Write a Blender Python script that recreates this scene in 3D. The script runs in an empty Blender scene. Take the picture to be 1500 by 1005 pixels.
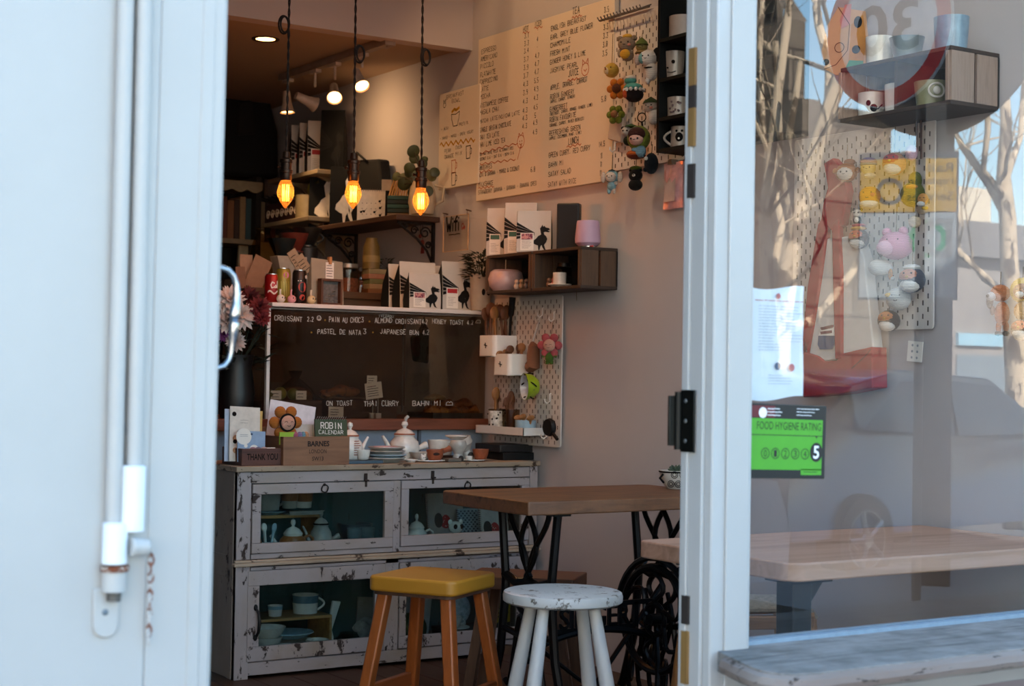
import bpy, bmesh, math, random
from mathutils import Matrix, Vector, Euler
S = bpy.context.scene
C = S.collection
rad = math.radians
random.seed(7)

# ------------------------------------------------------------------ camera, sky, sun, exposure
F_PX, YAW, PITCH, ROLL, EYE = 2353.0, rad(32.92), rad(1.183), rad(.906), 1.10
_fw = Vector((math.sin(YAW)*math.cos(PITCH), math.cos(YAW)*math.cos(PITCH), math.sin(PITCH)))
_r0 = Vector((math.cos(YAW), -math.sin(YAW), 0)); _u0 = _r0.cross(_fw)
_rt = _r0*math.cos(ROLL)+_u0*math.sin(ROLL); _up = _u0*math.cos(ROLL)-_r0*math.sin(ROLL)
ORG = Vector((0, 0, EYE))
cam = bpy.data.cameras.new('camera'); camo = bpy.data.objects.new('camera', cam); C.objects.link(camo)
mw = Matrix((( _rt.x, _up.x, -_fw.x, 0), (_rt.y, _up.y, -_fw.y, 0), (_rt.z, _up.z, -_fw.z, EYE), (0, 0, 0, 1)))
camo.matrix_world = mw
cam.sensor_fit = 'HORIZONTAL'; cam.sensor_width = 36; cam.lens = F_PX*36/1500
cam.clip_start = .05; cam.clip_end = 300
cam.dof.use_dof = True; cam.dof.focus_distance = 5.2; cam.dof.aperture_fstop = 5.0
S.camera = camo
S.view_settings.view_transform = 'Standard'; S.view_settings.look = 'None'
S.view_settings.gamma = 1; S.view_settings.use_curve_mapping = False
S.view_settings.exposure = 0.0
S.cycles.max_bounces = 10; S.cycles.diffuse_bounces = 6; S.cycles.transparent_max_bounces = 24
S.cycles.caustics_reflective = False; S.cycles.caustics_refractive = False
S.cycles.sample_clamp_indirect = 6

W = bpy.data.worlds.new('sky'); S.world = W; W.use_nodes = True
nt = W.node_tree; nt.nodes.clear()
sky = nt.nodes.new('ShaderNodeTexSky'); sky.sky_type = 'NISHITA'; sky.sun_disc = False
sky.sun_elevation = rad(43); sky.sun_rotation = rad(-14); sky.air_density = 1.0; sky.dust_density = .7; sky.ozone_density = 1.2
bg = nt.nodes.new('ShaderNodeBackground'); bg.inputs[1].default_value = .95
wo = nt.nodes.new('ShaderNodeOutputWorld')
hs = nt.nodes.new('ShaderNodeHueSaturation'); hs.inputs['Saturation'].default_value = 1.1; hs.inputs['Hue'].default_value = .488
nt.links.new(sky.outputs[0], hs.inputs['Color']); nt.links.new(hs.outputs[0], bg.inputs[0]); nt.links.new(bg.outputs[0], wo.inputs[0])
sun = bpy.data.lights.new('sun', 'SUN'); sun.energy = 34; sun.angle = rad(.6); sun.color = (1, .93, .82)
suno = bpy.data.objects.new('sun', sun); C.objects.link(suno)
# the sun stands behind the shop: the shop front is in the shade, the far side of the street is sunlit
suno.rotation_euler = Vector((.17, -.72, -.68)).to_track_quat('-Z', 'Y').to_euler()

# ------------------------------------------------------------------ measuring helpers
XW = 3.623      # face of the right-hand wall
YF = 2.45       # outer face of the shop front
def ray(px, py): return _fw+_rt*((px-750)/F_PX)-_up*((py-502.5)/F_PX)
def onx(px, py, x=XW):
    d = ray(px, py); return ORG+d*(x/d.x)
def ony(px, py, y):
    d = ray(px, py); return ORG+d*(y/d.y)
def onz(px, py, z):
    d = ray(px, py); return ORG+d*((z-EYE)/d.z)
def mpp(p): return (Vector(p)-ORG).dot(_fw)/F_PX       # metres per photo pixel at a point

# ------------------------------------------------------------------ materials
def lin(h):
    if not isinstance(h, str): return (*h, 1)
    c = [int(h[i:i+2], 16)/255 for i in (0, 2, 4)]
    return tuple((x/12.92 if x <= .04045 else ((x+.055)/1.055)**2.4) for x in c)+(1,)
_mc = {}
def _base(name):
    m = bpy.data.materials.new(name); m.use_nodes = True
    n = m.node_tree; n.nodes.clear()
    o = n.nodes.new('ShaderNodeOutputMaterial'); p = n.nodes.new('ShaderNodeBsdfPrincipled')
    n.links.new(p.outputs[0], o.inputs[0])
    return m, n, p, o
def _coord(n, scale=(1, 1, 1)):
    t = n.nodes.new('ShaderNodeTexCoord'); mp = n.nodes.new('ShaderNodeMapping')
    mp.inputs['Scale'].default_value = scale
    n.links.new(t.outputs['Object'], mp.inputs[0]); return mp.outputs[0]
def _noise(n, v, scale, detail=4, rough=.6, dist=0):
    t = n.nodes.new('ShaderNodeTexNoise'); t.inputs['Scale'].default_value = scale
    t.inputs['Detail'].default_value = detail; t.inputs['Roughness'].default_value = rough; t.inputs['Distortion'].default_value = dist
    n.links.new(v, t.inputs['Vector']); return t.outputs[0]
def _ramp(n, f, stops):
    r = n.nodes.new('ShaderNodeValToRGB'); e = r.color_ramp.elements
    while len(e) < len(stops): e.new(.5)
    for k, (p, c) in zip(e, stops): k.position = p; k.color = lin(c) if isinstance(c, str) else (*c[:3], 1)
    n.links.new(f, r.inputs[0]); return r.outputs[0]
def _bump(n, p, h, s, d=.002):
    b = n.nodes.new('ShaderNodeBump'); b.inputs['Strength'].default_value = s; b.inputs['Distance'].default_value = d
    n.links.new(h, b.inputs['Height']); n.links.new(b.outputs[0], p.inputs['Normal'])
def M(col, rough=.6, metal=0, var=.12, scale=30, bump=0, coat=0, spec=.5, name=None):
    key = ('M', col, rough, metal, var, scale, bump, coat, spec)
    if key in _mc: return _mc[key]
    m, n, p, o = _base(name or 'paint_'+str(col))
    c = lin(col)[:3]
    f = _noise(n, _coord(n), scale)
    r = _ramp(n, f, [(.3, tuple(x*(1-var) for x in c)), (.7, tuple(min(1, x*(1+var)) for x in c))])
    n.links.new(r, p.inputs['Base Color'])
    p.inputs['Roughness'].default_value = rough; p.inputs['Metallic'].default_value = metal
    p.inputs['Coat Weight'].default_value = coat; p.inputs['Specular IOR Level'].default_value = spec
    if bump: _bump(n, p, f, bump)
    _mc[key] = m; return m
def knit(col, var=.2):
    key = ('K', col)
    if key in _mc: return _mc[key]
    m, n, p, o = _base('crochet_'+col); c = lin(col)[:3]
    v = _coord(n)
    w = n.nodes.new('ShaderNodeTexWave'); w.bands_direction = 'Z'; w.inputs['Scale'].default_value = 90; w.inputs['Distortion'].default_value = 3
    n.links.new(v, w.inputs[0])
    n.links.new(_ramp(n, w.outputs[1], [(0, tuple(x*.62 for x in c)), (1, tuple(min(1, x*1.1) for x in c))]), p.inputs['Base Color'])
    p.inputs['Roughness'].default_value = .95; p.inputs['Sheen Weight'].default_value = .06; p.inputs['Specular IOR Level'].default_value = .15
    _bump(n, p, w.outputs[1], .5, .002); _mc[key] = m; return m
def wood(c1, c2, axis='x', grain=1, rough=.6, c3=None, bump=.25, stains=0):
    key = ('W', c1, c2, axis, grain, rough, c3, stains)
    if key in _mc: return _mc[key]
    m, n, p, o = _base('wood_'+c1)
    sc = {'x': (1.2, 14, 14), 'y': (14, 1.2, 14), 'z': (14, 14, 1.2)}[axis]
    v = _coord(n, tuple(a*grain for a in sc))
    f = _noise(n, v, 2.2, 8, .62, .6)
    st = [(.28, c1), (.62, c2)]
    if c3: st = [(.25, c1), (.5, c2), (.75, c3)]
    col = _ramp(n, f, st)
    if stains:
        f2 = _noise(n, _coord(n), 9, 5, .65)
        mx = n.nodes.new('ShaderNodeMix'); mx.data_type = 'RGBA'; mx.blend_type = 'MULTIPLY'
        mx.inputs[0].default_value = stains
        n.links.new(col, mx.inputs[6]); n.links.new(_ramp(n, f2, [(.35, (.35, .33, .3)), (.6, (1, 1, 1))]), mx.inputs[7]); col = mx.outputs[2]
    n.links.new(col, p.inputs['Base Color']); p.inputs['Roughness'].default_value = rough
    _bump(n, p, f, bump, .003); _mc[key] = m; return m
def peel(paint, under, amount=.36, scale=16, rough=.7, stretch=(1, 1, 1), grime='8a7d6c', gr=.5):
    key = ('P', paint, under, amount, scale, stretch)
    if key in _mc: return _mc[key]
    m, n, p, o = _base('worn_paint_'+paint)
    v = _coord(n, stretch)
    f = _noise(n, v, scale, 9, .72, .3); f2 = _noise(n, v, 3.3, 5, .6)
    a = _ramp(n, f2, [(.45, paint), (.72, grime)])
    mg = n.nodes.new('ShaderNodeMix'); mg.data_type = 'RGBA'; mg.inputs[0].default_value = gr
    mg.inputs[6].default_value = lin(paint); n.links.new(a, mg.inputs[7])
    mk = _ramp(n, f, [(amount-.012, (0, 0, 0)), (amount+.012, (1, 1, 1))])
    mx = n.nodes.new('ShaderNodeMix'); mx.data_type = 'RGBA'
    n.links.new(mk, mx.inputs[0]); mx.inputs[6].default_value = lin(under); n.links.new(mg.outputs[2], mx.inputs[7])
    n.links.new(mx.outputs[2], p.inputs['Base Color']); p.inputs['Roughness'].default_value = rough
    _bump(n, p, mk, .4, .002); _mc[key] = m; return m
def emit(col, s, name='lit'):
    key = ('E', col, s)
    if key in _mc: return _mc[key]
    m, n, p, o = _base(name)
    p.inputs['Base Color'].default_value = lin(col); p.inputs['Emission Color'].default_value = lin(col); p.inputs['Emission Strength'].default_value = s
    _mc[key] = m; return m
def glass(tint='ffffff', ior=1.5, rough=0.0, name='clear_glass', haze=0):
    key = ('G', tint, ior, rough, haze)
    if key in _mc: return _mc[key]
    m, n, p, o = _base(name); n.nodes.remove(p)
    tr = n.nodes.new('ShaderNodeBsdfTransparent'); tr.inputs[0].default_value = lin(tint)
    gl = n.nodes.new('ShaderNodeBsdfGlossy'); gl.inputs['Roughness'].default_value = rough
    fr = n.nodes.new('ShaderNodeFresnel'); fr.inputs[0].default_value = ior
    # Fresnel from the outer side only: back faces use the same ior through the geometry normal
    g = n.nodes.new('ShaderNodeNewGeometry'); iv = n.nodes.new('ShaderNodeMath'); iv.operation = 'SUBTRACT'; iv.inputs[0].default_value = 1
    n.links.new(g.outputs['Backfacing'], iv.inputs[1])
    mu = n.nodes.new('ShaderNodeMath'); mu.operation = 'MULTIPLY'
    n.links.new(fr.outputs[0], mu.inputs[0]); n.links.new(iv.outputs[0], mu.inputs[1])
    mx = n.nodes.new('ShaderNodeMixShader')
    n.links.new(mu.outputs[0], mx.inputs[0]); n.links.new(tr.outputs[0], mx.inputs[1]); n.links.new(gl.outputs[0], mx.inputs[2])
    n.links.new(mx.outputs[0], o.inputs[0]); _mc[key] = m; return m
def bricks(c1, c2, mortar, scale=1, bw=.5, bh=.25):
    m, n, p, o = _base('masonry')
    t = n.nodes.new('ShaderNodeTexCoord'); b = n.nodes.new('ShaderNodeTexBrick')
    mp = n.nodes.new('ShaderNodeMapping'); mp.inputs['Rotation'].default_value = (rad(90), 0, 0)
    n.links.new(t.outputs['Object'], mp.inputs[0]); n.links.new(mp.outputs[0], b.inputs[0])
    b.inputs['Color1'].default_value = lin(c1); b.inputs['Color2'].default_value = lin(c2); b.inputs['Mortar'].default_value = lin(mortar)
    b.inputs['Scale'].default_value = scale; b.inputs['Brick Width'].default_value = bw; b.inputs['Row Height'].default_value = bh; b.inputs['Mortar Size'].default_value = .02
    f = _noise(n, _coord(n), 6, 6)
    mx = n.nodes.new('ShaderNodeMix'); mx.data_type = 'RGBA'; mx.blend_type = 'MULTIPLY'; mx.inputs[0].default_value = .8
    n.links.new(b.outputs[0], mx.inputs[6]); n.links.new(_ramp(n, f, [(.3, (.55, .52, .5)), (.7, (1, 1, 1))]), mx.inputs[7])
    n.links.new(mx.outputs[2], p.inputs['Base Color']); p.inputs['Roughness'].default_value = .9
    return m

# ------------------------------------------------------------------ mesh helpers
class MB:
    def __init__(s): s.v = []; s.f = []; s.m = []
    def add(s, vs, fs, m=0, T=None):
        b = len(s.v)
        s.v += [tuple(T @ Vector(q)) if T else tuple(q) for q in vs]
        s.f += [[i+b for i in q] for q in fs]; s.m += [m]*len(fs); return s
    def bx(s, x0, x1, y0, y1, z0, z1, m=0, T=None):
        v = [(x0, y0, z0), (x1, y0, z0), (x1, y1, z0), (x0, y1, z0), (x0, y0, z1), (x1, y0, z1), (x1, y1, z1), (x0, y1, z1)]
        return s.add(v, [(0, 3, 2, 1), (4, 5, 6, 7), (0, 1, 5, 4), (1, 2, 6, 5), (2, 3, 7, 6), (3, 0, 4, 7)], m, T)
    def box(s, c, d, m=0, r=(0, 0, 0)):
        T = Matrix.Translation(c) @ Euler(r).to_matrix().to_4x4()
        return s.bx(-d[0]/2, d[0]/2, -d[1]/2, d[1]/2, -d[2]/2, d[2]/2, m, T)
    def tube(s, pts, r, n=8, m=0, closed=False):
        P = [Vector(p) for p in pts]; k = len(P)
        R = r if isinstance(r, (list, tuple)) else [r]*k
        vs = []; fs = []; nrm = None
        for i, p in enumerate(P):
            if closed: t = P[(i+1) % k]-P[i-1]
            else: t = P[min(i+1, k-1)]-P[max(i-1, 0)]
            if t.length < 1e-9: t = Vector((0, 0, 1))
            t.normalize()
            if nrm is None:
                nrm = t.orthogonal().normalized()
            else:
                nrm = nrm-t*nrm.dot(t)
                nrm = nrm.normalized() if nrm.length > 1e-6 else t.orthogonal().normalized()
            b = t.cross(nrm)
            for j in range(n):
                a = 2*math.pi*j/n; vs.append(p+(nrm*math.cos(a)+b*math.sin(a))*R[i])
        for i in range(k if closed else k-1):
            for j in range(n):
                a, b2 = i*n+j, i*n+(j+1) % n; c, d = ((i+1) % k)*n+(j+1) % n, ((i+1) % k)*n+j
                fs.append((a, b2, c, d))
        if not closed: fs += [tuple(range(n-1, -1, -1)), tuple(range((k-1)*n, k*n))]
        return s.add(vs, fs, m)
    def lathe(s, prof, c=(0, 0, 0), n=24, m=0, T=None, sx=1, sy=1):
        vs = []; fs = []; rows = []
        for r, z in prof:
            if r < 1e-6: rows.append([len(vs)]); vs.append((c[0], c[1], c[2]+z))
            else:
                rows.append(list(range(len(vs), len(vs)+n)))
                vs += [(c[0]+sx*r*math.cos(2*math.pi*j/n), c[1]+sy*r*math.sin(2*math.pi*j/n), c[2]+z) for j in range(n)]
        for A, B in zip(rows, rows[1:]):
            for j in range(n):
                a, b = A[j % len(A)], A[(j+1) % len(A)]; d, e = B[j % len(B)], B[(j+1) % len(B)]
                q = [a]
                for w in (b, e, d):
                    if w not in q: q.append(w)
                if len(q) > 2: fs.append(tuple(q))
        return s.add(vs, fs, m, T)
    def sph(s, c, r, m=0, n=14, T=None):
        rx, ry, rz = (r, r, r) if not isinstance(r, (tuple, list)) else r
        k = n//2
        prof = [(math.sin(math.pi*i/k), -math.cos(math.pi*i/k)) for i in range(k+1)]
        prof[0] = (0, -1); prof[-1] = (0, 1)
        TT = Matrix.Translation(c) @ Matrix.Diagonal((rx, ry, rz, 1))
        if T: TT = T @ TT
        return s.lathe(prof, n=n, m=m, T=TT)
    def prism(s, poly, y0, y1, m=0, T=None):            # outline in x,z pushed along y
        n = len(poly)
        vs = [(x, y0, z) for x, z in poly]+[(x, y1, z) for x, z in poly]
        fs = [tuple(range(n)), tuple(range(2*n-1, n-1, -1))]+[(i, i+n, (i+1) % n+n, (i+1) % n) for i in range(n)]
        return s.add(vs, fs, m, T)
    def slab(s, poly, z0, z1, m=0, T=None):             # outline in x,y pushed along z
        n = len(poly)
        vs = [(x, y, z0) for x, y in poly]+[(x, y, z1) for x, y in poly]
        fs = [tuple(range(n-1, -1, -1)), tuple(range(n, 2*n))]+[(i, (i+1) % n, (i+1) % n+n, i+n) for i in range(n)]
        return s.add(vs, fs, m, T)
    def ink(s, pts, w, y, m=0):                          # a pen stroke lying on the plane y, drawn in x,z
        for (x0, z0), (x1, z1) in zip(pts, pts[1:]):
            dx, dz = x1-x0, z1-z0; L = math.hypot(dx, dz) or 1e-6
            ux, uz = dx/L*w/2, dz/L*w/2; nx, nz = -uz, ux
            x0e, z0e, x1e, z1e = x0-ux*.6, z0-uz*.6, x1+ux*.6, z1+uz*.6
            s.add([(x0e-nx, y, z0e-nz), (x1e-nx, y, z1e-nz), (x1e+nx, y, z1e+nz), (x0e+nx, y, z0e+nz)], [(0, 1, 2, 3)], m)
        return s
    def flat(s, poly, y, m=0):
        return s.add([(x, y, z) for x, z in poly], [tuple(range(len(poly)))], m)
    def disc(s, cx, cz, r, y, m=0, n=20, r0=0, sz=1):
        o = [(cx+r*math.cos(2*math.pi*i/n), cz+sz*r*math.sin(2*math.pi*i/n)) for i in range(n)]
        if not r0: return s.flat(o, y, m)
        q = [(cx+r0*math.cos(2*math.pi*i/n), cz+sz*r0*math.sin(2*math.pi*i/n)) for i in range(n)]
        return s.add([(x, y, z) for x, z in o+q], [(i, (i+1) % n, (i+1) % n+n, i+n) for i in range(n)], m)
    def obj(s, name, mats, parent=None, bevel=0, flatn=False, ang=38, seg=2, sub=0, keep=False):
        me = bpy.data.meshes.new(name); me.from_pydata(s.v, [], s.f)
        mats = mats if isinstance(mats, (list, tuple)) else [mats]
        for q in mats: me.materials.append(q)
        me.polygons.foreach_set('material_index', [min(i, len(mats)-1) for i in s.m])
        if not keep:
            bm = bmesh.new(); bm.from_mesh(me); bmesh.ops.recalc_face_normals(bm, faces=bm.faces); bm.to_mesh(me); bm.free()
        if not flatn:
            me.polygons.foreach_set('use_smooth', [True]*len(me.polygons)); me.set_sharp_from_angle(angle=rad(ang))
        me.update()
        o = bpy.data.objects.new(name, me); C.objects.link(o)
        if parent is not None: o.parent = parent
        if bevel:
            b = o.modifiers.new('bevel', 'BEVEL'); b.width = bevel; b.segments = seg; b.limit_method = 'ANGLE'; b.angle_limit = rad(50)
        if sub:
            b = o.modifiers.new('sub', 'SUBSURF'); b.levels = sub; b.render_levels = sub
        return o
def tag(o, label, cat, group=None):
    o['label'] = label; o['category'] = cat
    if group: o['group'] = group
    return o
def thing(name, label, cat, loc=(0, 0, 0), rz=0, group=None):
    o = bpy.data.objects.new(name, None); C.objects.link(o); o.empty_display_size = .05
    o.location = loc; o.rotation_euler = (0, 0, rz)
    return tag(o, label, cat, group)
def sub_thing(name, parent, loc, rot=(0, 0, 0)):      # an Empty that holds the pieces of one part
    o = bpy.data.objects.new(name, None); C.objects.link(o); o.empty_display_size = .03
    o.parent = parent; o.location = loc; o.rotation_euler = rot; return o
def struct(name, mb, m, parent=None, **k):
    o = mb.obj(name, m, parent, **k)
    if parent is None: o['kind'] = 'structure'
    return o
def dup(root, loc, rz=None, label=None, group=None):
    r = root.copy(); C.objects.link(r); r.location = loc
    if rz is not None: r.rotation_euler = (0, 0, rz)
    if label: r['label'] = label
    if group: r['group'] = group
    for ch in list(root.children):
        c = ch.copy(); C.objects.link(c); c.parent = r
        for g in ch.children:
            d = g.copy(); C.objects.link(d); d.parent = c
    return r
WALL = -math.pi/2      # things on the right-hand wall face into the room with this turn

# ------------------------------------------------------------------ hand lettering
GL = {'A': '00 26 40|12 32', 'B': '00 06 36 45 44 33 03|33 42 41 30 00', 'C': '45 36 16 05 01 10 30 41', 'D': '00 06 26 44 42 20 00',
 'E': '46 06 00 40|03 33', 'F': '46 06 00|03 33', 'G': '45 36 16 05 01 10 30 41 43 23', 'H': '06 00|46 40|03 43', 'I': '26 20',
 'J': '36 31 20 10 01', 'K': '06 00|46 03 40', 'L': '06 00 40', 'M': '00 06 23 46 40', 'N': '00 06 40 46', 'O': '16 05 01 10 30 41 45 36 16',
 'P': '00 06 36 45 44 33 03', 'Q': '16 05 01 10 30 41 45 36 16|31 40', 'R': '00 06 36 45 44 33 03|23 40', 'S': '45 36 16 05 04 13 33 42 41 30 10 01',
 'T': '06 46|26 20', 'U': '06 01 10 30 41 46', 'V': '06 20 46', 'W': '06 10 23 30 46', 'X': '06 40|00 46', 'Y': '06 23 46|23 20', 'Z': '06 46 00 40',
 '0': '16 05 01 10 30 41 45 36 16', '1': '15 26 20', '2': '05 16 36 45 44 00 40', '3': '06 46 23 33 42 41 30 10 01', '4': '30 36 02 42',
 '5': '46 06 03 33 42 41 30 10 01', '6': '46 26 04 01 10 30 41 42 33 03', '7': '06 46 10', '8': '16 05 04 13 33 44 45 36 16|13 02 01 10 30 41 42 33',
 '9': '43 13 04 05 16 36 45 41 30 10', '.': '20 21', ',': '21 10', '-': '13 33', '/': '00 46', '&': '40 05 16 26 35 01 10 20 42',
 '(': '36 25 21 30', ')': '16 25 21 10', "'": '26 24', '+': '13 33|24 22', 'w': '04 10 23 30 44', 'i': '24 20|26 26', 'f': '46 36 25 20|04 44', 'x': '04 40|00 44'}
def letter(mb, s, x, z, h, width=None, sw=.12, y=-.0015, m=0, jit=.04, adv=.86, lean=0):
    """capitals drawn with a pen, baseline at z, from x; fitted to width when given"""
    r = random.Random(s+str(round(x, 3)))
    n = len(s)
    cw = h*adv if width is None else width/max(n, 1)
    for i, ch in enumerate(s):
        g = GL.get(ch)
        if not g: continue
        jz = r.uniform(-jit, jit)*h; js = 1+r.uniform(-jit, jit)
        for st in g.split('|'):
            pts = [(x+cw*(i+.7*int(a[0])/4)+lean*int(a[1])/6*h, z+jz+h*js*int(a[1])/6) for a in st.split()]
            if len(pts) == 2 and pts[0] == pts[1]: pts[1] = (pts[0][0], pts[0][1]+h*.1)
            mb.ink(pts, h*sw, y, m)
    return mb
def type_mesh(s, size, extrude=0, bold=0):
    cu = bpy.data.curves.new('type', 'FONT'); cu.body = s; cu.size = size; cu.extrude = extrude; cu.offset = bold; cu.resolution_u = 3
    o = bpy.data.objects.new('type', cu); C.objects.link(o)
    me = bpy.data.meshes.new_from_object(o.evaluated_get(bpy.context.evaluated_depsgraph_get()))
    C.objects.unlink(o); bpy.data.objects.remove(o)
    vs = [tuple(v.co) for v in me.vertices]; fs = [tuple(p.vertices) for p in me.polygons]
    bpy.data.meshes.remove(me); return vs, fs
def printed(mb, s, x0, z0, width, height, y=-.0015, m=0, thick=0, bold=0):
    """set type stretched to width x height with its baseline corner at x0, z0"""
    vs, fs = type_mesh(s, 1, .5 if thick else 0, bold)
    if not vs: return mb
    ax, bx_ = min(v[0] for v in vs), max(v[0] for v in vs); az, bz = min(v[1] for v in vs), max(v[1] for v in vs)
    out = [(x0+(v[0]-ax)/(bx_-ax)*width, y-(v[2]*thick if thick else 0), z0+(v[1]-az)/(bz-az)*height) for v in vs]
    return mb.add(out, fs, m)
def scribble(mb, x, z, w, h, rows, y=-.0015, m=0, sw=.0006, seed=1, fill=.8):
    """rows of writing too small to read"""
    r = random.Random(seed)
    for i in range(rows):
        zz = z+h-(i+.5)*h/rows; xx = x; end = x+w*r.uniform(fill-.25, 1)
        while xx < end:
            L = r.uniform(.06, .16)*w
            mb.ink([(xx, zz), (min(xx+L, end), zz+r.uniform(-.1, .1)*h/rows)], sw, y, m); xx += L+.025*w
    return mb
# ------------------------------------------------------------------ the room
plaster = M('b0a9a7', .85, var=.03, scale=3, bump=.05, name='wall_paint')
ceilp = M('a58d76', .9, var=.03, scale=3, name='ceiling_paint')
floorm = wood('20140d', '3d291a', 'y', .6, .5, '2d1e13')
b = MB()
for i in range(30):
    b.bx(-.6+i*.142, -.6+i*.142+.14, 2.5, 9.5, -.03, 0)
struct('floor', b, floorm, bevel=.002)
struct('wall_right', MB().bx(XW, XW+.2, 2.6, 9.6, -.03, 3.4), plaster)
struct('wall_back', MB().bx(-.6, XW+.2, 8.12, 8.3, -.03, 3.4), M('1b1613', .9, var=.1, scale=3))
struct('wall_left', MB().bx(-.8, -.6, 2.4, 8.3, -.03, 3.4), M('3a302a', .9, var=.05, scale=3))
b = MB().bx(-.8, XW+.2, 6.03, 9.6, 2.535, 2.6)
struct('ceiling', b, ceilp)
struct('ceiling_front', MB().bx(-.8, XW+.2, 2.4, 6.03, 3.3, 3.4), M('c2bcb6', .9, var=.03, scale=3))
struct('trim_1', MB().bx(-.6, XW, 5.95, 6.03, 2.515, 3.3), M('b5a9a2', .9, var=.03, scale=3))
# upper storey and roof of the shop, which keep the sun off the pavement
struct('wall_front', MB().bx(-6, 12, 2.47, 2.7, 2.75, 6.0).bx(-6, 12, 2.7, 10, 5.9, 6.0), M('dfe3e6', .8, var=.03, scale=2))
struct('wall_side', MB().bx(-6, -.9, 2.5, 2.7, -.2, 2.75).bx(4.4, 12, 2.5, 2.7, -.2, 2.75), M('c9cdd2', .8, var=.03, scale=2))

# ------------------------------------------------------------------ shop front
wp = M('b0aeaa', .42, var=.025, scale=6, bump=.03, name='gloss_white_paint')
wp2 = peel('b0aeaa', '6b5544', .22, 7, .5, (1, 1, .35), 'cfd5da', .3)
hole = M('2a211b', .8); brass = wood('6b4a26', '8a6838', 'z', .8)
root = thing('door_frame', 'white painted door post with old hinge slots between doorway and window', 'door post', (2.055, YF, 0)); root['kind'] = 'structure'
b = MB().bx(.006, .11, .0, .08, -.16, 2.75)
b.obj('post', wp2, root, bevel=.004)
MB().bx(.04, .1, -.006, .0, -.16, 2.75).obj('face_moulding', wp, root, bevel=.003)
MB().bx(-.004, .0055, .02, .06, -.16, 2.75).bx(-.009, .0055, .06, .08, -.16, 2.75).obj('lining', wp2, root, bevel=.002)
for (px, y0, y1, mm) in ((1019, 70, 125, brass), (1018, 125, 158, hole), (1018, 158, 214, brass), (1016, 240, 262, hole), (1015, 262, 290, hole), (1014, 874, 916, hole), (1013, 926, 1004, brass)):
    p0 = onx(px, y0, 2.05); p1 = onx(px, y1, 2.05)
    MB().bx(-.0100, -.003, .05, .07, p1.z, p0.z).obj('hinge_slot', mm, root)
p = onx(1012, 617, 2.045)
h = sub_thing('door_hinge', root, (-.009, .065, p.z))
blk = M('14130f', .45, .6)
MB().bx(-.004, .0, -.03, .012, -.062, .062).obj('leaf', blk, h, bevel=.001)
MB().tube([(-.008, .014, -.058), (-.008, .014, .058)], .008, 10).obj('knuckle', blk, h)
MB().box((-.018, .02, 0), (.02, .006, .1)).obj('folded_leaf', M('26231c', .5, .5), h, bevel=.001)
b = MB()
for z in (-.04, 0, .04): b.lathe([(0, .002), (.004, .0015), (.0045, 0)], n=10, T=Matrix.Translation((-.004, -.004, z)) @ Matrix.Rotation(rad(-90), 4, 'Y'))
b.obj('screw', M('8b8b88', .4, .8), h)

# window: head, pane, glazing bead, rail and riser under the board
struct('trim_2', MB().bx(-6, 12, YF, 2.6, 2.5, 2.75), wp, bevel=.004)
w = struct('window_1', MB().bx(2.166, 4.3, 2.455, 2.56, .47, .548).bx(4.22, 4.32, 2.455, 2.56, .5, 2.5).bx(2.166, 4.3, 2.455, 2.56, 2.42, 2.5), wp, bevel=.003)
MB().bx(2.166, 4.22, 2.484, 2.492, .556, 2.43).obj('pane', glass('fdfefe', 2.1, 0, 'window_glass'), w)
MB().bx(2.166, 4.22, 2.468, 2.482, .556, .572).bx(2.166, 4.22, 2.494, 2.512, .548, .572).obj('glazing_bead', M('8497a5', .5), w)
struct('trim_3', MB().bx(2.168, 4.4, 2.452, 2.55, .425, .53), wp, bevel=.003)
struct('wall_front_riser', MB().bx(2.168, 4.4, 2.475, 2.6, -.2, .425), M('8b7f80', .8, var=.08, scale=5))
sl = [(2.081, 2.449), (2.064, 2.4), (2.043, 2.34), (2.026, 2.288), (2.018, 2.255), (2.018, 2.232), (2.026, 2.211), (2.043, 2.195), (2.07, 2.186)]
ne = len(sl); rr = random.Random(3); x = 2.1
while x < 4.4: sl.append((x, 2.184+rr.uniform(-.004, .003))); x += .05
sl += [(4.4, 2.185), (4.4, 2.483), (2.167, 2.483), (2.167, 2.449)]
b = MB().slab(sl, .522, .5635)
o = struct('window_board', b, wood('4a433d', '918a84', 'x', 1.1, .85, '6f6a66', .9, .6), bevel=.006, seg=3)
eg = [q for q in sl if q[1] < 2.449 and q[0] < 4.39]
b = MB().tube([(x_, y_+.002, .5425) for x_, y_ in eg], .017, 8)
b.v = [(x_, y_, .5425+(z_-.5425)*1.0) for x_, y_, z_ in b.v]; b.obj('worn_edge', peel('85746a', '4a3d34', .41, 30, .9, (.3, 1, 1.5), '9c938c', .8), o)
o['label'] = 'weathered grey wooden ledge board under the shop window'; o['category'] = 'window board'

# left door leaf, standing closed beside the opening
LX = 1.022
lroot = bpy.data.objects.new('door_1', None); C.objects.link(lroot); lroot.location = (LX, YF, 1.13); lroot.rotation_euler = (0, rad(.42), 0); lroot['kind'] = 'structure'
def lf(px, py, y=YF): q = ony(px, py, y); return q.x-LX, q.z-1.13
MB().bx(-1.1, -.115, 0, .045, -1.25, 1.35).bx(-.115, -.005, .002, .045, -1.25, 1.35).obj('leaf', wp, lroot, bevel=.003)
MB().bx(-.045, -.022, .0, .045, -1.25, 1.35).bx(-.022, 0, .006, .045, -1.25, 1.35).bx(-.012, .002, .02, .05, -1.25, 1.35).obj('edge_moulding', wp, lroot, bevel=.003)
MB().bx(-.002, .006, .05, .058, -1.25, 1.35).obj('weather_strip', M('9fb3c4', .5), lroot)
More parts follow.
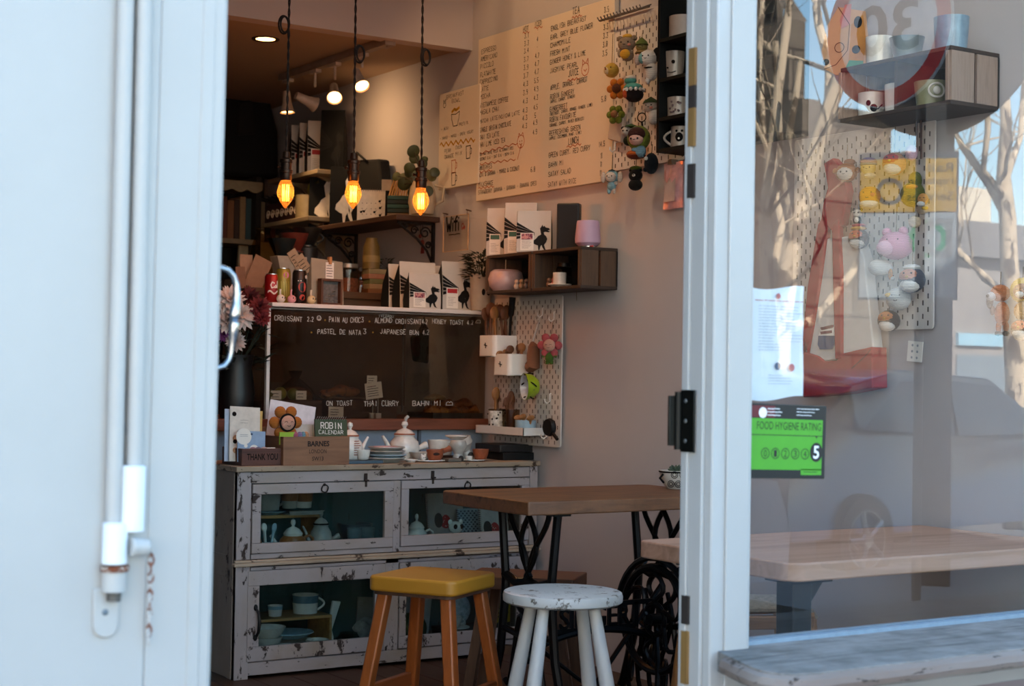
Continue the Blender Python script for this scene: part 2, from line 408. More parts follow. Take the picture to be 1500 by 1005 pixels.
# handle
hw = ony(322, 465, 2.475); mp = mpp(hw)
M_in = (Matrix.Translation(lroot.location) @ Euler(lroot.rotation_euler).to_matrix().to_4x4()).inverted()
h = sub_thing('door_handle', lroot, M_in @ hw, (0, -rad(.42), 0))
def hp(px, py): return ((px-322)*mp/ .84, 0, -(py-465)*mp)
pts = [hp(x, y) for x, y in ((312, 395), (322, 392), (332, 395), (339, 403), (343, 416), (344, 430), (343, 445), (341.5, 458), (341, 463))]
ch = M('9a9da1', .14, 1, var=.02)
MB().tube(pts, [.0045, .0048, .005, .0052, .0056, .0062, .0075, .0098, .0092], 14).obj('upper_grip', ch, h)
MB().lathe([(0, .006), (.0075, .006), (.0095, .003), (.0075, 0), (.0095, -.003), (.0075, -.006), (0, -.006)], hp(341, 467), 16).obj('grip_ring', ch, h)
pts = [hp(x, y) for x, y in ((341, 472), (341, 477), (340, 490), (339, 503), (338, 515), (335, 527), (329, 536), (320, 539), (311, 538))]
MB().tube(pts, [.0085, .0092, .0072, .0055, .0048, .0048, .005, .0052, .0052], 14).obj('lower_grip', ch, h)
# old sliding bolt on the leaf
def fp(px, py, y): q = ony(px, py, y); return q
O = ony(190, 800, YF)
bo = sub_thing('door_bolt', lroot, M_in @ O, (0, -rad(.42), 0))
rusty = peel('e4eaee', '8a4a22', .27, 22, .5, (1, 1, 1), 'd8dde0', .2)
def rel(px, py, dy=0): q = ony(px, py, YF-.012)-O; return (q.x, q.y+dy, q.z)
MB().tube([rel(213, -60), rel(196, 685)], .013, 12).obj('bolt_rod', wp, bo)
MB().tube([rel(186, -60), rel(166, 765)], .013, 12).obj('guide_rod', wp, bo)
MB().tube([rel(194, 682, -.006), rel(191, 778, -.006)], .0185, 16).obj('sleeve', rusty, bo, bevel=.002)
MB().tube([rel(168, 765, -.004), rel(166, 826, -.004)], .0195, 16).obj('lower_sleeve', rusty, bo, bevel=.002)
MB().tube([rel(167, 828, -.004), rel(167, 836, -.004)], .022, 16).obj('rust_ring', peel('c9c0b4', '6d3312', .55, 60, .8), bo)
MB().tube([rel(166, 837, -.004), rel(165, 866, -.004)], .0185, 16).obj('end_cap', wp, bo)
MB().tube([rel(166, 868, -.004), rel(165, 880, -.004)], .011, 12).obj('bolt_end', M('5a5550', .6, .4), bo)
b = MB(); c0 = rel(157, 905, .01)
poly = [(c0[0]-.02, c0[2]+.045), (c0[0]+.02, c0[2]+.045)]+[(c0[0]+.02*math.cos(-t*math.pi/10), c0[2]-.012+.02*math.sin(-t*math.pi/10)) for t in range(11)]
b.prism(poly, c0[1]-.006, c0[1]+.004); b.obj('floor_plate', wp, bo, bevel=.002)
MB().sph((c0[0]-.002, c0[1]-.006, c0[2]+.008), (.005, .003, .005)).obj('plate_screw', M('6d7880', .5, .5), bo)
k0 = rel(186, 800, -.016)
MB().tube([k0, (k0[0]+.03, k0[1], k0[2]-.002)], [.016, .013], 14).obj('bolt_knob', wp, bo, bevel=.003)
b = MB(); q0 = Vector(rel(218, 806, -.012)); q1 = Vector(rel(217, 950, .0))
for i in range(11):
    t0 = q0.lerp(q1, i/11); a = .0045; l = .009
    ringp = []
    for j in range(10):
        t = 2*math.pi*j/10; u, v = a*math.cos(t), l*math.sin(t)
        ringp.append((t0.x+(u if i % 2 else u*.3), t0.y+(0 if i % 2 else u*.9), t0.z+v))
    b.tube(ringp, .0016, 6, closed=True)
b.obj('chain', peel('c4c0ba', '7a3e1c', .5, 90, .6), bo)

# ------------------------------------------------------------------ things fixed to the pane
# food hygiene rating
c0 = ony(1209, 645, 2.482); L = .34
st = thing('hygiene_sticker', 'green and black food hygiene rating sticker showing five on the window', 'sticker', (c0.x-.17, 2.4825, c0.z)); st.rotation_euler = (0, rad(1.6), 0)
K = M('0c0d0d', .4); GR = M('469a1c', .5, var=.03)
W2, H2 = .17, .0765
b = MB().bx(-W2, W2, -.0012, .0008, -H2, H2); b.obj('card', K, st, bevel=.0008)
MB().bx(-W2+.006, W2-.01, -.0016, -.0012, -H2+.018, H2-.03).bx(W2-.068, W2-.01, -.0016, -.0012, -H2+.008, -H2+.02).obj('green_panel', GR, st)
b = MB()
printed(b, 'FOOD HYGIENE RATING', W2-.193, .024, .178, .016, -.002, 0, bold=-.004)
b.bx(-W2+.006, W2-.01, -.0019, -.0017, .012, .0135)
for i in range(6):
    x = W2-.168+i*.0275
    if i < 5:
        b.disc(x, -.025, .0115, -.0019, 0, 20, .0098); printed(b, str(i), x-.004, -.032, .008, .014, -.002)
    else: b.disc(x+.004, -.021, .0175, -.0021, 0, 24, sz=1.15)
b.flat([(W2-.03, .0125), (W2-.024, .0125), (W2-.027, .007)], -.002)
scribble(b, W2-.06, -.066, .045, .007, 1, -.002, 0, .0012, 5)
b.obj('black_lettering', K, st)
b = MB(); printed(b, '5', W2-.035, -.0345, .016, .027, -.0026, bold=.02)
scribble(b, W2-.085, .052, .07, .02, 3, -.002, 0, .0012, 6)
scribble(b, W2-.165, .05, .05, .02, 3, -.002, 0, .0016, 8)
b.disc(W2-.178, .058, .011, -.002, 0)
b.obj('white_lettering', M('e8ecee', .5), st)
MB().bx(-W2+.09, W2-.145, -.0017, -.0012, H2-.028, H2-.004).obj('red_panel', M('5c0d18', .5), st)
# menu sheet behind the glass
p0 = ony(1090, 418, 2.5); p1 = ony(1178, 584, 2.5)
ms = thing('menu_sheet', 'white printed menu sheet taped inside the window above the green sticker', 'paper sheet', (p0.x, 2.498, p1.z))
w_, h_ = p1.x-p0.x, p0.z-p1.z
b = MB(); vs = []; nx, nz = 8, 10
for j in range(nz+1):
    for i in range(nx+1):
        u, v = i/nx, j/nz
        vs.append((u*w_+.004*math.sin(v*7)*u, .002+.008*u*u*abs(math.sin(v*4+.5)), v*h_-.006*math.sin(u*5)))
b.add(vs, [(j*(nx+1)+i, j*(nx+1)+i+1, (j+1)*(nx+1)+i+1, (j+1)*(nx+1)+i) for j in range(nz) for i in range(nx)])
b.obj('sheet', M('dfe6ec', .7, var=.02), ms)
b = MB(); scribble(b, .04, h_*.42, w_*.42, h_*.42, 16, .0008, 0, .0009, 11); scribble(b, w_*.6, h_*.5, w_*.36, h_*.34, 12, .0008, 0, .0009, 12)
scribble(b, w_*.4, h_*.12, w_*.4, h_*.1, 4, .0008, 0, .0009, 14); b.obj('small_print', M('9aa2ac', .8), ms)
b = MB(); b.disc(w_*.55, h_*.92, .006, .0008); scribble(b, .03, h_*.86, w_*.8, .008, 1, .0008, 0, .0014, 2)
b.disc(w_*.55, h_*.29, .008, .0008, 1); b.disc(w_*.78, h_*.28, .008, .0008, 0); b.obj('coloured_print', [M('c07070', .8), M('51607c', .8)], ms)
# ------------------------------------------------------------------ the street, seen mirrored in the window
GZ = -.16
struct('pavement', MB().bx(-8, 14, -1.0, 2.6, GZ-.15, GZ), M('8f8a86', .85, var=.08, scale=4))
struct('pavement_buildout', MB().bx(6.2, 9.6, -3.0, -1.0, GZ-.15, GZ), M('8f8a86', .85, var=.08, scale=4))
struct('road', MB().bx(-14, 24, -8.2, -1.0, GZ-.3, GZ-.12), M('4a4a4c', .9, var=.1, scale=8))
struct('pavement_far', MB().bx(-14, 24, -30, -8.2, GZ-.2, GZ), M('655f58', .9, var=.2, scale=3))
def refl(px, py, t):          # point whose mirror image in the pane stands t metres from the camera along that sight line
    q = ORG+ray(px, py)*t; return Vector((q.x, 2*2.484-q.y, q.z))
bark = peel('c4b096', '5a4d40', .47, 7, .9, (1, 1, .35), '85765f', .8)
def branch(mb, p, d, L, r, depth, rg):
    n = 5; pts = [Vector(p)]; dd = Vector(d).normalized()
    for i in range(n):
        dd = (dd+Vector((rg.uniform(-.22, .22), rg.uniform(-.22, .22), rg.uniform(-.06, .16)))).normalized()
        pts.append(pts[-1]+dd*L/n)
    mb.tube(pts, [r*(1-.55*i/n) for i in range(n+1)], 7 if r > .03 else 5)
    if depth <= 0: return
    for k in range(3 if depth > 1 else 4):
        i = rg.choice((2, 3, 4, 5))
        nd = (dd+Vector((rg.uniform(-1, 1), rg.uniform(-1, 1), rg.uniform(-.2, .8)))).normalized()
        branch(mb, pts[i], nd, L*rg.uniform(.55, .75), r*rg.uniform(.34, .5), depth-1, rg)
def street_tree(pixels, t, label, seed, twigs=9, forks=()):
    base = refl(pixels[0][0], pixels[0][1], t); k = F_PX/t
    root = thing('street_tree', label, 'tree', (base.x, base.y, GZ), 0, 'bare trees across the street')
    o = Vector(root.location)
    b = MB(); pts = []; rs = []
    for px, py, w in pixels:
        pts.append(refl(px, py, t)-o); rs.append(w/2*t/F_PX)
    pts = [Vector((pts[0].x, pts[0].y, 0))]+pts; rs = [rs[0]*1.15]+rs
    b.tube(pts, rs, 10)
    for fk in forks:
        b.tube([refl(px, py, t+dz)-o for px, py, w, dz in fk], [w/2*t/F_PX for px, py, w, dz in fk], 8)
    b.obj('trunk', bark, root)
    rg = random.Random(seed); b = MB(); allp = [(p, r) for p, r in zip(pts[2:], rs[2:])]
    for fk in forks: allp += [(refl(px, py, t+dz)-o, w/2*t/F_PX) for px, py, w, dz in fk[1:]]
    for i in range(twigs):
        p, r = rg.choice(allp)
        branch(b, p, (rg.uniform(-1, 1), rg.uniform(-1, 1), rg.uniform(.1, 1)), rg.uniform(.9, 1.8), max(.012, r*.38), 2, rg)
    b.obj('branches', bark, root)
street_tree([(1138, 560, 36), (1144, 470, 33), (1158, 370, 31), (1178, 280, 28), (1198, 210, 25), (1216, 155, 23), (1232, 110, 21), (1252, 60, 20), (1245, 20, 17), (1222, -40, 14)], 13.5,
            'pale bare street tree, its forked trunk crossing the sky beside the church tower', 4, 8,
            [[(1216, 155, 18, 0), (1216, 95, 15, .3), (1200, 40, 14, .5), (1196, 10, 13, .6), (1215, -40, 10, .9)], [(1144, 485, 17, 0), (1190, 470, 15, .2), (1230, 425, 14, .4), (1262, 378, 12, .5), (1290, 300, 8, .6)], [(1160, 360, 17, 0), (1145, 260, 12, -.3), (1140, 180, 11, -.5), (1135, 60, 10, -.6)]])
street_tree([(1490, 560, 34), (1482, 440, 30), (1478, 380, 26), (1476, 320, 25), (1470, 260, 21), (1474, 180, 17), (1468, 90, 12), (1480, -10, 8)], 14,
            'bare tree at the right edge of the reflection with a heavy crown', 23, 12,
            [[(1476, 320, 14, 0), (1448, 270, 12, .3), (1410, 215, 10, .5), (1400, 195, 7, .6)], [(1474, 290, 11, 0), (1440, 250, 9, -.3), (1447, 190, 9, -.4), (1444, 90, 7, -.5)], [(1474, 260, 11, 0), (1495, 200, 9, .4), (1500, 120, 8, .6), (1510, 20, 6, .8)]])
street_tree([(1128, 560, 26), (1125, 440, 22), (1120, 320, 18), (1130, 230, 17), (1140, 130, 14), (1152, 40, 13), (1160, -40, 9)], 12,
            'many-stemmed bare tree standing in front of the stone church tower', 31, 9,
            [[(1125, 440, 14, 0), (1145, 330, 12, .3), (1118, 200, 11, .4), (1112, 90, 9, .5), (1118, -20, 7, .6)], [(1120, 320, 12, 0), (1150, 230, 11, -.3), (1166, 140, 10, -.3), (1172, 90, 8, -.3)]])
# church
stone = bricks('7b6f62', '5e554b', '4b433c', 1, 1.1, .55)
A = refl(1186, 300, 21); Bp = refl(1284, 300, 24)
ch = thing('church', 'grey stone church with buttressed tower and steep dark roof across the street', 'church', (A.x, A.y, GZ))
def cpt(px, py, t): return refl(px, py, t)-Vector(ch.location)
x0 = cpt(1060, 300, 21).x; x1 = cpt(1168, 300, 21).x
MB().bx(x0, x1, -5, -.4, 0, 11).obj('tower', stone, ch)
b = MB(); x2 = cpt(1140, 300, 20.6).x; x3 = cpt(1182, 300, 20.6).x
zt = cpt(1160, 30, 20.6).z; zm = cpt(1160, 150, 20.6).z
b.bx(x2, x3, -.4, .5, 0, zm).bx(x2, x3-.04, -.4, .25, zm, zt)
b.add([(x2, -.4, zt+.8), (x3, -.4, zt+.8), (x2, .25, zt), (x3, .25, zt)], [(0, 1, 3, 2)])
b.obj('buttress', stone, ch)
x4 = cpt(1285, 300, 24).x; ze = cpt(1285, 175, 24).z; zr = cpt(1180, 60, 24).z
MB().bx(x1-.4, x4, -4.4, -1.4, 0, ze).obj('nave_wall', stone, ch)
b = MB().add([(x1-.4, -4.4, ze), (x4+.2, -4.4, ze), (x4+.2, -1.2, ze), (x1-.4, -1.2, ze), (x1-.4, -2.6, zr+1.2), (x4-1.2, -2.6, ze+.15)],
         [(3, 2, 5, 4), (0, 4, 5, 1), (1, 5, 2), (0, 1, 2, 3), (0, 3, 4)])
b.obj('roof', M('2e2621', .9, var=.3, scale=8), ch)
# low stone house and white house far down the street
p = refl(1395, 375, 26); q = refl(1560, 375, 26)
hs = thing('stone_house', 'low grey stone house with a shop fascia seen far down the street', 'house', (p.x, p.y, GZ))
hh = p.z-GZ
MB().bx(0, 6, -4, 0, 0, hh).obj('wall', M('8a8480', .9, var=.15, scale=4), hs)
MB().add([(-.2, .2, hh), (6.2, .2, hh), (6.2, -2, hh+.9), (-.2, -2, hh+.9), (-.2, -4.2, hh), (6.2, -4.2, hh)], [(0, 1, 2, 3), (3, 2, 5, 4)]).obj('roof', M('6a6663', .9), hs)
fz = refl(1430, 497, 26).z-GZ
MB().bx(.1, 1.2, .0, .06, fz-.1, fz+.1).obj('fascia_sign', M('8fb8cc', .6), hs)
MB().bx(.1, 6, -.02, .03, .2, fz-.25).obj('shop_window', M('6a7a86', .2), hs)
p = refl(1428, 300, 34)
wh = thing('white_house', 'narrow cream house end rising behind the bare trees', 'house', (p.x, p.y, GZ))
hz = refl(1428, 275, 34).z-GZ
MB().bx(-.9, .5, -3, 0, 0, hz).obj('wall', M('cfc3b0', .9), wh); MB().bx(-.5, -.1, -2, -1.5, hz, hz+.9).obj('chimney', M('b79a80', .9), wh)
# railings
p = refl(1195, 640, 17); q = refl(1345, 640, 17)
d = (q-p); L = d.length; rl = thing('railing', 'pale iron railings on a low brick wall across the street', 'railing', (p.x, p.y, GZ), math.atan2(d.y, d.x))
zt = refl(1250, 575, 17).z-GZ; zb = refl(1250, 640, 17).z-GZ
b = MB()
for i in range(26): b.tube([(L*i/25, 0, zb), (L*i/25, 0, zt)], .012, 6)
b.obj('bars', M('c9c5c0', .7), rl)
MB().bx(0, L, -.02, .02, zt-.03, zt).obj('top_rail', M('c9c5c0', .7), rl)
MB().bx(-.4, L+.3, -.12, .12, 0, zb).obj('low_wall', M('9a7765', .9), rl)
# noticeboard with pink panels
p = refl(1222, 590, 15)
nb = thing('noticeboard', 'pink noticeboard with two red framed notices in front of the railings', 'noticeboard', (p.x, p.y, p.z), rad(180))
MB().bx(-.3, .3, 0, .05, -.26, .26).obj('panel', M('b5657a', .7), nb)
for x in (-.14, .14): MB().bx(x-.09, x+.09, -.02, 0, -.16, .12).obj('notice', M('9a2230', .7), nb)
b = MB()
for x in (-.31, .31): b.tube([(x, .02, -1.2), (x, .02, .3)], .018, 8)
b.obj('post', M('d8d2ca', .6), nb)
# bus stop: pole, round head, replacement-service panel
def mirror_plate(mb, pts): return mb
T = 10.0; kT = T/4.7
p = refl(1368, 480, T)
bs = thing('bus_stop', 'grey bus stop pole with round head and yellow rail replacement panel', 'bus stop', (p.x, p.y, GZ))
dirv = Vector((ray(1368, 480).x, -ray(1368, 480).y)).normalized()    # sight line after the mirror
ang = math.atan2(-dirv.y, -dirv.x)+math.pi/2
bs.rotation_euler = (0, 0, ang)
grey = M('1c1e20', .7)
def bz(py): return refl(1368, py, T).z-GZ
m_ = T/F_PX
MB().bx(-.066*kT*.8, .066*kT*.8, -.012, .03, 0, bz(150)).obj('pole', M('25292d', .7), bs, bevel=.006)
cz = bz(8); R_ = 190*m_
b = MB()
b.prism([(R_*math.cos(2*math.pi*i/48), cz+R_*math.sin(2*math.pi*i/48)) for i in range(48)], .03, .05); b.obj('round_head', grey, bs).rotation_euler = (0, 0, rad(38))
# the panel hangs to one side of the pole; x runs the other way in the mirror
x0, x1 = -(1398-1368)*m_, (1368-1258)*m_
MB().bx(x0-.012, x1, -.02, -.012, bz(440), bz(222)).obj('back_plate', M('3a3f48', .5), bs)
MB().bx(x0, x1-.01, -.024, -.0205, bz(310), bz(232)).obj('yellow_panel', M('9a780e', .55, var=.04), bs)
MB().bx(x0, x1-.01, -.024, -.0205, bz(436), bz(312)).obj('white_panel', M('7c868e', .55, var=.03), bs)
b = MB()
for i, (s_, wd) in enumerate((('Rail', .07*kT), ('replacement', .19*kT), ('Services', .13*kT))):
    printed(b, s_, x0+.01*kT, bz(252+i*21), wd, .026*kT, -.0245)
b.disc(x1-.09*kT, bz(280), .04*kT, -.0245, 0, 24, .028*kT)
b.obj('black_lettering', M('15140f', .6), bs)
b = MB(); printed(b, 'D', x0+.01*kT, bz(378), .095*kT, 58*m_, -.0245, bold=.02); b.obj('stop_letter', M('6a6f74', .6), bs)
MB().disc(x0+40*m_, bz(350), 27*m_, -.0243, 0, 30, 19*m_).obj('green_ring', M('1d7a5c', .6), bs)
# speed limit sign
T = 6.0; p = refl(1300, 42, T)
sg = thing('speed_limit_sign', 'round red-ringed 30 speed limit sign on its own slim pole', 'road sign', (p.x, p.y, p.z))
dirv = Vector((ray(1297, 80).x, -ray(1297, 80).y)).normalized(); sg.rotation_euler = (0, 0, math.atan2(-dirv.y, -dirv.x)+math.pi/2+rad(40))
R_ = .296; circ = lambda r: [(r*math.cos(2*math.pi*i/40), r*math.sin(2*math.pi*i/40)) for i in range(40)]
MB().prism(circ(R_), 0, .012).obj('plate', M('e9e9e9', .5), sg)
MB().disc(0, 0, R_*.985, -.002, 0, 40, R_*.78).obj('red_ring', M('d01c28', .5), sg)
b = MB(); printed(b, '30', -R_*.5, -R_*.32, R_*1.0, R_*.66, -.002, bold=.02); b.obj('numeral', M('15151a', .6), sg)
MB().tube([(-.125, .045, -p.z+GZ), (-.125, .045, R_)], .018, 10).bx(-.125, .02, .012, .045, -.02, .02).obj('pole', M('3a3d40', .5, .3), sg)
# parked cars by the kerb
def car(loc, rz, label, paint):
    r = thing('parked_car', label, 'car', loc, rz, 'cars parked along the street')
    prof = [(-2.1, .35), (-2.12, .62), (-2.02, .86), (-1.25, .98), (-.55, 1.42), (.55, 1.47), (1.25, 1.36), (1.85, 1.0), (2.1, .92), (2.15, .55), (2.1, .33)]
    b = MB(); cols = []
    for y, s in ((-.86, .0), (-.84, 1), (-.6, 1), (0, 1), (.6, 1), (.84, 1), (.86, 0)): cols.append((y, s))
    n = len(prof); vs = []
    for y, s in cols:
        for x, z in prof:
            zz = z if z < 1 else z
            yy = y*(1-.28*max(0, (z-.9))/.57); k = 1 if s else .97
            vs.append((x*(1-.03*abs(y)), yy*k, (zz-.6)*k+.6))
    fs = []
    for j in range(len(cols)-1):
        for i in range(n-1): fs.append((j*n+i, j*n+i+1, (j+1)*n+i+1, (j+1)*n+i))
        fs.append((j*n+n-1, j*n, (j+1)*n, (j+1)*n+n-1))
    fs += [tuple(range(n)), tuple(range((len(cols)-1)*n+n-1, (len(cols)-1)*n-1, -1))]
    b.add(vs, fs); b.obj('body', paint, r, bevel=.03)
    gl = M('20282e', .08)
    for sy in (-1, 1):
        b = MB().add([(-.9, sy*.83, 1.0), (-.45, sy*.735, 1.36), (.15, sy*.73, 1.4), (.15, sy*.83, 1.0)], [(0, 1, 2, 3)])
        b.add([(.2, sy*.83, 1.0), (.2, sy*.73, 1.4), (.75, sy*.735, 1.38), (1.25, sy*.8, 1.05)], [(0, 1, 2, 3)]); b.obj('side_window', gl, r)
        MB().sph((-.85, sy*.98, 1.0), (.06, .1, .07)).obj('wing_mirror', paint, r)
        for x in (-1.32, 1.3):
            T_ = Matrix.Translation((x, sy*.78, .31)) @ Matrix.Rotation(rad(90), 4, 'X')
            wh = MB().lathe([(.2, -.1), (.3, -.1), (.31, -.06), (.31, .06), (.3, .1), (.2, .1)], n=28, T=T_).obj('wheel', M('131313', .8), r)
            b = MB().lathe([(0, .11), (.05, .115), (.06, .1), (0, -.1)], n=16, T=T_)
            b.lathe([(.19, .1), (.21, .1), (.21, -.1), (.19, -.1), (.19, .1)], n=24, T=T_)
            for k in range(5):
                a = 2*math.pi*k/5; b.tube([T_ @ Vector((.04*math.cos(a), .04*math.sin(a), .1)), T_ @ Vector((.2*math.cos(a), .2*math.sin(a), .1)), ], .02, 6)
                b.tube([T_ @ Vector((.04*math.cos(a), .04*math.sin(a), -.1)), T_ @ Vector((.2*math.cos(a), .2*math.sin(a), -.1)), ], .02, 6)
            b.obj('hubcap', M('a9adb0', .3, .8), wh)
    for x0, z0, x1, z1 in ((-1.22, 1.0, -.58, 1.4), (1.28, 1.33, 1.8, 1.03)):
        MB().add([(x0-.01, -.72, z0+.015), (x0-.01, .72, z0+.015), (x1-.01, .58, z1+.015), (x1-.01, -.58, z1+.015)], [(0, 1, 2, 3)]).obj('windscreen', gl, r)
    for sy in (-1, 1):
        MB().sph((-2.03, sy*.62, .72), (.08, .16, .08)).obj('headlight', M('d5dbe0', .15), r)
    return r
p = refl(1215, 800, 6.4); car((p.x-.9, -2.0, GZ-.12), rad(178), 'pale silver car parked by the near kerb, its front wing filling the low reflection', M('aeb8c2', .3, .3, coat=.5))
p = refl(1440, 620, 9.5); car((p.x+1.6, -3.9, GZ-.12), rad(172), 'dark blue car further along, only its windows and roof reflected', M('3c5266', .25, .3, coat=.6))
# unseen sunlit terrace, added to bounce light through the shop window
tc = thing('terrace', 'unseen pale terrace up the road, added to bounce sunlight into the shop', 'terrace', (-34, -15.5, GZ))
MB().bx(0, 31, -6, 0, 0, 8.5).obj('wall', M('d8cfc2', .9, var=.05, scale=2), tc); MB().bx(-.2, 31.2, -6.2, .2, 8.5, 8.9).obj('parapet', M('c9c0b4', .9), tc)
for i in range(10):
    for z in (1.0, 4.6): MB().bx(.9+3*i, 2.1+3*i, .0, .04, z, z+1.9).obj('window', M('39424a', .2), tc)
# ------------------------------------------------------------------ shared finishes
white_glaze = M('d9d5cc', .25, var=.08, scale=60, coat=.4); blue_glaze = M('8fa9b5', .25, var=.12, scale=40, coat=.4)
grey_glaze = M('aaa79f', .3, var=.1, scale=50, coat=.3); brown_glaze = M('9a6238', .3, var=.15, scale=40, coat=.4)
terra = M('8e4a2c', .45, var=.12, scale=40, coat=.2); pinkg = M('d6a9a4', .3, var=.06, coat=.4)
black = M('0d0c0b', .6, spec=.3); iron = M('0e0e0f', .5, .4, spec=.4); ink = M('14110f', .8, spec=.1)
paper = M('e2dcd2', .8, var=.02); kraft = M('8f6a45', .85, var=.06, scale=60); silver = M('b5b5b5', .3, 1)
walnut = wood('2a1a10', '4f3220', 'x', 1, .65, '3b2517'); walnuty = wood('2a1a10', '4f3220', 'y', 1, .65, '3b2517'); walnutz = wood('2c1c12', '533624', 'z', 1, .65, '3b2517')
pine = wood('8a6238', 'b98a55', 'x', 1, .6); spoonw = wood('7a4a24', 'a5703c', 'z', 1, .6); spoond = wood('43240f', '6b3d1c', 'z', 1, .6)
white_metal = M('d7d2cb', .5, var=.03); white_plastic = M('e3ded6', .45, var=.02)
stitch = M('1a1310', .9)

# ------------------------------------------------------------------ old glazed cabinet
CY = 5.35
cab = thing('display_cabinet', 'peeling white painted wooden cabinet with four glazed doors full of crockery', 'cabinet', (2.305, CY, 0))
CX = cab.location.x
def cx(px, py=750): return ony(px, py, CY).x-CX
def cz(px, py): return ony(px, py, CY).z
Wd = 1.29
pw = peel('9d9290', '2c1d14', .395, 15, .75, (.7, 1, 1.5), '8b7a68', .75)
pwv = peel('9d9290', '2c1d14', .425, 15, .75, (1.5, 1, .7), '8b7a68', .75)
pside = peel('84786e', '33241a', .40, 9, .8, (1, 1, .5), '6b5c4c', .8)
zt = .742; zm1 = .428; zm0 = .404
MB().bx(-.008, Wd+.008, -.012, .41, zt, .762).obj('top_board', peel('a08d78', '3a2717', .42, 14, .8, (.6, 1, 1), '7d6a54', .9), cab, bevel=.003)
b = MB().bx(0, .02, .0, .4, 0, zt).bx(-.004, 0, .02, .06, 0, zt).bx(-.004, 0, .34, .38, 0, zt).bx(-.004, 0, .06, .34, .36, .44)
b.obj('side', pside, cab, bevel=.002); MB().bx(Wd-.02, Wd, .0, .4, 0, zt).obj('side', pside, cab, bevel=.002)
MB().bx(.02, Wd-.02, .385, .4, 0, zt).obj('back_panel', peel('4a6a6c', '1c2a2c', .36, 10, .8, (2, 1, .5), '2e4448', .8), cab)
b = MB().bx(.02, Wd-.02, .0, .385, zm0-.005, zm1-.005).bx(.02, Wd-.02, .03, .385, .03, .05)
b.obj('shelf', pside, cab)
xs0 = cx(368, 800); xc0 = cx(575.5); xc1 = cx(587); xr = cx(774)
for xa, xb in ((0, xs0-.004), (xr+.004, Wd)):
    for za, zb in ((0, zm0), (zm1, zt)): MB().bx(xa, xb, -.002, .02, za, zb).obj('stile', pwv, cab, bevel=.002)
MB().bx(xc0+.002, xc1-.002, 0, .02, zm1, cz(580, 704)).obj('stile', pwv, cab, bevel=.002)
zu = cz(470, 706)
MB().bx(xs0-.003, xr+.003, 0, .02, zu, zt-.003).bx(xs0, xr, .002, .02, zm1, zm1+.018).bx(0, Wd, .0, .02, .012, .058).obj('rail', pw, cab, bevel=.002)
MB().bx(-.012, Wd+.012, -.016, .01, zm0, zm0+.012).bx(-.006, Wd+.006, -.01, .01, zm0+.012, zm1-.002).obj('moulding', peel('a8957f', '3a2717', .41, 14, .8, (.5, 1, 1), '7d6a54', .9), cab, bevel=.003)
pane_m = glass('dfe8e8', 1.5, 0, 'cabinet_glass')
def cdoor(x0, x1, z0, z1, ft, fb, fl, fr, lower):
    d = MB().bx(x0, x1, -.006, .014, z1-ft, z1).bx(x0, x1, -.006, .014, z0, z0+fb).bx(x0, x0+fl, -.0055, .014, z0+fb, z1-ft).bx(x1-fr, x1, -.0055, .014, z0+fb, z1-ft).obj('door', pw if not lower else pwv, cab, bevel=.0025)
    MB().bx(x0+fl-.004, x1-fr+.004, .003, .006, z0+fb-.004, z1-ft+.004).obj('glass_pane', pane_m, d)
    return d
z0u = zm1+.02
dA = cdoor(xs0, xc0, z0u, zu-.003, .037, .036, .034, .037, 0)
dB = cdoor(xc1, xr, z0u, zu-.003, .031, .04, .033, .037, 0)
zl0, zl1 = .062, zm0-.018
dC = cdoor(xs0-.012, cx(562, 900), zl0, zl1, .053, .052, .046, .04, 1)
dD = cdoor(cx(584, 900), xr, zl0, zl1, .06, .045, .03, .05, 1)
MB().bx(cx(563, 900), cx(583, 900), .0, .02, .058, zm0).obj('stile', pwv, cab, bevel=.002)
MB().bx(xs0, xr, .0, .02, zm0-.016, zm0).obj('rail', pw, cab)
for px, py, dd in ((473, 713, dA), (682, 709, dB)):
    x, z = cx(px), cz(px, py); b = MB()
    b.tube([(x+.0135*math.cos(t*math.pi/9), -.013-.002*math.sin(t), z-.006+.0135*math.sin(t*math.pi/9)) for t in range(18)], .0026, 7, closed=True)
    b.sph((x, -.01, z+.008), .0055); b.obj('ring_pull', iron, dd)
for px, py in ((534, 702), (632, 698)):
    x, z = cx(px), cz(px, py)
    MB().bx(x-.006, x+.006, -.009, -.002, z-.004, z+.022).box((x, -.012, z-.004), (.016, .012, .006)).bx(x-.004, x+.004, -.011, -.006, z-.028, z-.004).obj('latch', M('2a1d16', .7, .3), cab, bevel=.001)
x = cx(373, 910); za, zb = cz(371, 890), cz(371, 934)
MB().tube([(x, -.008, za), (x+.006, -.022, za-.02), (x+.008, -.026, (za+zb)/2), (x+.006, -.022, zb+.02), (x, -.008, zb)], [.004, .0055, .0065, .0055, .004], 8).sph((x, -.008, za), (.008, .006, .012)).sph((x, -.008, zb), (.008, .006, .012)).obj('handle', iron, dC)

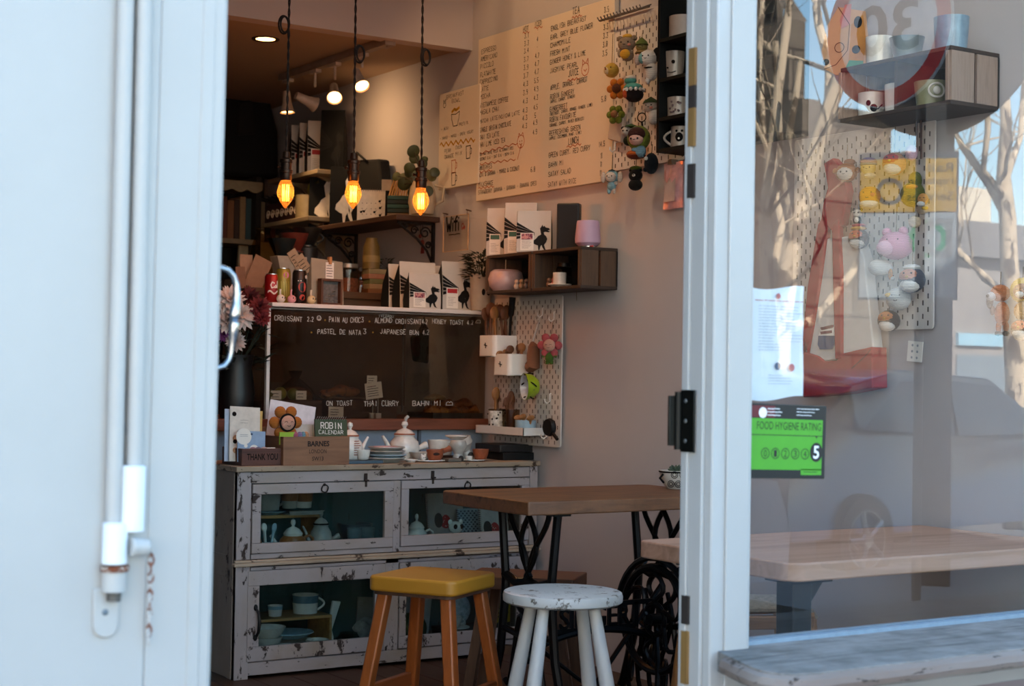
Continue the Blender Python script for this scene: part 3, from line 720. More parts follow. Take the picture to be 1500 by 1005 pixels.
# ------------------------------------------------------------------ crockery makers (each a thing, origin under its foot)
def handle_pts(r0, z0, z1, out, a=0):
    return [((r0+out*math.sin(math.pi*t/8))*math.cos(a), (r0+out*math.sin(math.pi*t/8))*math.sin(a), z0+(z1-z0)*t/8) for t in range(9)]
def cup(name, label, cat, loc, r, h, mat, taper=.8, handle=None, rz=0, band=None, grp=None, foot=0, wall=.004):
    t = thing(name, label, cat, loc, rz, grp)
    rb = r*taper
    prof = [(0, .0), (rb*.7, 0), (rb*.75, foot), (rb, foot+.002), (rb+(r-rb)*.6, h*.5), (r, h), (r-wall, h), (rb+(r-rb)*.6-wall, h*.5), (rb-wall, foot+.01), (0, foot+.008)]
    b = MB().lathe(prof, n=26); b.obj('bowl' if 'bowl' in name else 'cup_body', mat, t, ang=55)
    if band:
        z0, z1, bm = band; ra = rb+(r-rb)*z0/h; rb2 = rb+(r-rb)*z1/h
        MB().lathe([(ra+.0008, z0), (rb2+.0008, z1)], n=26).obj('glaze_band', bm, t)
    if handle is not None:
        MB().tube(handle_pts(r*.93, h*.18, h*.82, handle, 0), h*.06, 8).obj('handle', mat, t)
    return t
def plate(name, label, loc, r, mat, h=.018, rz=0, grp=None, cat='plate', sx=1):
    t = MB().lathe([(0, 0), (r*.6, 0), (r*.65, .003), (r, h), (r*.985, h+.003), (r*.62, .006), (0, .005)], n=36, sx=sx).obj(name, mat, ang=60)
    t.location = loc; t.rotation_euler = (0, 0, rz); return tag(t, label, cat, grp)
def teapot(label, loc, r, h, mat, spout_a=0, handle_kind='loop', lid_mat=None, band=None, rz=0, knob=.012, grp=None, dark=None):
    t = thing('teapot', label, 'teapot', loc, rz, grp)
    prof = [(0, 0), (r*.72, 0), (r*.78, .004), (r*.97, h*.3), (r, h*.5), (r*.92, h*.75), (r*.66, h*.93), (r*.62, h), (0, h)]
    MB().lathe(prof, n=30).obj('pot_body', mat, t, ang=60)
    if band:
        MB().lathe([(r*1.005, h*.5), (r*.93, h*.755), (r*.67, h*.935)], n=30).obj('glaze_band', band, t)
    lid = MB().lathe([(r*.68, h-.002), (r*.7, h+.004), (r*.45, h+.02), (r*.12, h+.028), (knob*.5, h+.032), (knob, h+.042), (knob*.8, h+.052), (0, h+.058)], n=26).obj('lid', lid_mat or mat, t)
    if dark: MB().lathe([(r*.705, h+.002), (r*.7, h+.0055), (r*.66, h+.008)], n=26).obj('rim_line', dark, lid)
    c, s_ = math.cos(spout_a), math.sin(spout_a)
    MB().tube([(c*r*.8, s_*r*.8, h*.3), (c*r*1.15, s_*r*1.15, h*.45), (c*r*1.45, s_*r*1.45, h*.78), (c*r*1.7, s_*r*1.7, h*.98)], [r*.26, r*.19, r*.12, r*.09], 12).obj('spout', mat, t)
    if handle_kind == 'loop':
        MB().tube([(-c*r*q, -s_*r*q, h*z) for q, z in ((.85, .82), (1.2, .92), (1.5, .78), (1.52, .5), (1.25, .28), (.9, .25))], r*.11, 9).obj('handle', band or mat, t)
    else:   # stub side handle
        MB().tube([(-c*r*q, -s_*r*q, h*z) for q, z in ((.8, .42), (1.25, .5), (1.6, .58), (1.72, .6))], [r*.2, r*.17, r*.24, r*.25], 12).obj('handle', mat, t)
    return t
def spoon(label, loc, L, mat, tilt=(0, 0), w=.02, grp=None, flat=.5, name='wooden_spoon', cat='spoon'):
    b = MB().tube([(0, 0, 0), (0, 0, L*.3), (0, 0, L*.72), (0, 0, L*.8)], [.0055, .005, .006, .008], 8)
    b.sph((0, 0, L*.87), (w, w*flat*.6, L*.14), n=14)
    o = b.obj(name, mat); o.location = loc; o.rotation_euler = (tilt[0], tilt[1], random.uniform(-.4, .4)); return tag(o, label, cat, grp)
def cabp(px, py, dy):    # a spot inside the cabinet: pixel of the foot, depth behind the front
    q = ony(px, py, CY+dy); return q
def setz(q, z): return (q.x, q.y, z)

# upper left compartment: floor z=.423
ZU = zm1-.005; ZL = .05
pn = ony(0, 0, 5)
rs = thing('riser_shelf', 'small pine riser shelf inside the upper left cabinet door', 'riser', setz(cabp(415, 790, .24), ZU))
x_l = CX+.052-rs.location.x; x_r = cabp(459, 790, .24).x-rs.location.x; zr = cabp(420, 752, .24).z-ZU
MB().bx(x_l-.03, x_r, -.06, .09, zr-.012, zr).obj('shelf_board', pine, rs, bevel=.001)
MB().bx(x_r-.012, x_r, -.06, .09, 0, zr-.012).obj('side', pine, rs, bevel=.001)
zz = ZU+zr
plate('plate', 'pale blue plate lying on the pine riser in the upper left cabinet', setz(cabp(394, 750, .22), zz), .062, blue_glaze, .012)
o = MB().bx(-.066, .066, -.05, .05, 0, .006).add([(-.066, -.05, .006), (.066, -.05, .006), (.075, -.06, .016), (-.075, -.06, .016)], [(0, 1, 2, 3)]).obj('serving_tray', grey_glaze, None, bevel=.002)
o.location = setz(cabp(440, 748, .2), zz); tag(o, 'grey rectangular ceramic tray on the pine riser beside the blue plate', 'tray')
cup('coffee_mug', 'grey mug with a big handle on top of the pine riser', 'mug', setz(cabp(392, 745, .24), zz+.014), .05, .085, grey_glaze, .85, .03)
cup('tea_cup', 'brown and cream cup on the riser, next to the big-handled grey mug', 'cup', setz(cabp(424, 743, .24), zz+.018), .034, .075, grey_glaze, .8, None, band=(.03, .058, brown_glaze))
cup('tea_cup', 'brown rimmed cup at the open end of the pine riser', 'cup', setz(cabp(445, 743, .24), zz+.018), .036, .075, white_glaze, .8, None, band=(.026, .058, brown_glaze))
teapot('brown and white teapot at the front of the upper left cabinet', setz(cabp(429, 791, .1), ZU), .052, .078, white_glaze, rad(200), 'loop', white_glaze, brown_glaze, rad(-25), .01)
o = MB().lathe([(0, 0), (.043, 0), (.05, .052), (.046, .052), (.039, .005), (0, .005)], n=4, T=Matrix.Rotation(rad(45), 4, 'Z')).obj('utensil_pot', white_glaze)
o.location = setz(cabp(392, 793, .07), ZU); tag(o, 'square white pot holding ceramic spoons in the upper left cabinet', 'pot')
for i, (dx, a, mt, lb) in enumerate(((-.02, -.3, brown_glaze, 'brown spoon leaning left in the square white pot'), (-.005, -.1, white_glaze, 'cream spoon standing upright in the square white pot'), (.012, .22, blue_glaze, 'blue grey spoon leaning right in the square white pot'))):
    q = cabp(392, 793, .07); spoon(lb, (q.x+dx*.6, q.y, ZU+.006), .12, mt, (-.05, a), .011, name='ceramic_spoon')
cup('tea_cup', 'blue grey cup in front of the brown and white teapot', 'cup', setz(cabp(432, 792, .055), ZU), .028, .037, blue_glaze, .8)
cup('tea_cup', 'cream cup with a brown foot to the right of the teapot', 'cup', setz(cabp(452, 790, .06), ZU), .027, .03, white_glaze, .9, band=(0, .006, brown_glaze))
teapot('grey side-handled teapot with a painted tree in the upper left cabinet', setz(cabp(470, 786, .17), ZU), .042, .1, grey_glaze, rad(180), 'stub', grey_glaze, None, rad(-10), .008, dark=ink)
cup('tea_cup', 'pale blue cup stacked in front of the grey side-handled teapot', 'cup', setz(cabp(470, 783, .1), ZU+.014), .03, .03, blue_glaze, .75)
cup('tea_cup', 'pale grey cup beside the pale blue one, before the side handle', 'cup', setz(cabp(489, 782, .12), ZU+.012), .026, .028, grey_glaze, .75)
plate('plate', 'green yellow glazed dish at the front of the upper left cabinet', setz(cabp(488, 790, .08), ZU+.004), .038, M('8c8a3a', .2, coat=.5), .01)
plate('plate', 'grey dish under the green yellow glazed one', setz(cabp(485, 791, .08), ZU), .05, grey_glaze, .014)
cup('tea_cup', 'small blue cup to the right of the green yellow dish', 'cup', setz(cabp(509, 788, .09), ZU), .013, .026, blue_glaze, .8)
cup('tea_cup', 'low grey blue cup near the right end of the upper left cabinet', 'cup', setz(cabp(523, 788, .07), ZU), .023, .023, grey_glaze, .85)
for i, (px, lb) in enumerate(((519, 'left of two dark teal beakers at the back of the upper left cabinet'), (538, 'right of two dark teal beakers at the back of the upper left cabinet'))):
    cup('beaker', lb, 'beaker', setz(cabp(px, 776, .22), ZU+.02), .029, .058, M('6d8893', .3, var=.1), .8)
tb = MB().bx(-.06, .06, -.05, .05, 0, .02).obj('wooden_block', walnut, None, bevel=.002); tb.location = setz(cabp(529, 784, .22), ZU); tag(tb, 'dark wooden block under the two teal beakers', 'block')
cup('serving_bowl', 'large dark blue bowl behind the two teal beakers', 'bowl', setz(cabp(520, 782, .33), ZU), .07, .085, M('4a5f6c', .3), .6)

# upper right compartment
q = cabp(610, 784, .15); teapot('white lidded teapot at the left end of the upper right cabinet', setz(q, ZU), .045, .075, white_glaze, rad(190), 'loop', white_glaze, None, rad(-20), .008)
cup('tea_cup', 'tiny white bowl at the front left of the upper right cabinet', 'cup', setz(cabp(609, 787, .05), ZU), .028, .022, white_glaze, .8)
m_ = cup('coffee_mug', 'cream mug with a drawn black face in the upper right cabinet', 'mug', setz(cabp(630, 785, .06), ZU), .046, .052, white_glaze, .75)
MB().tube([(.03*math.cos(a), -.037+.004*math.cos(a)**2, .018+.014*math.sin(a)) for a in [math.pi*t/8 for t in range(9)]], .0018, 6).sph((.0, -.034, .012), (.008, .002, .008)).obj('painted_face', ink, m_)
plate('plate', 'cream plate lying flat at the front of the upper right cabinet', setz(cabp(672, 782, .08), ZU), .07, white_glaze, .014)
plate('plate', 'smaller cream plate stacked on the flat plate in the upper right cabinet', setz(cabp(678, 780, .08), ZU+.012), .052, white_glaze, .014)
# spotted animal jug
j = thing('animal_jug', 'small cream jug shaped as a spotted animal in the upper right cabinet', 'jug', setz(cabp(667, 778, .09), ZU+.016))
MB().lathe([(0, 0), (.025, 0), (.027, .015), (.021, .036), (.018, .042), (0, .044)], n=18).obj('jug_body', white_glaze, j)
MB().sph((0, -.002, .062), (.03, .027, .025)).obj('jug_head', white_glaze, j)
b = MB()
for s in (-1, 1): b.sph((s*.014, -.025, .067), (.009, .005, .01)).sph((s*.017, -.021, .016), (.009, .006, .01))
b.obj('dark_spots', ink, j)
for s in (-1, 1): MB().sph((s*.024, 0, .083), (.01, .006, .011)).obj('ear', white_glaze, j)
def notebook(label, loc, w, h, lean, cover, rz=0, berry=True, spine='left'):
    t = thing('notebook', label, 'notebook', loc, rz); t.rotation_euler = (lean, 0, rz)
    MB().bx(-w/2, w/2, 0, .009, 0, h).obj('cover', cover, t, bevel=.0008)
    b = MB()
    for i in range(int(h/.008)):
        z = .005+i*.008; x = -w/2 if spine == 'left' else w/2
        b.tube([(x-.004, .004, z), (x, -.003, z), (x+.005, -.001, z)], .0012, 5)
    b.obj('spiral', M('151515', .5), t)
    if berry:
        b = MB().flat([(.0+.024*math.sin(a)*(1-.2*math.cos(a)), h*.42+.028*math.cos(a)) for a in [2*math.pi*k/18 for k in range(18)]], -.001)
        b.obj('strawberry_print', M('a01f1a', .7, var=.2, scale=200), t)
        b = MB().flat([(-.034+.02*math.sin(a), h*.45+.03*math.cos(a)) for a in [2*math.pi*k/16 for k in range(16)]], -.0012); b.obj('dark_leaf_print', M('1d211a', .8), t)
        b = MB()
        for k in range(9): b.disc(random.uniform(-.015, .015), h*.42+random.uniform(-.02, .018), .0017, -.0016, 0, 6)
        b.obj('seed_dots', paper, t)
    return t
notebook('spiral notebook with strawberry print standing behind the spotted jug', setz(cabp(655, 778, .26), ZU), .17, .2, rad(-8), M('a79a92', .8))
t = notebook('blue checked notebook leaning between the two strawberry notebooks', setz(cabp(690, 778, .2), ZU), .1, .14, rad(-12), M('8fa1aa', .8), 0, False)
b = MB()
for i in range(10):
    for k in range(15):
        if (i+k) % 2: b.bx(-.047+i*.009, -.039+i*.009, -.0009, -.0004, k*.009, k*.009+.006)
b.obj('check_print', M('33424c', .8), t)
notebook('spiral strawberry notebook leaning at the right of the upper right cabinet', setz(cabp(728, 776, .1), ZU), .13, .15, rad(-14), M('b4aaa3', .8))

# lower left compartment
rs = thing('riser_shelf', 'pine riser shelf inside the lower left cabinet door', 'riser', setz(cabp(420, 970, .2), ZL))
x_l = CX+.062-rs.location.x; x_r = cabp(471, 900, .2).x-rs.location.x; zr = cabp(430, 899, .2).z-ZL
MB().bx(x_l-.04, x_r, -.09, .1, zr-.01, zr).obj('shelf_board', pine, rs, bevel=.001); MB().bx(x_r-.01, x_r, -.09, .1, 0, zr-.01).obj('side', pine, rs, bevel=.001)
zz = ZL+zr
cup('tea_cup', 'small white cup standing on the pine riser in the lower cabinet', 'cup', setz(cabp(403, 896, .17), zz), .028, .042, white_glaze, .85, band=(.027, .04, blue_glaze))
cup('coffee_mug', 'wide white and blue mug with a round handle on the lower riser', 'mug', setz(cabp(447, 893, .19), zz), .05, .072, white_glaze, .9, .026, rad(-15), band=(.042, .07, M('5d7683', .25, coat=.4)))
for i in range(3):
    cup('cereal_bowl', ['bottom bowl of the cream stack in the lower left cabinet', 'middle bowl of the cream stack in the lower left cabinet', 'wide top bowl of the cream stack in the lower left cabinet'][i], 'bowl', setz(cabp(386+i*2, 968, .09), ZL+i*.036), .058+.006*i, .046, white_glaze, .55, grp='stacked cream bowls')
for i in range(3):
    o = plate('plate', ['bottom oval dish of the white stack under the lower riser', 'middle oval dish of the white stack under the lower riser', 'top blue oval dish of the stack under the lower riser'][i], setz(cabp(424, 966, .13), ZL+i*.03+(.004 if i else 0)), .085, blue_glaze if i == 2 else white_glaze, .02, sx=1.05, grp='stacked oval dishes')
cup('patterned_cup', 'white straight cup with a dark cat print at the cabinet front', 'cup', setz(cabp(464, 968, .06), ZL), .043, .062, white_glaze, .8)
q = cabp(466, 966, .022); o = MB().flat([(-.013, 0), (-.014, .018), (-.006, .024), (-.008, .032), (-.002, .028), (.005, .033), (.009, .026), (.013, .018), (.012, 0)], 0).obj('cat_print', ink)
o.parent = [x for x in C.objects if x.get('label', '').startswith('white straight cup')][0]; o.location = (0, -.0395, .014); o.rotation_euler = (rad(-8), 0, 0)
t = thing('paper_cone', 'twisted white paper with a red strip standing beside the lower riser', 'paper wrap', setz(cabp(480, 960, .16), ZL))
MB().prism([(-.012, 0), (.02, 0), (.022, .05), (.014, .075), (.05, .18), (.015, .185), (-.002, .09)], -.006, .006).obj('paper', paper, t, bevel=.003)
MB().prism([(-.018, .0), (-.006, .0), (.002, .085), (-.008, .09)], -.009, -.004).obj('red_strip', M('a3331e', .7), t)
t = thing('glass_jar', 'low clear glass jar on its side in the lower left cabinet', 'jar', setz(cabp(510, 966, .12), ZL))
MB().lathe([(0, 0), (.05, 0), (.056, .02), (.05, .045), (.034, .055), (.034, .066), (.031, .066), (.047, .04), (.05, .01), (0, .006)], n=26).obj('jar_glass', glass('cfe0dc', 1.5, .02, 'jar_glass'), t)
MB().lathe([(0, .004), (.046, .004), (.048, .022), (0, .024)], n=22).obj('contents', M('5f6f62', .7), t)
t = MB()
rg = random.Random(5); vs = []
t.sph((0, 0, .05), (.052, .04, .05), n=24)
t.v = [(x*(1+.16*math.sin(9*z*20+x*90)), y*(1+.15*math.sin(80*x+z*60)), z*(1+.1*math.sin(x*120+y*100))) for x, y, z in t.v]
o = t.obj('crumpled_cloth', M('9a9a96', .9, var=.25, scale=90, bump=.5)); o.location = setz(cabp(535, 960, .2), ZL); tag(o, 'crumpled white lace cloth heaped in the lower left cabinet', 'cloth')
o = MB().bx(-.05, .05, 0, .008, 0, .16).obj('card_sheet', M('a39c99', .8)); o.location = setz(cabp(537, 950, .34), ZL); o.rotation_euler = (rad(-4), rad(5), 0); tag(o, 'grey card leaning on the teal back of the lower left cabinet', 'card')
# lower right compartment
t = thing('paperback_book', 'white book with a bird on its cover leaning in the lower right cabinet', 'book', setz(cabp(604, 962, .22), ZL)); t.rotation_euler = (rad(-6), rad(9), 0)
MB().bx(-.06, .07, 0, .02, 0, .17).obj('cover', M('9d9690', .8), t, bevel=.001)
MB().flat([(.0, .1), (.014, .115), (.024, .113), (.018, .1), (.004, .09)], -.001).obj('bird_print', M('a13a3a', .8), t)
o = MB().sph((0, 0, .06), (.07, .05, .065), n=20).obj('moss_bunch', M('2f3a1c', .95, var=.5, scale=60, bump=1)); o.location = setz(cabp(600, 965, .12), ZL); tag(o, 'dark green moss bunch behind the glass of the lower right door', 'dried moss')
tb = thing('storage_box', 'black box under the white teacup in the lower right cabinet', 'box', setz(cabp(682, 968, .16), ZL))
zb = cabp(665, 922, .14).z-ZL
MB().bx(-.1, .1, -.08, .1, 0, zb-.012).obj('box_body', M('15161a', .7), tb, bevel=.002); MB().bx(-.103, .103, -.083, .103, zb-.012, zb).obj('lid', M('1b1c20', .7), tb, bevel=.002)
plate('saucer', 'white saucer on the black box in the lower right cabinet', setz(cabp(668, 919, .13), ZL+zb), .055, white_glaze, .01, cat='saucer')
cup('tea_cup', 'white teacup on its saucer behind the yellow stool legs', 'cup', setz(cabp(664, 915, .13), ZL+zb+.009), .038, .045, white_glaze, .6, .016)
t = thing('lace_ball', 'white wrapped bundle behind the teacup in the lower right cabinet', 'bundle', setz(cabp(672, 905, .25), ZL+zb))
MB().sph((0, 0, .06), (.05, .04, .06), n=20).obj('wrap', M('b3b8bb', .8, var=.35, scale=70, bump=.4), t); MB().lathe([(.022, 0), (.03, .01), (.03, 0)], n=18).obj('base_ring', paper, t)
# little yellow sign standing by the cabinet, behind the cast iron table leg
q = onz(738, 985, .0)
t = thing('yellow_packet', 'yellow packet with black lettering in the lower right cabinet', 'packet', setz(cabp(734, 935, .06), ZL))
zt_ = cabp(734, 884, .06).z-ZL; zb_ = cabp(734, 912, .06).z-ZL
MB().bx(-.042, .042, 0, .025, 0, zb_).obj('black_base', M('1c1a18', .7), t); MB().bx(-.042, .042, 0, .025, zb_, zt_).obj('yellow_top', M('a8841c', .6), t, bevel=.001)
b = MB(); scribble(b, -.033, zb_+.015, .066, .05, 3, -.001, 0, .004, 4, .9); b.obj('lettering', ink, t)
# ------------------------------------------------------------------ things on the cabinet top (z = .762)
ZT = .7622
def top(px, dy): q = ony(px, 672, CY+dy); return (q.x, q.y, ZT)
def w_at(p, px): return mpp(p)*px
# THANK YOU box
p0 = ony(354, 676, CY+.02); p1 = ony(414, 676, CY+.02)
bw = p1.x-p0.x
tb = thing('wooden_tray_box', 'dark wooden THANK YOU box full of cards at the left end of the cabinet', 'box', (p0.x, CY+.02, ZT))
hb = .062; dk = wood('3a1d12', '5c3020', 'x', 1, .6); dky = wood('3a1d12', '5c3020', 'y', 1, .6)
MB().bx(0, bw, 0, .008, 0, hb).obj('front_board', dk, tb, bevel=.001); MB().bx(0, bw, .172, .18, 0, hb).obj('back_board', dk, tb, bevel=.001)
for x in (0, bw-.008): MB().bx(x, x+.008, .008, .172, 0, hb).obj('side_board', dky, tb, bevel=.001)
MB().bx(.008, bw-.008, .008, .172, 0, .006).obj('base_board', dk, tb)
b = MB(); printed(b, 'THANK YOU', .02, .02, bw-.04, .024, -.001, bold=.015); b.obj('lettering', ink, tb)
def card(label, loc, w, h, mat, lean=-8, ry=0, th=.003, cat='card', name='greeting_card', marks=None, grp=None):
    t = thing(name, label, cat, loc, 0, grp); t.rotation_euler = (rad(lean), rad(ry), 0)
    MB().bx(-w/2, w/2, 0, th, 0, h).obj('card_body', mat, t)
    if marks: marks(t, w, h)
    return t
def m1(t, w, h):
    b = MB(); b.disc(-w*.36, h*.86, .0085, -.0008); scribble(b, -w*.15, h*.68, w*.4, .02, 2, -.0008, 0, .0009, 4); b.disc(-w*.32, h*.36, .008, -.0008); b.disc(-w*.1, h*.34, .009, -.0008); b.obj('black_print', ink, t)
    b = MB()
    for i in range(3): b.disc(-w*.3+i*w*.28, h*.42, .012, -.0006); b.disc(-w*.3+i*w*.28, h*.2, .011, -.0006)
    b.obj('picture_print', M('b58a66', .8, var=.5, scale=150), t)
cx_ = p0.x
card('tall cream card with round stamp and small pictures in the THANK YOU box', (cx_+.034, CY+.075, ZT+.012), .118, .2, M('cfc6ba', .8), -7, 3, marks=m1)
card('yellow card standing behind the tall cream card', (cx_+.05, CY+.1, ZT+.012), .12, .188, M('c9a45e', .8), -6, 4)
card('pale blue and white card standing at the left behind the cream card', (cx_+.022, CY+.088, ZT+.012), .12, .19, M('a9b3c4', .8), -6, 2)
def m2(t, w, h):
    b = MB(); b.disc(-w*.28, h*.82, .03, -.0006); b.disc(.01, h*.4, .018, -.0007); b.disc(-.022, h*.52, .007, -.0008); b.obj('white_print', paper, t)
    b = MB(); scribble(b, -w*.42, h*.8, .04, .012, 2, -.0012, 0, .001, 9); b.disc(.0, h*.9, .004, -.0012); b.obj('dark_print', M('31415c', .8), t)
card('square pale blue card in front of the tall cream card', (cx_+.05, CY+.05, ZT+.012), .108, .112, M('8ba0b8', .8), -5, 2, marks=m2)
card('small white card lying against the front of the THANK YOU box', (cx_+.128, CY+.05, ZT+.035), .04, .03, paper, -20, 0)
for i, (dx, c, n_) in enumerate(((.052, '8c6a78', 'mauve'), (.073, '56627c', 'slate blue'), (.095, 'a58d86', 'dusty pink'))):
    o = MB().sph((0, 0, 0), (.014, .01, .009)).obj('wrapped_sweet', M(c, .4)); o.location = (cx_+dx, CY+.04, ZT+.058); tag(o, f'{n_} wrapped sweet on top of the cards in the THANK YOU box', 'sweet')
# BARNES crate
p0 = ony(415, 676, CY+.0); p1 = ony(512, 676, CY+.0); bw = p1.x-p0.x
cr = thing('wooden_crate', 'light wooden crate printed BARNES LONDON SW13 on the cabinet top', 'crate', (p0.x, CY+.002, ZT))
lw = wood('6a4630', '8f6446', 'x', .8, .65); lwy = wood('5a3b28', '80593e', 'y', .8, .65); hb = .104
MB().bx(0, bw, 0, .009, 0, hb).obj('front_board', lw, cr, bevel=.001)
MB().bx(0, bw, .19, .199, 0, hb+.03).obj('back_board', lw, cr, bevel=.001)
for x in (0, bw-.009): MB().bx(x, x+.009, .009, .19, 0, hb).obj('side_board', lwy, cr, bevel=.001)
MB().bx(.009, bw-.009, .009, .19, 0, .008).obj('base_board', lw, cr)
b = MB(); printed(b, 'BARNES', bw*.36, .068, .088, .02, -.0012, bold=.03); printed(b, 'LONDON', bw*.385, .043, .07, .0145, -.0012); printed(b, 'SW13', bw*.43, .016, .046, .0145, -.0012, bold=.01); b.obj('stamped_lettering', M('1f130c', .85), cr)
XC = p0.x
def m3(t, w, h):
    b = MB(); letter(b, 'ROBIN', -.043, h*.64, .022, .09, .15, -.0008); letter(b, 'CALENDAR', -.052, h*.43, .014, .104, .13, -.0008); b.obj('white_lettering', paper, t)
    b = MB()
    for i in range(14): x = -w/2+.008+i*(w-.016)/13; b.tube([(x+.004*math.sin(a), .0015-.006*math.cos(a), h+.002+.007*math.sin(a+.6)) for a in (0, 1, 2, 3, 4, 5, 6)], .0011, 5)
    b.obj('wire_spiral', silver, t)
card('green spiral ROBIN CALENDAR standing in the light wooden crate', (XC+.222, CY+.055, ZT+.069), .133, .098, M('3f4a33', .8), -8, 1, .008, 'calendar', 'desk_calendar', m3)
card('large white card leaning in the light wooden crate behind the flower doll', (XC+.1, CY+.17, ZT+.085), .19, .14, M('d5cfd2', .75), -5, 9, .002)
for i in range(6):
    c = ['b9b3a8', '8fa08c', 'c9c2b5', '6f7d78', 'd0c8bb', '9a9288'][i]
    card('slim %s booklet filed between flower doll and calendar, %s from the front' % (['cream', 'sage', 'ivory', 'grey green', 'pale', 'taupe'][i], ['first', 'second', 'third', 'fourth', 'fifth', 'last'][i]), (XC+.115+.007*i, CY+.1+.008*i, ZT+.03), .11, .115, M(c, .8), -9, 0, .004, 'booklet', 'booklet')
# flower doll (orange)
def flower_doll(label, loc, rz, s, petal, face, body=None, ring=None, rx=0, n=6):
    t = thing('flower_doll', label, 'crochet doll', loc, rz); t.rotation_euler = (rx, 0, rz)
    for k in range(n):
        a = math.pi/2+math.pi/n+2*math.pi*k/n
        MB().sph((s*.94*math.cos(a), .1*s, s*.94*math.sin(a)), (s*.48, s*.34, s*.48)).obj('petal', knit(petal), t)
    hd = MB().sph((0, -.12*s, 0), (s*.68, s*.5, s*.68), n=20).obj('face', knit(face), t)
    if ring: MB().tube([(s*.64*math.cos(a), -.32*s, s*.64*math.sin(a)) for a in [2*math.pi*k/24 for k in range(24)]], s*.09, 8, closed=True).obj('face_rim', knit(ring), t)
    b = MB(); y = -.66*s
    def proj(x, z): return (x*s, -.12*s-s*.515*math.sqrt(max(.05, 1-(x/.68)**2-(z/.68)**2)), z*s)
    for sx in (-1, 1): b.tube([proj(sx*.25+.1*math.cos(q), .02+.08*math.sin(q)) for q in [math.pi*(i/6) for i in range(7)]], s*.022, 5)
    b.tube([proj(.12*math.cos(q), -.2+.1*math.sin(q)) for q in [math.pi+math.pi*i/6 for i in range(7)]], s*.02, 5)
    b.obj('stitched_face', stitch, hd)
    b = MB()
    for sx in (-1, 1): x, y_, z = proj(sx*.42, -.14); b.sph((x, y_+.002, z), (s*.1, s*.02, s*.07))
    b.obj('cheek', knit('d07a72'), hd)
    if body:
        MB().sph((0, .0, -1.35*s), (s*.48, s*.38, s*.62)).obj('body', knit(body), t)
        for sx in (-1, 1):
            MB().tube([(sx*s*.22, 0, -1.7*s), (sx*s*.24, 0, -2.05*s)], [s*.24, s*.2], 10).obj('leg', knit(body), t)
            MB().tube([(sx*s*.4, 0, -1.0*s), (sx*s*.78, -.05*s, -1.25*s)], [s*.14, s*.12], 8).obj('arm', knit(body), t)
    return t
q = ony(419, 619, CY+.07)
flower_doll('orange flower doll with a smiling pink face sitting in the light crate', q, 0, mpp(q)*18.5, 'b0682c', 'd9a48c', None, '17110d')
MB().tube([(0, .02, -.03), (0, .03, -.09)], .02, 8).obj('stem', knit('3f3a28'), C.objects[[o.name for o in C.objects if o.name.startswith('flower_doll')][-1]])
b = MB().bx(-.03, .03, 0, .006, 0, .045); o = b.obj('seed_packet', M('8fae2b', .6)); o.location = (XC+.028, CY+.03, ZT+.075); tag(o, 'lime green packet with a black eye print under the orange flower doll', 'packet')
MB().flat([(-.014, .018), (0, .028), (.014, .018), (0, .01)], -.0008).obj('eye_print', ink, o)
for i, (dx, c, n_) in enumerate(((.062, 'b5677a', 'rose'), (.08, '8d7fa3', 'lilac'), (.094, '6f97a4', 'teal blue'), (.106, 'c08f6c', 'peach'))):
    o = MB().sph((0, 0, 0), (.011, .01, .014)).obj('yarn_ball', knit(c)); o.location = (XC+dx, CY+.035, ZT+.108); tag(o, f'{n_} yarn pompom at the front edge of the light crate', 'pompom')
# crockery
p = top(512, .1); t = teapot('white teapot half hidden behind the light wooden crate', p, .05, .085, white_glaze, 0, 'loop', white_glaze, None, rad(8), .011, dark=terra)
b = MB(); scribble(b, -.015, .015, .03, .06, 7, -.051, 0, .003, 3); b.obj('painted_marks', M('8a4a3a', .8), t)
cup('tea_cup', 'white cup beside the crate below the hidden teapot spout', 'cup', top(532, .05), .027, .038, white_glaze, .75)
tr = MB().bx(-.09, .09, -.06, .06, 0, .012).obj('blue_tile', M('3c5260', .5), None, bevel=.002); tr.location = top(520, .07); tag(tr, 'dark blue tile under the white cup beside the crate', 'tile')
for o in C.objects:
    if o.get('label') in ('white teapot half hidden behind the light wooden crate', 'white cup beside the crate below the hidden teapot spout'): o.location.z += .013
for i, (dz, r, mt, lb) in enumerate(((0, .077, grey_glaze, 'lowest plate of the grey stack on the cabinet'), (.012, .079, blue_glaze, 'second plate up in the grey stack on the cabinet'), (.026, .077, grey_glaze, 'third plate up in the grey stack on the cabinet'), (.04, .072, grey_glaze, 'grey bowl-like plate second from the top of the stack'), (.05, .05, pinkg, 'small pink plate on top of the grey plate stack'))):
    q = top(565, .09); plate('plate', lb, (q[0]+.003*(i % 2), q[1], ZT+dz), r, mt, .017 if i < 4 else .008, grp='grey plate stack')
p = top(592, .2); tp = teapot('large cream teapot with stub handle in the middle of the cabinet top', p, .06, .098, white_glaze, rad(188), 'stub', white_glaze, None, rad(-4), .014, dark=terra)
MB().prism([(-.004, .15), (.0, .168), (.01, .178), (.018, .17), (.01, .163), (.006, .15)], -.006, .006).obj('bird_finial', grey_glaze, tp, bevel=.001)
cup('saucer_bowl', 'grey open bowl to the right of the large cream teapot', 'bowl', top(616, .12), .046, .036, grey_glaze, .5)
plate('saucer', 'white saucer at the foot of the large cream teapot', top(602, .07), .028, white_glaze, .008, cat='saucer')
o = cup('serving_bowl', 'wide cream bowl with pink animal drawing on the cabinet top', 'bowl', top(645, .2), .052, .06, white_glaze, .85)
o.location.z += .018; b = MB(); scribble(b, .005, .03, .03, .02, 3, -.05, 0, .002, 12); b.obj('animal_drawing', M('b2705e', .8), o)
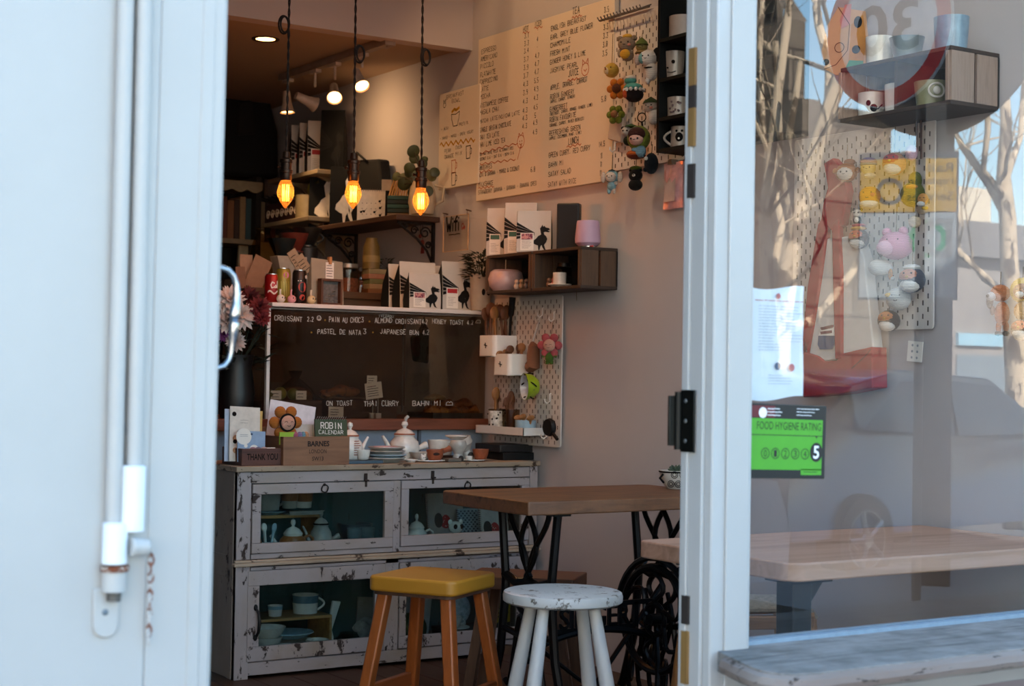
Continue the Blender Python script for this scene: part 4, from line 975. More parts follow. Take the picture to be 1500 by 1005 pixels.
bk = MB().bx(-.06, .06, -.04, .04, 0, .017).obj('wooden_block', walnut, None, bevel=.002); bk.location = top(645, .2); tag(bk, 'dark wooden block under the wide cream bowl', 'block')
def ladle_bowl(label, loc, r, h):
    t = thing('handled_bowl', label, 'bowl', loc)
    MB().lathe([(0, 0), (r*.7, 0), (r*.95, h*.4), (r, h), (r*.92, h), (r*.85, h*.4), (0, .008)], n=26).obj('bowl_body', terra, t)
    MB().tube([(r*.9, 0, h*.8), (r*1.4, 0, h*.9), (r*2.0, .0, h*1.05)], [.011, .009, .013], 9).obj('handle', terra, t)
    MB().sph((-.01, -r*.9, h*.6), (.016, .004, .006)).obj('drip_hole', M('2b140c', .8), t); return t
ladle_bowl('terracotta handled bowl in front of the wide cream bowl', (*top(637, .07)[:2], ZT+.006), .034, .042)
# footed goblets
def goblet(label, loc, h, r, ry=0, rz=0, rx=0):
    t = thing('footed_cup', label, 'cup', loc); t.rotation_euler = (rx, ry, rz)
    MB().lathe([(0, 0), (r*.62, 0), (r*.66, .01), (r*.5, h*.35), (r*.62, h*.45), (r*1.0, h*.7), (r*.95, h*.9), (r*.8, h), (r*.74, h), (r*.85, h*.72), (0, h*.5)], n=26).obj('cup_body', grey_glaze, t)
    MB().sph((0, -r*.66, .01), (r*.36, r*.16, .014)).obj('foot_notch', M('2a2420', .8), t); return t
goblet('beige footed cup standing upright among the bowls', top(671, .07), .084, .034)
goblet('beige footed cup tilted against the upright one', (top(688, .1)[0], CY+.11, ZT+.012), .084, .038, rad(-24))
o = plate('plate', 'cream dish balanced across the two footed cups', (top(672, .15)[0], CY+.16, ZT+.083), .052, white_glaze, .012)
cup('tea_bowl', 'terracotta round bowl at the right of the crockery on the cabinet', 'bowl', (*top(704, .06)[:2], ZT+.007), .0335, .04, terra, .7)
plate('plate', 'flat white plate under the little figurine and the terracotta handled bowl', top(630, .07), .05, white_glaze, .005, sx=1.3)
plate('plate', 'flat white plate under the small white dome cup', top(692, .06), .05, white_glaze, .005)
f = thing('figurine', 'tiny white animal head figurine in front of the handled bowl', 'figurine', (*top(620, .05)[:2], ZT+.006)); MB().sph((0, 0, .011), (.012, .01, .012)).obj('head', white_glaze, f)
for s in (-1, 1): MB().sph((s*.007, 0, .021), (.004, .003, .006)).obj('ear', white_glaze, f)
MB().sph((-.003, -.0095, .012), .002, n=8).sph((.004, -.0095, .012), .002, n=8).obj('eye', ink, f)
cup('egg_cup', 'small white dome cup between footed cup and terracotta bowl', 'cup', (*top(687, .035)[:2], ZT+.005), .014, .017, white_glaze, .9)
o = MB().bx(-.03, .03, -.025, .025, 0, .015).obj('slate_block', M('5d574e', .7), None, bevel=.003); o.location = top(662, .035); tag(o, 'small grey brown block in front of the upright footed cup', 'block')
# dark tray at the right end
t = thing('serving_tray', 'black lacquer tray stack at the right end of the cabinet top', 'tray', top(748, .17))
MB().bx(-.1, .1, -.1, .1, 0, .03).obj('lower_tray', black, t, bevel=.003); MB().bx(-.11, .09, -.09, .1, .031, .062).obj('upper_tray', M('151312', .5), t, bevel=.003)

# ------------------------------------------------------------------ counter and pastry case behind
KY = 5.752; ZC = .9185
ct = thing('counter', 'service counter with a thick reddish wooden worktop and pale panelled front', 'counter', (1.2, KY, 0))
ctm = wood('4a2412', '74402a', 'x', .8, .45, '5c3119')
MB().bx(0, XW-.003-1.2, 0, .65, ZC-.046, ZC).obj('worktop', ctm, ct, bevel=.003)
MB().bx(0, XW-.006-1.2, .06, .64, 0, ZC-.046).obj('front_panel', M('93a3b3', .6, var=.03), ct)
MB().bx(2.1, 2.112, .045, .06, 0, ZC-.046).bx(.9, .912, .045, .06, 0, ZC-.046).obj('panel_batten', M('5d6670', .6), ct)
GY = 5.765
dc = thing('pastry_case', 'glass pastry display case with white top board and handwritten prices', 'display case', (2.6, GY, ZC))
DX = 2.6; xr_ = 3.6-DX; hz_ = 1.372-ZC
def dx(px, py): q = ony(px, py, GY); return q.x-DX, q.z-ZC
al = M('c2bcb6', .45, .1)
MB().bx(-.006, .008, -.006, .012, 0, hz_-.022).obj('corner_post', al, dc, bevel=.001)
MB().bx(-.006, .008, .36, .378, 0, hz_-.02).obj('corner_post', al, dc, bevel=.001)
MB().bx(.0, xr_, -.035, .4, hz_-.016, hz_).obj('top_board', M('cfc8c2', .4, var=.02), dc, bevel=.002)
cg = glass('ded9d2', 1.45, 0, 'case_glass')
MB().bx(.008, xr_, .0, .005, 0, hz_-.02).obj('front_glass', cg, dc)
MB().bx(-.004, .0, .012, .36, 0, hz_-.02).obj('side_glass', cg, dc)
MB().bx(.008, xr_, -.001, .006, hz_-.024, hz_-.019).obj('glass_edge', M('8a8078', .3), dc)
x_, z_ = dx(648, 560); MB().tube([(x_, .34, .02), (x_, .34, hz_-.03)], .004, 6).obj('rear_post', M('5a5048', .4, .5), dc)
b = MB(); chalk = M('cfc8bd', .9)
for s_, x0, y0, x1, hh in (('CROISSANT', 402, 469.5, 441, 7), ('2.2', 450, 470.5, 459, 6.5), ('PAIN AU CHOC', 482, 471.5, 526, 7), ('3', 529, 472, 533, 6.5), ('ALMOND CROISSANT', 549, 472.5, 614, 7), ('(VEGAN)', 554, 464.5, 577, 4.5), ('4.2', 618, 474, 626, 6.5), ('HONEY TOAST', 633, 474, 677, 6.5), ('4.2', 684, 475.5, 693, 6),
        ('PASTEL DE NATA', 465, 488.5, 526, 6.5), ('3', 532, 489, 537, 6.5), ('JAPANESE BUN', 557, 489, 611, 6.5), ('4.2', 619, 490, 628, 6.5), ('ON TOAST', 478, 594, 515, 6.5), ('THAI CURRY', 533, 594.5, 582, 7), ('BAHN MI', 604, 594, 646, 7)):
    u0, v0 = dx(x0, y0); u1, v1 = dx(x1, y0); letter(b, s_, u0, v0, hh*mpp((3, GY, 1.2)), (u1-u0)*1.06, .105, -.0016, 0, .1)
u, v = dx(467, 466); b.disc(u, v, .01, -.0016, 0, 16, .008)
b.ink([(u-.005, v-.002), (u, v-.006), (u+.005, v-.002)], .0018, -.0016); b.ink([(u-.004, v+.004), (u-.004, v+.002)], .002, -.0016); b.ink([(u+.004, v+.004), (u+.004, v+.002)], .002, -.0016)
u, v = dx(700, 471); b.ink([(u-.012, v-.004), (u-.004, v+.006), (u+.01, v+.006), (u+.012, v-.006), (u-.012, v-.006)], .0016, -.0016)
u, v = dx(658, 591); b.ink([(u-.016, v-.007), (u-.014, v+.003), (u-.006, v+.008), (u, v+.003), (u+.007, v+.008), (u+.015, v+.002), (u+.016, v-.007), (u-.016, v-.007)], .0016, -.0016)
b.obj('chalk_lettering', chalk, dc)
b = MB()
for px, py in ((456, 487), (476, 469), (546, 487), (541, 471)): u, v = dx(px, py); b.disc(u, v, .004, -.0014, 0, 8)
b.obj('yellow_dots', M('8a6420', .9), dc)
# inside the case
def inc(px, dy, z=0): q = ony(px, 600, GY+dy); return (q.x, q.y, ZC+z)
trm = M('6b6b68', .35, .7)
def tray(label, loc, w, d):
    o = MB().bx(-w/2, w/2, -d/2, d/2, 0, .004).bx(-w/2, w/2, -d/2, -d/2+.004, .004, .022).bx(-w/2, w/2, d/2-.004, d/2, .004, .022).bx(-w/2, -w/2+.004, -d/2, d/2, .004, .022).bx(w/2-.004, w/2, -d/2, d/2, .004, .022).obj('baking_tray', trm, None, bevel=.001)
    o.location = loc; return tag(o, label, 'tray')
crust = peel('7a4a22', '3a1d0c', .45, 40, .6, (1, 1, 1), '94622f', .8); crust2 = peel('94632f', '512a12', .42, 30, .6, (1, 1, 1), 'a8783c', .8)
def loaf(label, loc, r, mat, rz=0, cat='pastry', name='pastry', seed=0, lump=.12):
    rg = random.Random(seed); a = [rg.uniform(0, 6) for _ in range(4)]
    b = MB().sph((0, 0, r[2]*.8), r, n=22)
    b.v = [(x*(1+lump*math.sin(a[0]+z*70+y*40)), y*(1+lump*math.sin(a[1]+x*60)), max(0, z*(1+lump*math.sin(a[2]+x*75)+lump*.7*math.cos(a[3]+y*90)))) for x, y, z in b.v]
    o = b.obj(name, mat); o.location = loc; o.rotation_euler = (0, 0, rz); return tag(o, label, cat)
tray('grey metal tray of flat breads at the right end of the pastry case', inc(660, .16), .3, .22)
q = inc(660, .16, .006)
for i, (dx_, dy_, dz_, n_) in enumerate(((-.09, -.05, 0, 'front left'), (.0, -.06, 0, 'front middle'), (.09, -.05, 0, 'front right'), (-.07, .04, .0, 'back left'), (.04, .05, 0, 'back right'), (-.04, -.01, .028, 'top left'), (.05, .0, .028, 'top right'))):
    loaf(f'{n_} flaky brown pastry heaped on the grey tray in the case', (q[0]+dx_, q[1]+dy_, q[2]+dz_), (.056, .036, .024), crust2 if i in (0, 2) else crust, .4*i, seed=i, lump=.16, name='flaky_pastry')
o = loaf('clear wrapped bread lying on top of the heaped pastries', (inc(637, .2)[0], GY+.2, ZC+.068), (.05, .035, .018), M('8d7a5e', .3), 0, 'bread', 'wrapped_bread', 8)
tb = MB().bx(-.16, .16, -.1, .1, 0, .075).obj('wooden_box', walnut, None, bevel=.002); tb.location = inc(515, .2); tag(tb, 'dark wooden stand in the middle of the pastry case', 'stand')
o = MB().add([(-.09, -.05, .004), (.1, -.06, .0), (.11, .05, .004), (-.08, .06, .02)], [(0, 1, 2, 3)]).obj('baking_paper', M('8e7c68', .8)); o.location = inc(502, .16, .079); tag(o, 'sheet of baking paper under the sliced loaf in the case', 'paper')
loaf('brown sliced loaf lying on baking paper in the pastry case', inc(502, .17, .088), (.075, .034, .026), crust, .1, 'bread', 'bread_loaf', 3, .1)
loaf('small dark roll beside the sliced loaf on the wooden stand', inc(478, .18, .077), (.035, .03, .022), crust, .3, 'bread', 'bread_roll', 5, .1)
t = thing('bagged_bread', 'clear bag of bread twisted shut at the left of the pastry case', 'bread bag', inc(432, .2, .075)); t.location.z = ZC+.03
MB().lathe([(0, 0), (.085, 0), (.095, .04), (.07, .085), (.035, .115), (.016, .13), (.03, .16), (.01, .15), (0, .14)], n=18).obj('bag', glass('cdbfae', 1.5, .1, 'cellophane'), t)
MB().sph((0, 0, .05), (.075, .06, .045)).obj('bread', M('8e6e50', .8, var=.3), t)
for i, (px, dy, c, r, n_) in enumerate(((394, .07, '5d5a22', .022, 'olive green'), (410, .1, '77702a', .026, 'yellow green'), (429, .08, '6b6a22', .024, 'darker green'))):
    o = MB().sph((0, 0, r), r, n=16).obj('apple', M(c, .4)); o.location = inc(px, dy, .03); tag(o, f'{n_} apple at the left corner of the pastry case', 'apple')
def pricecard(label, loc, w, h, rz=0, ry=0, stick=0, n=4, red=True):
    t = thing('price_card', label, 'price card', loc, rz)
    z0 = stick; T_ = Euler((0, ry, 0)).to_matrix().to_4x4()
    o = MB().bx(-w/2, w/2, 0, .0015, z0, z0+h, T=T_).obj('card', paper, t)
    b = MB(); scribble(b, -w*.38, z0+h*.12, w*.66, h*.72, n, -.0008, 0, .0022, int(px_seed(label)), .9); b.v = [tuple(T_ @ Vector(v)) for v in b.v]; b.obj('handwriting', ink, t)
    if red:
        b = MB().ink([(-w*.2, z0+h*.78), (w*.05, z0+h*.78)], .0015, -.0009); b.v = [tuple(T_ @ Vector(v)) for v in b.v]; b.obj('red_underline', M('a03a3a', .8), t)
    if stick:
        MB().tube([(.006, .003, .0), (.006, .003, stick+.01)], .0018, 6).obj('stick', M('9a9488', .5), t); MB().bx(-.006, .018, -.004, .01, 0, .022).obj('base', M('b9b2a8', .5), t)
    return t
def px_seed(s): return sum(ord(c) for c in s)
q = ony(552, 610, GY+.03)
pricecard('tilted white price card on a stick standing in the pastry case', (q.x, GY+.03, ZC+.0), .077, .066, 0, rad(-8), .082, 5)
pricecard('smaller white card right behind the tilted price card', (ony(545, 560, GY+.06).x, GY+.06, ZC), .046, .04, 0, 0, .135, 3, False)
pricecard('low white price card at the front edge of the pastry case', (ony(492, 610, GY+.02).x, GY+.02, ZC+.006), .066, .042, 0, rad(1), 0, 3, False)
for i, (px, lb) in enumerate(((404, 'white folded card among the green apples, left one'), (441, 'white folded card right of the green apples'))):
    q = inc(px, .05, .06); pricecard(lb, (q[0], q[1], ZC+.075), .045, .035, 0, 0, 0, 2, False)
o = MB().bx(-.13, .13, -.05, .05, 0, .07).obj('wooden_box', walnut, None, bevel=.002); o.location = inc(420, .09); o.location.z = ZC+.002; tag(o, 'dark wooden box with apples and folded cards on it in the case', 'box')
for o in C.objects:
    if o.get('category') == 'apple': o.location.z = ZC+.072
# dark apron hanging behind the case, key bunch
rb = thing('apron', 'dark red apron hanging in the shadow behind the pastry case', 'apron', (ony(420, 500, 6.35).x, 6.35, ZC+.1))
MB().prism([(-.1, 0), (.1, 0), (.085, .2), (.05, .36), (-.03, .37), (-.08, .2)], -.012, .012).obj('cloth', M('4a1216', .9, var=.3, scale=8), rb, bevel=.008)
MB().tube([(-.03, 0, .36), (0, 0, .42), (.05, 0, .36)], .004, 6).obj('neck_strap', M('3a1014', .9), rb)
k = thing('oven_glove', 'black oven glove hanging behind the pastry case glass', 'oven glove', (ony(617, 505, 6.3).x, 6.3, 1.24))
MB().prism([(-.04, -.08), (.045, -.09), (.06, .0), (.04, .06), (.01, .1), (-.02, .05), (-.055, .03), (-.05, -.02)], -.015, .015).obj('glove', M('141210', .9), k, bevel=.01)
MB().tube([(.01, 0, .1), (.012, 0, .13), (.015, 0, .1)], .003, 6).obj('loop', M('141210', .9), k)
# ------------------------------------------------------------------ on top of the pastry case (z = 1.373)
ZD = 1.3735
def ond(px, dy, z=0): q = ony(px, 455, GY+dy); return (q.x, q.y, ZD+z)
GRIFFIN = [(.62, .0), (.66, .02), (.68, .14), (.72, .2), (.74, .12), (.8, .02), (.9, -.0), (.84, .05), (.8, .2), (.86, .3), (.9, .42), (.86, .52), (.8, .58), (.78, .66), (.84, .68), (.94, .66), (.98, .7), (.9, .72), (.98, .76), (.94, .82), (.84, .84), (.8, .9), (.76, .86), (.74, .94), (.7, .86), (.66, .8), (.68, .68), (.7, .58), (.6, .52), (.55, .44), (.46, .36), (.44, .26), (.54, .2), (.6, .18)]
def coffee_bag(label, loc, w, h, rz=0, patch='b0332c', style='white', d=.07, lean=0, grp=None, patch_print=False):
    t = thing('coffee_bag', label, 'coffee bag', loc, rz, grp); t.rotation_euler = (lean, 0, rz)
    front = M('beb6ab', .5, var=.03) if style == 'white' else M('080808', .7, var=.05, spec=.2)
    gus = M('090909', .65, spec=.25)
    b = MB(); vs = []; rows = ((0, d, 1), (.25, d*1.05, 1.01), (.6, d*.8, 1.0), (.88, d*.22, .985), (.93, .006, .985), (1, .005, .98))
    for z, dd, k in rows: vs += [(-w/2*k, -dd/2+d/2*0, z*h), (w/2*k, -dd/2, z*h), (w/2*k, dd/2, z*h), (-w/2*k, dd/2, z*h)]
    # keep the front face upright: shift each row so its front stays on one plane
    vs = [(x, y+(rows[i//4][1]/2-d/2)*.55, z) for i, (x, y, z) in enumerate(vs)]
    fs = []; ms = []
    for r in range(len(rows)-1):
        a = r*4
        for k in range(4): fs.append((a+k, a+(k+1) % 4, a+4+(k+1) % 4, a+4+k)); ms.append(0 if k in (0, 2) else 1)
    fs += [(3, 2, 1, 0), (20, 21, 22, 23)]; ms += [0, 0]
    b.v = vs; b.f = [list(f) for f in fs]; b.m = ms
    b.obj('bag_body', [front, gus], t, bevel=.003, seg=2)
    def fy(z):          # front plane height-dependent depth
        z = z/h
        for (z0, d0, k0), (z1, d1, k1) in zip(rows, rows[1:]):
            if z <= z1: q = (z-z0)/(z1-z0); dd = d0+(d1-d0)*q; return -dd/2+(dd/2-d/2)*.55-.0012
        return -d/2
    em = MB(); mk = gus if style == 'white' else M('d5cfc5', .6)
    gp = [(-w/2+w*(.08+.9*x), h*(.04+.66*z)) for x, z in GRIFFIN] if style == 'white' else [(-w/2+w*(-.42+1.35*x), h*(.03+.9*z)) for x, z in GRIFFIN]
    em.v = [(x, min(fy(z), fy(z*.98)), z) for x, z in gp]; em.f = [list(range(len(gp)))]; em.m = [0]
    # wing feathers fanning to the left edge
    for i in range(5 if style == 'white' else 0):
        z0 = .72-.085*i; z1 = z0-.072
        quad = [(-w/2+.001, h*z0), (-w/2+w*.52, h*(.47-.014*i)), (-w/2+w*.52, h*(.458-.014*i)), (-w/2+.001, h*z1)]
        n0 = len(em.v); em.v += [(x, fy(z)-.0004, z) for x, z in quad]; em.f.append([n0, n0+1, n0+2, n0+3]); em.m.append(0)
    em.obj('griffin_emblem', mk, t, flatn=True)
    if patch:
        lb = MB(); x0, x1 = -w/2+w*.12, -w/2+w*.5
        pts = [(x0, .04*h), (x1, .04*h), (x1, .46*h), (x0, .46*h)]
        lb.v = [(x, fy(z)-.0016, z) for x, z in pts]; lb.f = [[0, 1, 2, 3]]; lb.m = [0]; pl = lb.obj('label', paper, t, flatn=True)
        s = MB(); pts = [(x0+.004, .35*h), (x1-.004, .35*h), (x1-.004, .44*h), (x0+.004, .44*h)]
        if patch_print: pts = [(x0+.004, .3*h), (x1-.004, .3*h), (x1-.004, .44*h), (x0+.004, .44*h)]
        s.v = [(x, fy(z)-.0022, z) for x, z in pts]; s.f = [[0, 1, 2, 3]]; s.m = [0]
        s.obj('label_strip', M(patch, .6, var=.1) if not patch_print else peel('c98a86', '6a2a48', .5, 90, .6), pl, flatn=True)
        s = MB(); scribble(s, x0+.006, .08*h, (x1-x0)*.75, .2*h, 6, 0, 0, .0012, px_seed(label)); s.v = [(x, fy(z)-.0022, z) for x, y, z in s.v]; s.obj('label_text', M('6a625c', .8), pl, flatn=True)
    return t
def bagw(px0, px1, py0, py1, dy): a = ony(px0, py1, GY+dy); b_ = ony(px1, py1, GY+dy); c = ony(px0, py0, GY+dy); return b_.x-a.x, c.z-a.z
w_, h_ = bagw(596, 642, 400, 454, .06)
coffee_bag('small white coffee bag with pink patterned label at the front of the case top', ond(618, .05), w_, h_-.004, 0, 'b06a70', patch_print=True, d=.055)
w_, h_ = bagw(645, 689, 382, 455, .1)
coffee_bag('tall white coffee bag with red-topped label at the right end of the case top', ond(664, .09), w_, h_-.004, 0, 'a8252a')
w_, h_ = bagw(580, 634, 382, 452, .17)
coffee_bag('tall white coffee bag standing behind the small one with the pink label', ond(607, .16), w_, h_, 0, 'a8252a')
coffee_bag('tall white coffee bag hidden between the two big ones, only its edge showing', ond(640, .21), w_, h_*.97, 0, None)
coffee_bag('white coffee bag at the far left of the row with its black side showing', ond(588, .25), w_*.9, h_*.97, 0, 'a8252a')
# planter pot with dark plant, at the right end
p = onx(707, 447, 3.5); pot = thing('potted_plant', 'dark leafy plant in a beige pot with a small print beside the coffee bags', 'potted plant', (3.562, 5.752, ZD))
zz = ony(707, 402, 5.752).z-ZD; r_ = .046
MB().lathe([(0, 0), (r_*.85, 0), (r_, zz*.95), (r_*1.06, zz*.96), (r_*1.06, zz), (r_*.95, zz), (r_*.9, zz*.85), (0, zz*.84)], n=26).obj('pot', M('a39888', .6, var=.06), pot)
MB().sph((-.012, -r_*.95, zz*.5), (.009, .003, .014)).sph((.012, -r_*.95, zz*.5), (.009, .003, .014)).obj('paw_print', ink, pot)
def leafy(mb, n, R_, H_, ls, seed, base=(0, 0, 0), m=0, droop=.3, width=.4):
    rg = random.Random(seed)
    for i in range(n):
        a = rg.uniform(0, 6.28); rr_ = R_*math.sqrt(rg.random()); z = H_*rg.random()
        c = Vector((base[0]+rr_*math.cos(a), base[1]+rr_*math.sin(a), base[2]+z))
        d = Vector((math.cos(a), math.sin(a), rg.uniform(-droop, .7))).normalized(); u = d.cross(Vector((0, 0, 1))).normalized(); up = u.cross(d)
        L = ls*rg.uniform(.7, 1.2); w = L*width
        mb.add([c, c+d*L*.4+u*w*.5+up*.1*L, c+d*L, c+d*L*.4-u*w*.5+up*.1*L, c+d*L*.45+up*.02*L], [(0, 1, 4), (1, 2, 4), (2, 3, 4), (3, 0, 4)], m)
b = MB(); leafy(b, 260, .06, .11, .042, 4, (0, 0, zz*.85)); b.obj('leaves', M('1d2417', .7, var=.4, scale=50), pot)
b = MB(); rg = random.Random(2)
for i in range(9): a = rg.uniform(0, 6.3); b.tube([(0, 0, zz*.8), (.04*math.cos(a), .04*math.sin(a), zz*.85+rg.uniform(.06, .13))], .002, 5)
b.obj('stems', M('2a2618', .8), pot)
# cans
def can(label, loc, r, h, mat, extra=None):
    t = thing('drink_can', label, 'can', loc)
    MB().lathe([(0, .003), (r*.78, 0), (r*.82, .002), (r, .009), (r, h-.012), (r*.84, h-.002), (r*.86, h)], n=30).obj('can_body', mat, t)
    MB().lathe([(0, h-.004), (r*.8, h-.004), (r*.84, h), (r*.87, h), (r*.87, h-.003)], n=30).obj('lid', silver, t)
    if extra: extra(t, r, h)
    return t
def wrap(t, r, h, mb, mat, name):
    mb.v = [((r+.0006-y*.4)*math.sin(x/r), -(r+.0006-y*.4)*math.cos(x/r), z) for x, y, z in mb.v]; mb.obj(name, mat, t)
def e1(t, r, h):
    b = MB()
    for k in range(2): b.ink([(-.03+.006*i, h*(.36+.05*math.sin(i*1.1)+.03*k)) for i in range(11)], .003, 0)
    b.ink([(-.004, h*.68), (-.012, h*.72), (-.018, h*.62), (-.014, h*.52), (-.004, h*.55)], .0042, 0)
    b.ink([(-.002, h*.57), (.002, h*.62), (.005, h*.55), (.0, h*.52), (-.002, h*.57)], .0035, 0); b.ink([(.008, h*.75), (.008, h*.52)], .0035, 0)
    b.ink([(.012, h*.57), (.017, h*.62), (.019, h*.53), (.013, h*.53)], .0035, 0); wrap(t, r, h, b, paper, 'script_lettering')
def e2(t, r, h):
    b = MB(); b.disc(0, h*.8, .012, 0, 0, 18); wrap(t, r, h, b, M('b56a8c', .5), 'pink_roundel')
    b = MB()
    for i in range(5): b.ink([(-.02+.01*i, h*.62), (-.016+.01*i, h*.2)], .003, 0)
    wrap(t, r, h, b, M('a9a04a', .5), 'pale_stripes')
def e3(t, r, h):
    b = MB(); b.disc(0, h*.5, .017, 0, 0, 18, sz=1.2); b.disc(0, h*.2, .012, 0); b.ink([(-.03, h*.3), (.03, h*.3)], .006, 0); b.ink([(-.03, h*.1), (.03, h*.1)], .007, 0); wrap(t, r, h, b, M('b03a28', .5), 'red_print')
    b = MB(); b.disc(.018, h*.8, .007, 0); b.ink([(-.018, h*.68), (-.006, h*.68)], .003, 0); wrap(t, r, h, b, paper, 'white_print')
can('red drink can with white script lettering behind the bird figures', ond(398, .12), .03, .118, M('8e1214', .35, .3), e1)
can('tall yellow drink can with pink roundel behind the bird figures', ond(414, .1), .029, .142, M('8a7a2c', .4, .3), e2)
can('tall black and red drink can to the right of the yellow one', ond(438, .1), .029, .138, M('1a1412', .4, .3), e3)
# bird figures
def bird(label, loc, s, c, tailc):
    t = thing('bird_figure', label, 'figurine', loc, rad(20))
    MB().sph((0, 0, s), (s*1.1, s, s), n=18).obj('body', M(c, .5, var=.06), t)
    MB().tube([(0, .2*s, s*1.6), (.02*s, .3*s, s*2.5), (.1*s, .3*s, s*3.3)], [s*.3, s*.24, s*.3], 10).obj('tail', M(tailc, .5), t)
    b = MB()
    for sx in (-.3, .5): b.sph((sx*s, -s*.88, s*1.25), (s*.2, s*.1, s*.24))
    b.obj('dark_patch', M('3a3632', .6), t); MB().lathe([(s*.14, 0), (0, s*.35)], n=8, T=Matrix.Translation((.1*s, -s*.95, s)) @ Matrix.Rotation(rad(90), 4, 'X')).obj('beak', M('b07a3a', .6), t)
    return t
bird('white bird figure with dark eye patches at the front of the case', ond(411, .025), .0165, 'c9c2b8', 'c9c2b8')
bird('pink bird figure with upright tail between the white and cream ones', ond(427, .025), .0165, 'c98a92', 'c98a92')
bird('cream bird figure with upright tail beside the kraft paper bag', ond(456, .025), .017, 'cdb98c', 'c9b9a0')
# kraft bag with peg and label, framed box
t = thing('paper_bag', 'grey beige paper bag with a pegged note on the pastry case', 'paper bag', ond(474, .12), rad(8))
w_, h_ = bagw(453, 504, 378, 447, .12)
MB().add([(-w_/2, -.03, 0), (w_/2, -.03, 0), (w_/2*.98, -.02, h_*.95), (-w_/2*.98, -.02, h_), (-w_/2, .03, 0), (w_/2, .03, 0), (w_/2*.98, -.015, h_*.95), (-w_/2*.98, -.015, h_)],
   [(0, 1, 2, 3), (5, 4, 7, 6), (1, 5, 6, 2), (4, 0, 3, 7), (3, 2, 6, 7), (0, 4, 5, 1)]).obj('bag_body', M('948a78', .85, var=.05), t, bevel=.003)
nb_ = MB().bx(-.012, .028, -.027, -.0255, h_*.55, h_*.92).obj('note', paper, t)
b = MB(); scribble(b, -.008, h_*.6, .032, h_*.28, 5, -.0278, 0, .0022, 3, .9); b.obj('handwriting', ink, nb_)
MB().bx(.002, .014, -.034, -.016, h_*.88, h_*1.04).obj('clothes_peg', M('b07a48', .6), t, bevel=.001)
b = MB(); letter(b, 'W', w_*.32, h_*.3, .016, .02, .16, -.0315); letter(b, 'RS', w_*.28, h_*.06, .016, .028, .16, -.0315); b.obj('red_lettering', M('8a2a22', .8), t)
t = thing('box_frame', 'dark wooden box frame with dried flowers leaning on the paper bag', 'picture frame', ond(486, .045), rad(5))
w_, h_ = bagw(472, 505, 409, 448, .045); fr_ = wood('3a2215', '5e3a24', 'z', 1, .6)
MB().bx(-w_/2, w_/2, 0, .03, 0, .01).bx(-w_/2, w_/2, 0, .03, h_-.01, h_).bx(-w_/2, -w_/2+.01, 0, .03, .01, h_-.01).bx(w_/2-.01, w_/2, 0, .03, .01, h_-.01).obj('frame', fr_, t, bevel=.001)
MB().bx(-w_/2+.01, w_/2-.01, .022, .028, .01, h_-.01).obj('backing', M('5c5a58', .8, var=.4, scale=60), t)
b = MB(); leafy(b, 26, .016, .05, .02, 9, (0, .012, .015)); b.obj('dried_flowers', M('9c9484', .8, var=.4), t)
# behind: letters, note box, jars, book stack
def up(px, py, Y): return ony(px, py, Y)
BK = MB().bx(-.75, .0, 0, .34, -.03, 0).obj('back_shelf', wood('33200f', '5a3a1e', 'x', .8, .6), None, bevel=.002)
q = up(575, 433, 6.45); BK.location = (q.x, 6.3, q.z); tag(BK, 'dark wooden shelf behind the pastry case carrying jars and letters', 'shelf'); ZB = q.z
MB().bx(-.75, 0, .02, .32, -.5, -.03).obj('shelf_support', M('5f4634', .9), BK)
def onb(px, Y): return (up(px, 430, Y).x, Y, ZB)
for i, (px0, px1, py, ry, c, lb) in enumerate(((350, 372, 372, 0, 'a87f66', 'upright pinkish envelope at the left end of the back shelf'), (354, 384, 372, 24, '9c7258', 'tilted brown envelope leaning across the pinkish one'), (345, 362, 390, -3, '8a5f48', 'lower envelope in front at the far left of the back shelf'))):
    Y = 6.36+.03*(2-i); a = up(px0, 430, Y); b_ = up(px1, 430, Y); top_ = up(px0, py, Y)
    card(lb, ((a.x+b_.x)/2, Y, ZB), b_.x-a.x-.01, top_.z-ZB, M(c, .85), -4, ry, .003, 'envelope', 'envelope')
t = thing('note_box', 'pale folded card box with two written tags on the back shelf', 'box', onb(424, 6.4))
w_ = (up(446, 400, 6.4).x-up(400, 400, 6.4).x)/2; h_ = up(424, 376, 6.4).z-ZB
MB().prism([(-w_*.75, 0), (w_, 0), (w_*.9, h_), (-w_, h_), (-w_*.8, h_*.6)], -.03, .05).obj('box_body', M('a89a8a', .85), t, bevel=.002)
for i, (x, r_, n_) in enumerate(((.01, 35, 4), (.045, 38, 4))):
    g = MB().box((0, 0, 0), (.045, .002, .085)).obj('tag', M('b8987c', .8), t); g.location = (x, -.036-.004*i, h_*.92-.02*i); g.rotation_euler = (0, rad(-r_), 0)
    b = MB(); scribble(b, -.018, -.035, .034, .06, n_, -.002, 0, .0028, 4+i, .9); b.obj('handwriting', ink, g)
def jar(label, loc, r, h, cont, lidc='1a1512'):
    t = thing('glass_jar', label, 'jar', loc)
    MB().lathe([(0, 0), (r, 0), (r*1.02, .01), (r*1.02, h*.78), (r*.85, h*.86), (r*.85, h*.9)], n=22).obj('jar_glass', glass('d8d2c8', 1.5, .02, 'jar_glass2'), t)
    MB().lathe([(0, .004), (r*.94, .004), (r*.94, h*.5), (0, h*.54)], n=20).obj('contents', M(cont, .8, var=.5, scale=90), t)
    MB().lathe([(0, h), (r*.9, h), (r*.9, h*.86), (0, h*.86)], n=22).obj('lid', M(lidc, .4, .6), t); return t
jar('glass jar of pinkish sweets behind the paper bag', onb(509, 6.42), .05, .13, '9a5a40', '8a8278')
jar('glass jar of brown sweets standing beside the book stack', onb(527, 6.48), .04, .12, '7a4428')
